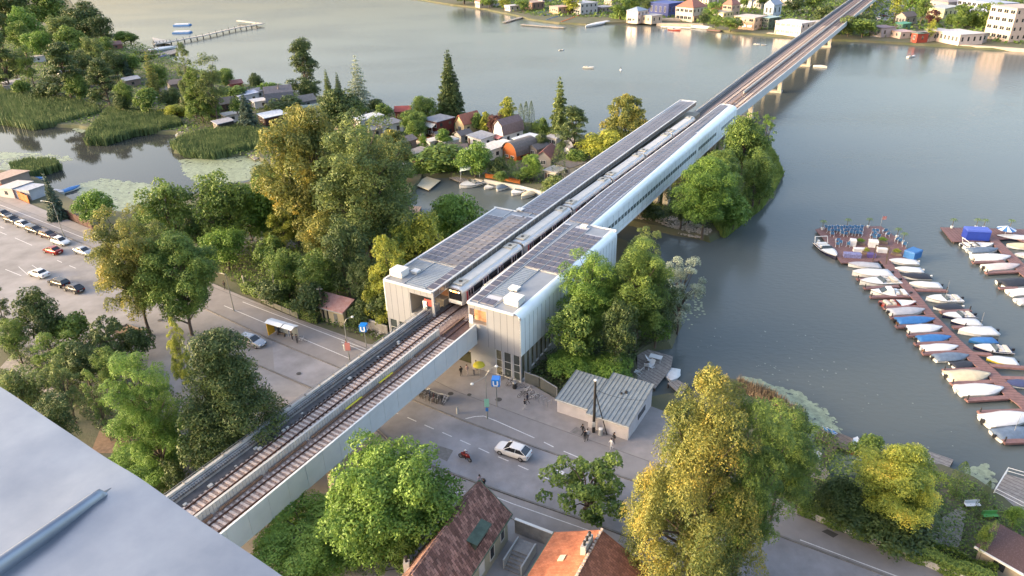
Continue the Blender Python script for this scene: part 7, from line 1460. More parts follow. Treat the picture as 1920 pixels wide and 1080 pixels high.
t = thing('flag_stand', 'small red and white flag on a pole at the platform corner', 'flag', at(1650, 427, ZD)); b = MB(); b.tube((0, 0, 0), (0, 0, 2.6), .04); b.build('pole', MATS['aluminium'], t); b = MB(); b.hull([[(0.04, -.01, 1.7), (0.04, .01, 1.7), (0.04, .01, 2.5), (0.04, -.01, 2.5)], [(.9, .05, 1.75), (.9, .07, 1.75), (.9, .07, 2.45), (.9, .05, 2.45)]]); b.build('cloth', mat('flag_red', (0.5, 0.05, 0.04), .7, col2=(0.6, 0.5, 0.45), scale=2), t)
t = thing('striped_umbrella', 'low blue and white striped umbrella on the second platform', 'umbrella', at(1884, 440, ZD)); b = MB(); b2 = MB()
for k in range(12):
    a0_, a1_ = k * math.pi / 6, (k + 1) * math.pi / 6; (b if k % 2 else b2).add([(0, 0, 1.9), (1.7 * math.cos(a0_), 1.7 * math.sin(a0_), 1.2), (1.7 * math.cos(a1_), 1.7 * math.sin(a1_), 1.2)], [(0, 1, 2)])
b.build('blue_panels', CC['blue'], t); b2.build('white_panels', CHW, t); b = MB(); b.tube((0, 0, 0), (0, 0, 1.95), .04); b.build('pole', CHW, t)
# boats elsewhere
boat((1258, 712), (1262, 688), 'cover', 'white', 'white', 'white covered boat moored beside the cluttered jetty', 'boats along the near bank', .55)
boat((1608, 818), (1598, 846), 'open', None, 'red', 'red rowing boat pulled up beside the T shaped jetty', 'boats along the near bank', .42, motor=False, name='rowing_boat')
boat((1583, 818), (1558, 806), 'cover', 'white', 'white', 'narrow white canoe lying on the T shaped jetty', 'boats along the near bank', .2, motor=False, name='canoe')
boat((1724, 838), (1722, 858), 'cover', 'white', 'white', 'white covered boat behind the blossom tree', 'boats along the near bank', .6)
boat((862, 350), (905, 338), 'open', 'slate', 'white', 'cluttered reddish white barge in the inlet', 'boats in the inlet', .6)
boat((932, 356), (952, 342), 'cover', 'slate', 'white', 'small boat with a light blue cover in the inlet', 'boats in the inlet', .45)
boat((908, 352), (932, 344), 'open', 'cream', 'white', 'yellowish open boat beside the light blue covered one', 'boats in the inlet', .5); boat((960, 364), (982, 352), 'open', 'cream', 'white', 'yellowish boat nearest to the station wall', 'boats in the inlet', .5); boat((978, 370), (1006, 356), 'cover', 'cream', 'white', 'beige covered boat nearest to the station wall', 'boats in the inlet', .4)
boat((845, 322), (868, 316), 'open', None, 'white', 'small white boat beside the grey inlet jetty', 'boats in the inlet', .4)
t = thing('sun_sail', 'pale turquoise canopy over the inlet jetty', 'canopy', at(882, 330, 0)); b = MB(); b.hull([[(-2.6, -1.4, 1.7), (-2.6, 1.4, 2.0), (-2.6, 1.4, 2.05), (-2.6, -1.4, 1.75)], [(0, -1.5, 2.1), (0, 1.5, 2.4), (0, 1.5, 2.45), (0, -1.5, 2.15)], [(2.6, -1.4, 1.8), (2.6, 1.4, 2.1), (2.6, 1.4, 2.15), (2.6, -1.4, 1.85)]]); b.build('cloth', mat('turquoise_cloth', (0.36, 0.46, 0.5), .7), t, True); b = MB()
for x in (-2.4, 2.4):
    for y in (-1.2, 1.2): b.tube((x, y, -.6), (x, y, 1.9), .05)
b.build('poles', CHW, t)
boat((1114, 126), (1093, 125), 'open', None, 'white', 'white rowing boat with one rower on the open lake', 'boats on the open lake', .3, motor=False, name='rowing_boat')
boat((1551, 125), (1525, 123), 'cover', 'white', 'white', 'long slim white racing rowing boat beside the viaduct piers', 'boats on the open lake', .09, motor=False, name='rowing_shell')
boat((1438, 83), (1428, 83), 'open', 'black', 'white', 'right one of the two pedal boats left of the viaduct', 'boats on the open lake', .5, motor=False, name='pedal_boat'); boat((1425, 82), (1414, 81), 'open', 'black', 'white', 'left one of the two pedal boats left of the viaduct', 'boats on the open lake', .5, motor=False, name='pedal_boat')
boat((1716, 104), (1702, 106), 'open', None, 'white', 'tiny paddle boat on the right part of the lake', 'boats on the open lake', .25, motor=False, name='paddle_board'); boat((1058, 92), (1048, 93), 'open', None, 'white', 'tiny paddle board near the middle of the far lake', 'boats on the open lake', .25, motor=False, name='paddle_board')
boat((1276, 56), (1254, 54), 'open', None, 'red', 'red boat moored below the red roofed villa', 'boats on the far shore', .4); boat((1335, 53), (1298, 50), 'cover', 'white', 'white', 'long white boat below the red roofed villa', 'boats on the far shore', .3); boat((1655, 71), (1628, 71), 'cover', 'white', 'white', 'white covered boat before the grey boathouse', 'boats on the far shore', .35)
boat((1712, 64), (1690, 70), 'cabin', None, 'white', 'white cabin boat beside the narrow red boathouse', 'boats on the far shore', .5); boat((1098, 50), (1142, 40), 'cover', 'white', 'white', 'long white covered pontoon boat at the boat rental', 'boats on the far shore', .22); boat((330, 88), (275, 96), 'cover', 'white', 'white', 'white boat at the upper left boat jetty', 'boats at the left shore', .35); boat((318, 104), (296, 110), 'cover', 'navy', 'white', 'dark covered boat at the upper left boat jetty', 'boats at the left shore', .35)
boat((352, 243), (336, 254), 'open', None, 'white', 'small white boat between the two right reed beds', 'boats at the left shore', .4); boat((150, 348), (112, 360), 'cover', 'blue', 'white', 'bright blue covered boat at the pond bank', 'boats at the left shore', .4); boat((120, 362), (90, 356), 'cover', 'grey', 'white', 'pale boat beside the bright blue covered one', 'boats at the left shore', .35); boat((84, 334), (62, 332), 'cover', 'blue', 'white', 'small blue covered boat behind the left huts', 'boats at the left shore', .4)
for y_, lb in ((48, 'farther'), (62, 'nearer')):
    t = thing('swim_float', lb + ' one of the two blue and white inflatable swim floats', 'float', at(342, y_, WZ)); b = MB(); b.hull([[(-5.5, -2.5, 0), (-5.5, 2.5, 0), (-5.5, 2.2, .7), (-5.5, -2.2, .7)], [(5.5, -2.5, 0), (5.5, 2.5, 0), (5.5, 2.2, .7), (5.5, -2.2, .7)]]); b.build('base', CC['blue'], t); b = MB(); b.box(-4.8, 4.8, -1.5, 1.5, .7, 1.3); b.build('top', CHW, t)
t = thing('buoy', 'single dark buoy floating on the open lake', 'buoy', at(1164, 132, WZ)); b = MB(); b.lathe(0, 0, [(.1, -.4), (.45, 0), (.45, .35), (.15, .6)], 12); b.build('float', CHW, t); b = MB(); b.tube((0, 0, .5), (0, 0, 1.6), .12); b.build('top_mark', DARK, t)
# pedal boats of the far rental, moored in rows
def pedal0(m, lb):
    t = thing('pedal_boat', lb, 'pedal boat', (0, 0, 0), 0, 'pedal boats at the far rental'); b = MB()
    for y in (-.6, .6): b.hull([[(x, y - w, 0), (x, y + w, 0), (x, y + w, .45), (x, y - w, .45)] for x, w in ((-1.6, .15), (-1.2, .28), (1.2, .28), (1.7, .08))])
    b.build('float', CHW, t); b = MB(); b.box(-.9, .9, -.8, .8, .45, .6); b.box(-.9, -.7, -.8, .8, .6, 1.1); b.build('seat', m, t); return t
pb = pedal0(CC['blue'], 'x'); po = pedal0(mat('orange_seat', (0.5, 0.12, 0.03), .6), 'x'); used = [False, False]
orr = random.Random(5)
for r_, (a, e, n, col, lb) in enumerate([((1012, 28), (1036, 20), 7, 0, 'back row of blue pedal boats at the rental'), ((1022, 33), (1062, 22), 10, 0, 'second row of blue pedal boats at the rental'), ((1028, 40), (1078, 25), 12, 0, 'front row of blue pedal boats at the rental'), ((1056, 44), (1094, 30), 11, 1, 'row of orange pedal boats at the rental')]):
    for k in range(n):
        f = k / (n - 1); src = (pb, po)[col]; o = src if not used[col] else copy_tree(src); used[col] = True; p = at(a[0] + (e[0] - a[0]) * f, a[1] + (e[1] - a[1]) * f, WZ); o.location = p; o.rotation_euler[2] = rz(R(150)) + orr.uniform(-.1, .1); o.scale = (1.2, 1.2, 1.2)
        o['label'] = ['one', 'one'][0] + ' of the ' + lb; o['group'] = lb
deck([(1000, 22), (1090, 18), (1096, 26), (1012, 34)], -.5, WHITEP, 'pale landing stage behind the pedal boats', plank=False)
# ------------------------------------------------------------------ vehicles
CP = dict(white=mat('paint_white', (0.62, 0.62, 0.62), .18, 0, .02, 1), silver=mat('paint_silver', (0.36, 0.37, 0.39), .22, .6), dark=mat('paint_dark_grey', (0.035, 0.037, 0.045), .2, .3), black=mat('paint_black', (0.012, 0.012, 0.014), .15), red=mat('paint_red', (0.2, 0.015, 0.012), .18, .2), blue=mat('paint_blue', (0.03, 0.05, 0.12), .2, .3), brown=mat('paint_brown', (0.06, 0.03, 0.03), .2, .3))
RUBB = mat('tyre_rubber', (0.015, 0.015, 0.015), .85); RIM = mat('wheel_rim', (0.35, 0.35, 0.36), .3, .7); CGL = mat('car_glass', (0.012, 0.014, 0.017), .06, 0, spec=.8); HLM = mat('headlight_glass', (0.55, 0.55, 0.52), .1); TLM = mat('taillight_red', (0.3, 0.01, 0.01), .2); PLATE = mat('plate_white', (0.6, 0.6, 0.6), .5)
def car(kind_, col, label, group=None):
    t = thing('parked_car', label, 'car', (0, 0, 0), 0, group); P = CP[col]
    L, W, Ht = {'hatch': (4.45, 1.74, 1.49), 'wagon': (4.7, 1.8, 1.48), 'sedan': (4.6, 1.8, 1.44), 'suv': (4.5, 1.85, 1.65), 'small': (3.9, 1.68, 1.48)}[kind_]
    w = W / 2; l = L / 2
    def sec(x, k, zt, zb=.22): return [(x, -w * k * .9, zb), (x, w * k * .9, zb), (x, w * k, zb + .22), (x, w * k, zt - .16), (x, w * k * .9, zt), (x, -w * k * .9, zt), (x, -w * k, zt - .16), (x, -w * k, zb + .22)]
    hood = .92 if kind_ != 'suv' else 1.02; bt = .98 if kind_ != 'suv' else 1.08
    b = MB(); b.hull([sec(-l, .82, bt - .14, .34), sec(-l + .12, .93, bt, .26), sec(-l * .5, 1, bt), sec(0, 1, bt - .02), sec(l * .42, 1, hood + .02), sec(l * .8, .96, hood - .12), sec(l * .95, .88, hood - .26, .26), sec(l, .76, hood - .36, .34)]); body = b.build('body', P, t, True)
    md = body.modifiers.new('split', 'EDGE_SPLIT'); md.split_angle = R(38)
    rear = {'hatch': -l + .12, 'wagon': -l + .06, 'sedan': -l + .75, 'suv': -l + .08, 'small': -l + .1}[kind_]; rt = {'hatch': -l + .95, 'wagon': -l + .45, 'sedan': -l + 1.35, 'suv': -l + .5, 'small': -l + .5}[kind_]
    fb, ft = l * .46, l * .08
    g0 = [(rear, w * .86), (fb, w * .88)]; g1 = [(rt, w * .68), (ft, w * .70)]
    b = MB(); b.hull([[(g0[0][0], -g0[0][1], bt - .03), (g0[1][0], -g0[1][1], hood), (g0[1][0], g0[1][1], hood), (g0[0][0], g0[0][1], bt - .03)], [(g1[0][0], -g1[0][1], Ht - .04), (g1[1][0], -g1[1][1], Ht - .04), (g1[1][0], g1[1][1], Ht - .04), (g1[0][0], g1[0][1], Ht - .04)]]); b.build('windows', CGL, t)
    b = MB(); b.hull([[(rt - .08, -w * .7, Ht - .06), (ft + .06, -w * .72, Ht - .06), (ft + .06, w * .72, Ht - .06), (rt - .08, w * .7, Ht - .06)], [(rt + .1, -w * .6, Ht), (ft - .15, -w * .62, Ht), (ft - .15, w * .62, Ht), (rt + .1, w * .6, Ht)]]); b.build('roof', P, t)
    b = MB(); mid = (g0[0][0] + g0[1][0]) / 2
    for s in (-1, 1):
        for (x0, x1) in ((fb, ft), (rear, rt), (mid - .05, mid - .1)): b.tube((x0, s * w * .87, bt - .06), (x1, s * w * .7, Ht - .05), .04, n=4)
    b.build('pillars', P, t)
    for x in (l * .62, -l * .62):
        for s in (-1, 1):
            b = MB(); b.wheel(x, s * (w - .1), .32, .32, .22); o = b.build('wheel', RUBB, t); b = MB(); b.wheel(x, s * (w + .012), .32, .2, .02, n=10); b.build('rim', RIM, o)
    for s in (-1, 1):
        b = MB(); b.hull([[(l * .93, s * w * .5, hood - .36), (l * .93, s * w * .86, hood - .36), (l * .9, s * w * .88, hood - .2), (l * .9, s * w * .5, hood - .2)][::s], [(l * .995, s * w * .45, hood - .40), (l * .97, s * w * .78, hood - .40), (l * .94, s * w * .8, hood - .25), (l * .96, s * w * .45, hood - .25)][::s]]); b.build('headlight', HLM, t)
        b = MB(); b.box(-l - .01, -l + .1, s * w * .6 - .13, s * w * .6 + .13, bt - .36, bt - .2); b.build('taillight', TLM, t)
        b = MB(); b.box(fb - .35, fb - .2, s * (w + .06) - .08, s * (w + .06) + .08, bt - .02, bt + .12); b.build('wing_mirror', P, t)
    b = MB(); b.box(-l - .02, -l + .05, -.26, .26, .5, .62); b.box(l - .06, l + .02, -.26, .26, .42, .53); b.build('number_plate', PLATE, t)
    return t
ra = RR
def put(o, x, y, rot, z=.03): p = at(x, y, .5); o.location = (p[0], p[1], z); o.rotation_euler[2] = rot; return o
def hz(bx, by, tx, ty, z0=0.0):            # height of a post from its foot and top
    b_ = at(bx, by, z0); v = ray(tx, ty); k = math.hypot(b_[0], b_[1]) / math.hypot(v[0], v[1]); return H + v[2] * k
put(car('hatch', 'white', 'white rounded hatchback passing the kiosk on the main road'), 962, 846, ra + math.pi, .055)
g_ = 'cars on the left road'
for kd, col, x, y, rot, lb in (('wagon', 'dark', 7, 402, 0, 'dark grey car cut by the left edge, last in the parked row'), ('hatch', 'dark', 23, 413, 0, 'dark hatchback second from the left edge in the parked row'), ('hatch', 'silver', 45, 422, 0, 'pale silver hatchback parked between dark cars'), ('wagon', 'black', 66, 432, 0, 'black wagon parked right of the pale silver hatchback'),
        ('wagon', 'brown', 91, 441, 0, 'brownish black wagon parked beside the front white car'), ('hatch', 'white', 114, 453, 0, 'white car at the right end of the parked row'), ('sedan', 'silver', 157, 472, 0, 'silver sedan driving beside the golden poplar'), ('sedan', 'red', 99, 470, math.pi, 'dark red sedan driving in the middle of the left road'),
        ('sedan', 'white', 73, 513, math.pi, 'white sedan parked on the near side of the left road'), ('wagon', 'black', 110, 530, math.pi, 'black wagon parked behind the near white sedan'), ('hatch', 'dark', 138, 541, math.pi, 'dark hatchback half hidden by the golden poplar'), ('wagon', 'silver', 473, 640, 0, 'silver station wagon passing the bus shelter')):
    o = put(car(kd, col, lb, g_), x, y, ra + rot, .03)
g_ = 'cars on the far car park'
for kd, col, x, y, rot, lb in (('hatch', 'white', 1617, 23, 40, 'white car at the lower end of the far parked row'), ('sedan', 'black', 1624, 15, 40, 'black car next to the white one on the far car park'), ('suv', 'dark', 1629, 11, 40, 'dark van third in the far parked row'), ('sedan', 'black', 1634, 7, 40, 'black car fourth in the far parked row'), ('sedan', 'silver', 1640, 3, 40, 'silver car at the upper end of the far parked row'),
        ('suv', 'white', 1647, 35, 100, 'white van beside the hedge on the far car park'), ('hatch', 'dark', 1653, 29, 100, 'dark car behind the white van on the far car park'), ('sedan', 'black', 1660, 30, 100, 'black car right of the white van on the far car park')):
    put(car(kd, col, lb, g_), x, y, ra + R(rot), .06)
# ------------------------------------------------------------------ people
SKIN = mat('skin', (0.38, 0.22, 0.15), .6); HAIR = mat('hair_dark', (0.03, 0.018, 0.012), .7); SHOE = mat('shoe', (0.3, 0.3, 0.3), .6)
def cloth(n, h): return mat('cloth_' + n, c(h, .8), .85, 0, .1, 8)
def body_mesh(pose):
    J = {'pel': (0, 0, .95), 'ch': (0, 0, 1.28), 'nk': (0.01, 0, 1.48), 'hd': (.02, 0, 1.58), 'ht': (.02, 0, 1.70)}
    if pose == 'walk': P_ = dict(lk=(.16, .1, .5), la=(.12, .1, .08), lt=(.3, .1, .03), rk=(.02, -.1, .5), ra=(-.28, -.1, .14), rt=(-.12, -.1, .03), le=(-.16, .24, 1.12), lh=(-.02, .24, .88), re=(.1, -.24, 1.14), rh=(.3, -.22, .98))
    elif pose == 'stand': P_ = dict(lk=(.02, .1, .5), la=(0, .11, .08), lt=(.17, .12, .03), rk=(.02, -.1, .5), ra=(0, -.11, .08), rt=(.17, -.12, .03), le=(-.03, .26, 1.14), lh=(.08, .25, .88), re=(-.03, -.26, 1.14), rh=(.14, -.18, .98))
    else: P_ = dict(lk=(.34, .2, .88), la=(.16, .22, .45), lt=(.34, .22, .40), rk=(.34, -.2, .88), ra=(.16, -.22, .45), rt=(.34, -.22, .40), le=(.26, .27, 1.12), lh=(.5, .28, 1.08), re=(.26, -.27, 1.12), rh=(.5, -.28, 1.08))
    if pose == 'ride': J = {'pel': (0, 0, .86), 'ch': (.14, 0, 1.16), 'nk': (.26, 0, 1.34), 'hd': (.32, 0, 1.42), 'ht': (.36, 0, 1.54)}
    cx_, cz_ = J['ch'][0], J['ch'][2]
    V = [J['pel'], J['ch'], J['nk'], J['hd'], J['ht'], (0, .09, J['pel'][2] - .06), P_['lk'], P_['la'], P_['lt'], (0, -.09, J['pel'][2] - .06), P_['rk'], P_['ra'], P_['rt'], (cx_ + .04, .18, cz_ + .12), P_['le'], P_['lh'], (cx_ + .04, -.18, cz_ + .12), P_['re'], P_['rh']]
    r_ = [.13, .14, .05, .085, .075, .085, .055, .04, .035, .085, .055, .04, .035, .06, .042, .033, .06, .042, .033]
    E_ = [(0, 1), (1, 2), (2, 3), (3, 4), (0, 5), (5, 6), (6, 7), (7, 8), (0, 9), (9, 10), (10, 11), (11, 12), (1, 13), (13, 14), (14, 15), (1, 16), (16, 17), (17, 18)]
    me = bpy.data.meshes.new('person'); me.from_pydata(V, E_, []); o = bpy.data.objects.new('tmp', me); C.objects.link(o)
    o.modifiers.new('skin', 'SKIN'); md = o.modifiers.new('sub', 'SUBSURF'); md.levels = 1; md.render_levels = 1
    for i, k in enumerate(r_): me.skin_vertices[0].data[i].radius = (k, k * (1.25 if i in (0, 1) else 1)); 
    me.skin_vertices[0].data[0].use_root = True
    dg = bpy.context.evaluated_depsgraph_get(); out = bpy.data.meshes.new_from_object(o.evaluated_get(dg)); bpy.data.objects.remove(o)
    mi = []; zc_ = J['pel'][2]
    for p in out.polygons:
        x, y, z = p.center
        if z > J['nk'][2] - .02: m = 0
        elif z < .1 and pose != 'ride': m = 3
        elif pose == 'ride' and z < .48: m = 3
        elif z < zc_ + .02 and abs(y) < .2 and not (pose != 'ride' and abs(y) > .19): m = 2
        elif abs(y) > .19 and z < 1.0 and pose != 'ride': m = 0
        else: m = 1
        if pose == 'ride' and z < zc_ + .02: m = 2 if z >= .48 else 3
        mi.append(m)
    return out, mi, J
BM = {p: body_mesh(p) for p in ('walk', 'stand', 'ride')}
def person(x, y, pose, rot, top, leg, label, hair=HAIR, z=.13, loc=None, s=1.0):
    src, mi, J = BM[pose]; me = src.copy(); me.materials.clear()
    for m in (SKIN, cloth(top, top), cloth(leg, leg), SHOE): me.materials.append(m)
    me.polygons.foreach_set('material_index', mi); me.polygons.foreach_set('use_smooth', [True] * len(mi)); me.update()
    p = loc or at(x, y, z); t = thing('person', label, 'person', (p[0], p[1], z if not loc else p[2]), rot, 'people around the station'); t.scale = (s, s, s)
    o = bpy.data.objects.new('body', me); C.objects.link(o); o.parent = t
    b = MB(); hx, hy, hzz = J['ht']; b.lathe(hx - .02, 0, [(.095, hzz - .10), (.108, hzz - .02), (.09, hzz + .05), (.03, hzz + .085)], 10); b.build('hair', hair, t, True)
    return t
for a_ in [(865, 706, 'stand', 2, '1c1c22', '16161c', 'person in black standing below the viaduct by the hall windows'), (889, 703, 'stand', 4, 'c8c4c4', '6a6a74', 'person in a white top near the yellow parasol'), (876, 703, 'walk', 1, '9c8a8c', 'b4aaa8', 'person in pale clothes beside the person in black'),
        (893, 695, 'walk', 5, 'd8d8dc', '2c2c34', 'person in a white shirt and dark trousers behind the yellow parasol'), (984, 768, 'walk', 0, '24242c', 'c8c4c4', 'person in black walking in front of the bicycle racks'), (989, 757, 'walk', 2.6, '2c3040', '1c1c22', 'dark dressed person between the walker and the bicycle racks'),
        (1092, 816, 'walk', 0.5, '2c2c30', '303038', 'person with dark top walking ahead of the pair by the kiosk'), (1096, 827, 'walk', 1.2, '202026', '26262c', 'left person of the pair walking by the kiosk'), (1101, 825, 'walk', 1.2, 'd0d0d4', '2a2a30', 'right person of the pair, in a white shirt, by the kiosk'),
        (1151, 832, 'stand', 3.6, '1e1e24', '4c4c58', 'person in black at the kiosk corner'), (1146, 843, 'walk', 3.4, 'e4e4e6', 'dcdcdc', 'person in white clothes at the kiosk corner'), (558, 645, 'stand', 1, '3c3c48', '20242c', 'person waiting at the open end of the bus shelter'),
        (549, 638, 'stand', 4, '2a2c34', '28282e', 'person in dark clothes beneath the bus shelter roof'), (524, 629, 'stand', 2, '343842', '22242a', 'person waiting beside the yellow shelter panel'), (422, 543, 'walk', 1, '202028', '1c1c22', 'person in black under the left street lamp'),
        (457, 530, 'stand', 0, 'e0dcd8', 'd0ccc8', 'person in white at the park corner'), (908, 920, 'walk', 2, '24242a', '2c2c34', 'person in black beside the tip of the tiled roof'), (900, 912, 'walk', 2, 'b8a8b0', '3c3c44', 'person in a pinkish top beside the tip of the tiled roof'), (651, 655, 'stand', 3, '8c4a44', '2a2a30', 'person in a dull red top behind the lamp post')]:
    person(*a_)
# motorcycle with rider
p = at(872, 862, .055); ROT = ra - R(8); t = thing('motorcycle', 'red and black sports motorcycle on the main road', 'motorcycle', p, ROT)
b = MB(); b.hull([[(-.62, -.08, .78), (-.62, .08, .78), (-.5, .08, .95), (-.5, -.08, .95)], [(-.2, -.15, .6), (-.2, .15, .6), (-.2, .14, .88), (-.2, -.14, .88)], [(.2, -.17, .55), (.2, .17, .55), (.25, .16, 1.0), (.25, -.16, 1.0)], [(.55, -.15, .6), (.55, .15, .6), (.5, .12, 1.02), (.5, -.12, 1.02)], [(.82, -.05, .72), (.82, .05, .72), (.72, .04, .95), (.72, -.04, .95)]]); b.build('fairing', CP['red'], t, True)
b = MB(); b.box(-.35, .3, -.16, .16, .28, .6); b.build('engine', MOTOR, t)
for x, nm in ((-.68, 'wheel'), (.72, 'wheel')):
    b = MB(); b.torus(x, 0, .31, .25, .07, n=18); o = b.build(nm, RUBB, t); b = MB(); b.tube((x, -.03, .31), (x, .03, .31), .18, n=10); b.build('rim', RIM, o)
b = MB(); b.path([(.72, -.09, .31), (.5, -.09, .85)], .03); b.path([(.72, .09, .31), (.5, .09, .85)], .03); b.build('fork', MATS['aluminium'], t)
b = MB(); b.path([(.45, -.33, 1.02), (.52, -.12, .98), (.52, .12, .98), (.45, .33, 1.02)], .02); b.build('handlebar', DARK, t)
b = MB(); b.box(-.5, 0, -.11, .11, .82, .9); b.build('saddle', DARK, t)
person(0, 0, 'ride', ROT, '7a2a2e', '1c1c20', 'person in red and black leathers riding the motorcycle', hair=CHW, loc=(p[0] - .18 * math.cos(ROT), p[1] - .18 * math.sin(ROT), .055))
# ------------------------------------------------------------------ bicycles
def make_bike(m, label, group):
    t = thing('bicycle', label, 'bicycle', (0, 0, 0), 0, group)
    for x in (-.52, .52):
        b = MB(); b.torus(x, 0, .34, .32, .022, n=16, k=4)
        for k in range(6): b.tube((x, 0, .34), (x + .31 * math.cos(k * 1.047), 0, .34 + .31 * math.sin(k * 1.047)), .006, n=3)
        b.build('wheel', RUBB, t)
    b = MB(); b.path([(-.52, 0, .34), (-.08, 0, .3), (.36, 0, .78), (-.2, 0, .72), (-.08, 0, .3)], .022); b.path([(-.52, 0, .34), (-.2, 0, .72)], .018); b.path([(.52, 0, .34), (.36, 0, .82)], .02); b.tube((-.2, 0, .7), (-.23, 0, .88), .018); b.build('frame', m, t)
    b = MB(); b.path([(.28, -.28, .98), (.36, -.1, .98), (.36, .1, .98), (.28, .28, .98)], .017); b.tube((.36, 0, .8), (.36, 0, .98), .018); b.build('handlebar', MATS['aluminium'], t)
    b = MB(); b.hull([[(-.36, -.08, .88), (-.36, .08, .88), (-.36, .08, .93), (-.36, -.08, .93)], [(-.08, -.02, .88), (-.08, .02, .88), (-.08, .02, .92), (-.08, -.02, .92)]]); b.build('saddle', DARK, t); return t
bm = [mat('frame_' + n, c(h), .4) for n, h in (('black', '222226'), ('silver', 'a8a8ac'), ('blue', '3c5c8c'), ('red', '8c3030'), ('white', 'c8c8cc'))]; bs = {}
def bike(x, y, k, rot, label, group):
    key = (k, group); p = at(x, y, .13)
    if key in bs: o = copy_tree(bs[key])
    else: o = make_bike(bm[k], '', group); bs[key] = o
    o.location = p; o.rotation_euler = (R(4), 0, rot); o['label'] = label; return o
rb = random.Random(9); ORD = ['first', 'second', 'third', 'fourth', 'fifth', 'sixth', 'seventh', 'eighth', 'ninth', 'tenth', 'eleventh', 'twelfth', 'thirteenth', 'fourteenth', 'fifteenth', 'sixteenth']
CN = ['black', 'silver', 'blue', 'red', 'white']
for k in range(16):
    f = k / 15; q = rb.choice([0, 0, 1, 4, 2, 3]); bike(778 + 58 * f, 733 + 24 * f + rb.uniform(-2, 2), q, ra + R(100) + rb.uniform(-.3, .3), f'{CN[q]} bicycle, {ORD[k]} from the left in the crowded rack below the viaduct', 'bicycles in the rack below the viaduct')
for k, (x, y) in enumerate(((938, 708), (948, 712), (955, 720), (962, 722), (972, 728), (980, 743), (988, 735), (992, 742), (1000, 748))):
    q = rb.choice([0, 1, 3, 4]); bike(x, y, q, ra + R(60) + rb.uniform(-.5, .5), f'{CN[q]} bicycle, {ORD[k]} from the left in front of the station corner', 'bicycles in front of the station corner')
for k, (x, y) in enumerate(((672, 620), (678, 624), (690, 622), (696, 626), (710, 632), (716, 635))):
    q = rb.choice([0, 1, 4]); bike(x, y, q, ra + R(70) + rb.uniform(-.5, .5), f'{CN[q]} bicycle, {ORD[k]} from the left beside the concrete fence', 'bicycles beside the concrete fence')
bike(567, 641, 1, ra + R(20), 'silver bicycle leaning near the bus shelter', 'bicycle at the shelter')
for k, (x, y) in enumerate([(1006, 748), (1014, 752), (1022, 756), (1030, 760), (790, 745), (800, 750), (812, 755), (700, 632), (724, 640)]):
    wh = ['right of the station corner bicycles', 'below the viaduct', 'beside the concrete fence'][0 if k < 4 else 1 if k < 7 else 2]
    t = thing('bicycle_stand', f'steel bicycle hoop, {ORD[k if k < 4 else k - 4 if k < 7 else k - 7]} of those {wh}', 'bicycle stand', at(x, y, .13), ra + R(65), 'bicycle hoops'); b = MB(); b.path([(-.35, 0, 0), (-.35, 0, .75), (.35, 0, .75), (.35, 0, 0)], .035); b.build('hoop', MATS['aluminium'], t); b = MB(); b.box(-.42, -.28, -.06, .06, 0, .03); b.box(.28, .42, -.06, .06, 0, .03); b.build('foot_plate', MATS['grey_steel'], t)
# ------------------------------------------------------------------ street furniture
POLE = mat('lamp_post_grey', (0.24, 0.25, 0.24), .5, .4); LHEAD = mat('lamp_head', (0.45, 0.47, 0.47), .4)
def lamp(bx, by, tx, ty, arms, label, curve=True, z=.13):
    p = at(bx, by, z); h = max(4.5, hz(bx, by, tx, ty, z) - z); t = thing('street_lamp', label, 'street lamp', p, 0, 'street lamps'); b = MB(); b.tube((0, 0, 0), (0, 0, 1.1), .11, .1, 10); b.tube((0, 0, 1.1), (0, 0, h), .08, .05, 8); b.build('post', POLE, t)
    for (az, L, up) in arms:
        dx, dy = math.sin(R(az)), math.cos(R(az)); b = MB(); b.path([(0, 0, h - .1), (dx * L * .35, dy * L * .35, h + up * .8), (dx * L, dy * L, h + up)], .035); b.build('arm', POLE, t)
        b = MB(); e = (dx * L, dy * L); b.lathe(e[0], e[1], [(.05, h + up - .16), (.22, h + up - .1), (.2, h + up + .02), (.06, h + up + .08)], 10); b.build('lamp_head', LHEAD, t)
    return t, h
lamp(121, 446, 92, 381, [(290, 3.0, .1)], 'street lamp with a long arm behind the parked row of cars'); lamp(439, 583, 425, 513, [(290, 2.6, .1), (300, 3.4, -.2)], 'street lamp with two flat arms left of the bus shelter')
t, h = lamp(656, 677, 645, 605, [(60, 1.3, .6)], 'curved arm street lamp with a red sign in front of the left station wing')
b = MB(); b.box(-.38, .38, -.1, -.05, 1.9, 3.2); b.build('sign', mat('faded_red_sign', (0.5, 0.2, 0.18), .6), t)
t, h = lamp(914, 785, 908, 705, [(60, 1.6, .9), (235, 2.0, -.3)], 'twin arm street lamp with a green sign in front of the station')
b = MB(); b.box(-.3, .3, -.15, -.1, 2.0, 3.2); b.build('sign', mat('pale_green_sign', (0.25, 0.5, 0.36), .5), t); b = MB(); b.box(-.18, .18, -.15, -.1, 1.3, 1.8); b.build('sign', mat('parking_blue_sign', (0.03, 0.16, 0.45), .5), t)
lamp(193, 422, 180, 385, [(300, .8, .1)], 'short street lamp by the dark roadside fence')
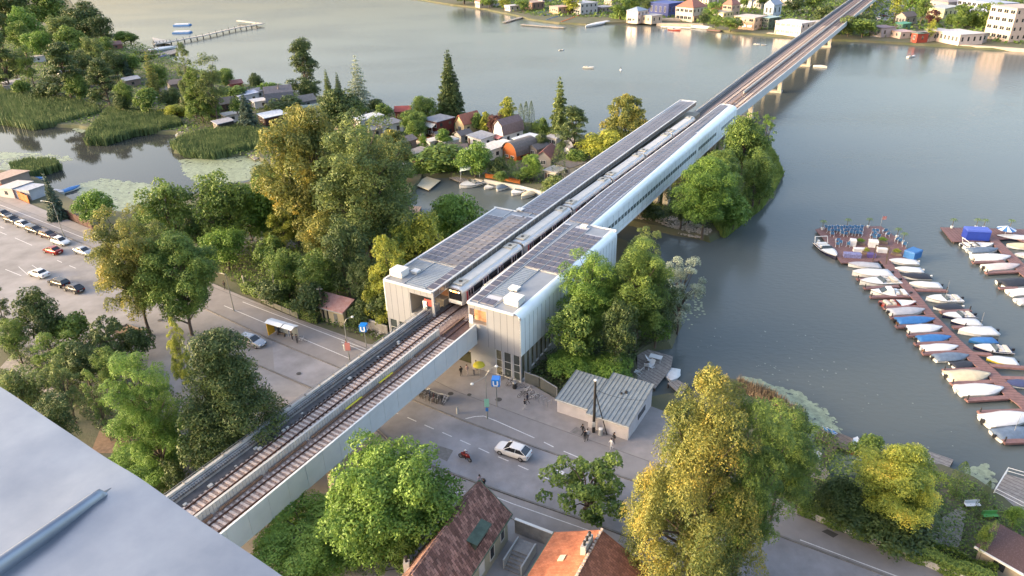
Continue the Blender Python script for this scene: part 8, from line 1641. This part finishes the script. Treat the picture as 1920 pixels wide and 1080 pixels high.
def pylon(bx, by, ty, tx, label):
    p = at(bx, by, .13); t = thing('station_sign', label, 'sign', p, ra + R(20), 'blue station sign posts'); h = 3.6; b = MB(); b.tube((0, 0, 0), (0, 0, h), .07, n=8); b.build('post', POLE, t); b = MB(); b.box(-.55, .55, -.55, .55, h - .1, h + 1.0); o = bevel(b.build('sign_cube', mat('station_blue', (0.01, 0.17, 0.55), .35), t), .08, 2)
    b = MB()
    for k in range(4):
        ca, sa = math.cos(k * math.pi / 2), math.sin(k * math.pi / 2)
        for x0, x1, z0, z1 in ((-.36, -.17, h + .2, h + .82), (.17, .36, h + .2, h + .82), (-.27, .27, h + .02, h + .2)):
            vs = [(x, y, z) for z in (z0, z1) for x, y in ((x0, -.57), (x1, -.57), (x1, -.54), (x0, -.54))]; b.add([(x * ca - y * sa, x * sa + y * ca, z) for x, y, z in vs], [(3, 2, 1, 0), (4, 5, 6, 7), (0, 1, 5, 4), (1, 2, 6, 5), (2, 3, 7, 6), (3, 0, 4, 7)])
    b.build('letter_u', mat('sign_white', (0.7, 0.7, 0.7), .4), o); return t
pylon(688, 657, 0, 0, 'blue cube sign with a white U left of the viaduct'); pylon(932, 762, 0, 0, 'blue cube sign with a white U right of the viaduct')
# wooden mast beside the kiosk with stay
p = at(1113, 810, .13); h = hz(1113, 810, 1115, 714); t = thing('utility_pole', 'black timber pole with a slanting stay in front of the kiosk', 'pole', p); b = MB(); b.tube((0, 0, 0), (0, 0, h), .2, .13, 10); b.build('mast', mat('tarred_wood', (0.02, 0.018, 0.016), .8), t)
q = at(1138, 815, .13); b = MB(); b.tube((q[0] - p[0], q[1] - p[1], 0), (0, 0, h * .8), .06, n=6); b.build('stay', MATS['tarred_wood'], t); b = MB(); b.lathe(0, 0, [(.2, h), (.22, h + .12), (.05, h + .2)], 8); b.build('cap', WHITEP, t); b = MB(); b.box(-.22, .12, -.3, -.1, 1.0, 1.7); b.build('switch_box', MATS['box_grey'], t)
for bx, by, tx, ty, lb in ((521, 568, 505, 503, 'leaning grey concrete pole in the pavement hedge'), (609, 603, 607, 536, 'dark pole in front of the pink roofed hut'), (617, 605, 614, 575, 'short slanting pole at the pink roofed hut'), (1291, 420, 1291, 375, 'thin pole between the headland trees')):
    p = at(bx, by, 0); h = max(3, hz(bx, by, tx, ty)); t = thing('utility_pole', lb, 'pole', p, 0, 'poles'); b = MB(); b.tube((0, 0, 0), (0, 0, h), .14, .1, 8); b.build('mast', CONCD if 'concrete' in lb else MATS['tarred_wood'], t); b = MB(); b.box(-.5, .5, -.05, .05, h - .5, h - .38); b.build('cross_arm', MATS['grey_steel'], t)
# overhead cable from the timber pole to the kiosk and the cable across the left road
def cable(a, e, sag, label, r_=.02):
    t = thing('overhead_cable', label, 'cable', a); pts = []
    for k in range(13): f = k / 12; pts.append(((e[0] - a[0]) * f, (e[1] - a[1]) * f, (e[2] - a[2]) * f - sag * 4 * f * (1 - f)))
    b = MB(); b.path(pts, r_, 4); b.build('wire', DARK, t)
p = at(1113, 810, .13); cable((p[0], p[1], 6.6), ST(31, -2, 3.4), .5, 'thin black cable from the timber pole to the kiosk roof')
p = at(439, 583, .13); cable((p[0], p[1], 6.2), (p[0] + 14, p[1] + 26, 7), .6, 'thin cable from the left street lamp into the park')
p = at(121, 446, .13); cable((p[0], p[1], 6.4), (p[0] + 24, p[1] + 4, 6.2), .6, 'thin cable along the left pavement')
# bus shelter
p = at(534, 634, .13); t = thing('bus_shelter', 'bus shelter with two white roof panels and a yellow end wall', 'bus shelter', p, ra)
for x0, x1, nm in ((-2.9, .35, 'roof'), (.55, 2.6, 'roof')):
    b = MB(); b.hull([[(x0, y, z) for y, z in ((-.8, 2.5), (-.1, 2.72), (.8, 2.5), (.8, 2.42), (-.1, 2.62), (-.8, 2.42))], [(x1, y, z) for y, z in ((-.8, 2.5), (-.1, 2.72), (.8, 2.5), (.8, 2.42), (-.1, 2.62), (-.8, 2.42))]]); b.build(nm, CHW, t)
for x in (-2.7, -1.1, .2, .7, 2.4):
    b = MB(); b.tube((x, .65, 0), (x, .65, 2.45), .05); b.build('post', MATS['aluminium'], t)
b = MB(); b.box(-2.7, .2, .66, .69, .3, 2.2); b.box(.7, 2.4, .66, .69, .3, 2.2); b.build('back_glass', mat('shelter_glass', (0.2, 0.22, 0.22), .1), t)
b = MB(); b.box(-2.75, -2.62, -.7, .7, .15, 2.2); b.build('advert_panel', mat('advert_yellow', (0.62, 0.36, 0.03), .5, 0, .15, 2), t)
b = MB(); b.box(-1.9, -.2, .15, .55, .42, .5); b.box(-1.8, -1.7, .2, .5, 0, .42); b.box(-.4, -.3, .2, .5, 0, .42); b.build('bench', BARK, t)
p = at(899, 706, .13); t = thing('parasol', 'round yellow parasol by the hall windows', 'parasol', p); b = MB(); b.lathe(0, 0, [(.85, 1.9), (.75, 2.1), (.45, 2.3), (.05, 2.42)], 14); b.build('canopy', mat('parasol_yellow', (0.6, 0.52, 0.04), .7), t); b = MB(); b.tube((0, 0, 0), (0, 0, 2.3), .03); b.build('pole', MATS['aluminium'], t)
for k, (x, y, m_, lb) in enumerate(((858, 775, 'grey', 'grey bollard beside the curved bicycle kerb'), (648, 656, 'grey', 'grey litter bin below the left station sign'), (965, 728, 'dark', 'dark litter bin in front of the station corner'), (1126, 815, 'white', 'pale switch cabinet between the pole and its stay'))):
    t = thing('bollard' if k == 0 else 'litter_bin' if k < 3 else 'switch_cabinet', lb, 'bollard' if k == 0 else 'bin' if k < 3 else 'cabinet', at(x, y, .13)); b = MB(); rr__ = .14 if k == 0 else .28
    b.lathe(0, 0, [(rr__, 0), (rr__, .8), (rr__ * .8, .9)], 10); b.build('body', MATS['box_grey'] if m_ != 'dark' else DARK, t); b = MB(); b.lathe(0, 0, [(rr__ * 1.08, .9), (rr__ * .9, 1.0), (.03, 1.04)], 10); b.build('lid', CHW if m_ == 'white' else MATS['grey_steel'], t)
# garden furniture on the cluttered jetty
tb_ = thing('garden_table', 'white table on the cluttered jetty', 'table', at(1229, 676, -.3), ra); b = MB(); b.box(-.9, .9, -.5, .5, .68, .74); b.build('table_top', CHW, tb_); 
for x in (-.8, .8):
    for y in (-.4, .4): b = MB(); b.tube((x, y, 0), (x, y, .68), .03); b.build('leg', CHW, tb_)
for k, (x, y, lb) in enumerate(((1215, 680, 'left of the white table'), (1212, 692, 'in front of the white table'), (1199, 702, 'alone at the corner of the cluttered jetty'), (1222, 688, 'tucked under the white table'))):
    o = copy_tree(ch0); o.location = at(x, y, -.3); o.rotation_euler[2] = k * 1.3; o['label'] = 'white garden chair ' + lb; o['category'] = 'garden chair'; o.name = 'garden_chair'; o['group'] = 'white garden chairs on the cluttered jetty'
    for chd in o.children: chd.data = chd.data.copy(); chd.data.materials.clear(); chd.data.materials.append(CHW)
for k, (x, y, z, rot, lb) in enumerate(((1548, 814, -.35, .4, 'blue sunbed on the T shaped jetty'), (1557, 817, -.35, .4, 'second blue sunbed on the T shaped jetty, lake side'))):
    o = copy_tree(ch0); o.location = at(x, y, z); o.rotation_euler[2] = rot; o['label'] = lb; o['category'] = 'sunbed'; o['group'] = 'sunbeds on the T shaped jetty'; o.name = 'sunbed'
for k, (x, y, lb) in enumerate(((1822, 952, 'white garden bench beside the garden path'), (1855, 972, 'green garden bench in the lower right garden'))):
    t = thing('garden_bench', lb, 'bench', at(x, y, 0), ra + .5); b = MB(); b.box(-.8, .8, -.2, .25, .4, .46); b.build('seat', CHW if k == 0 else CC['grey'] if 0 else (CHW if k == 0 else G1 and mat('bench_green', (0.08, 0.3, 0.08), .6)), t); b = MB(); b.box(-.8, .8, .25, .3, .45, .85); b.build('backrest', CHW if k == 0 else mat('bench_green', (0.08, 0.3, 0.08), .6), t)
    for x_ in (-.7, .7): b = MB(); b.box(x_ - .04, x_ + .04, -.18, .28, 0, .4); b.build('leg', DARK, t)
t = thing('flower_bed_kerb', 'low kerb frame around a planting bed on the left plaza', 'kerb', at(240, 622, 0), RR); b = MB(); b.box(-2.2, 2.2, -1.5, -1.35, 0, .25); b.box(-2.2, 2.2, 1.35, 1.5, 0, .25); b.box(-2.2, -2.05, -1.35, 1.35, 0, .25); b.box(2.05, 2.2, -1.35, 1.35, 0, .25); b.build('edging', KERB, t); b = MB(); b.box(-2.05, 2.05, -1.35, 1.35, 0, .1); b.build('soil', MATS['bare_sand'], t)
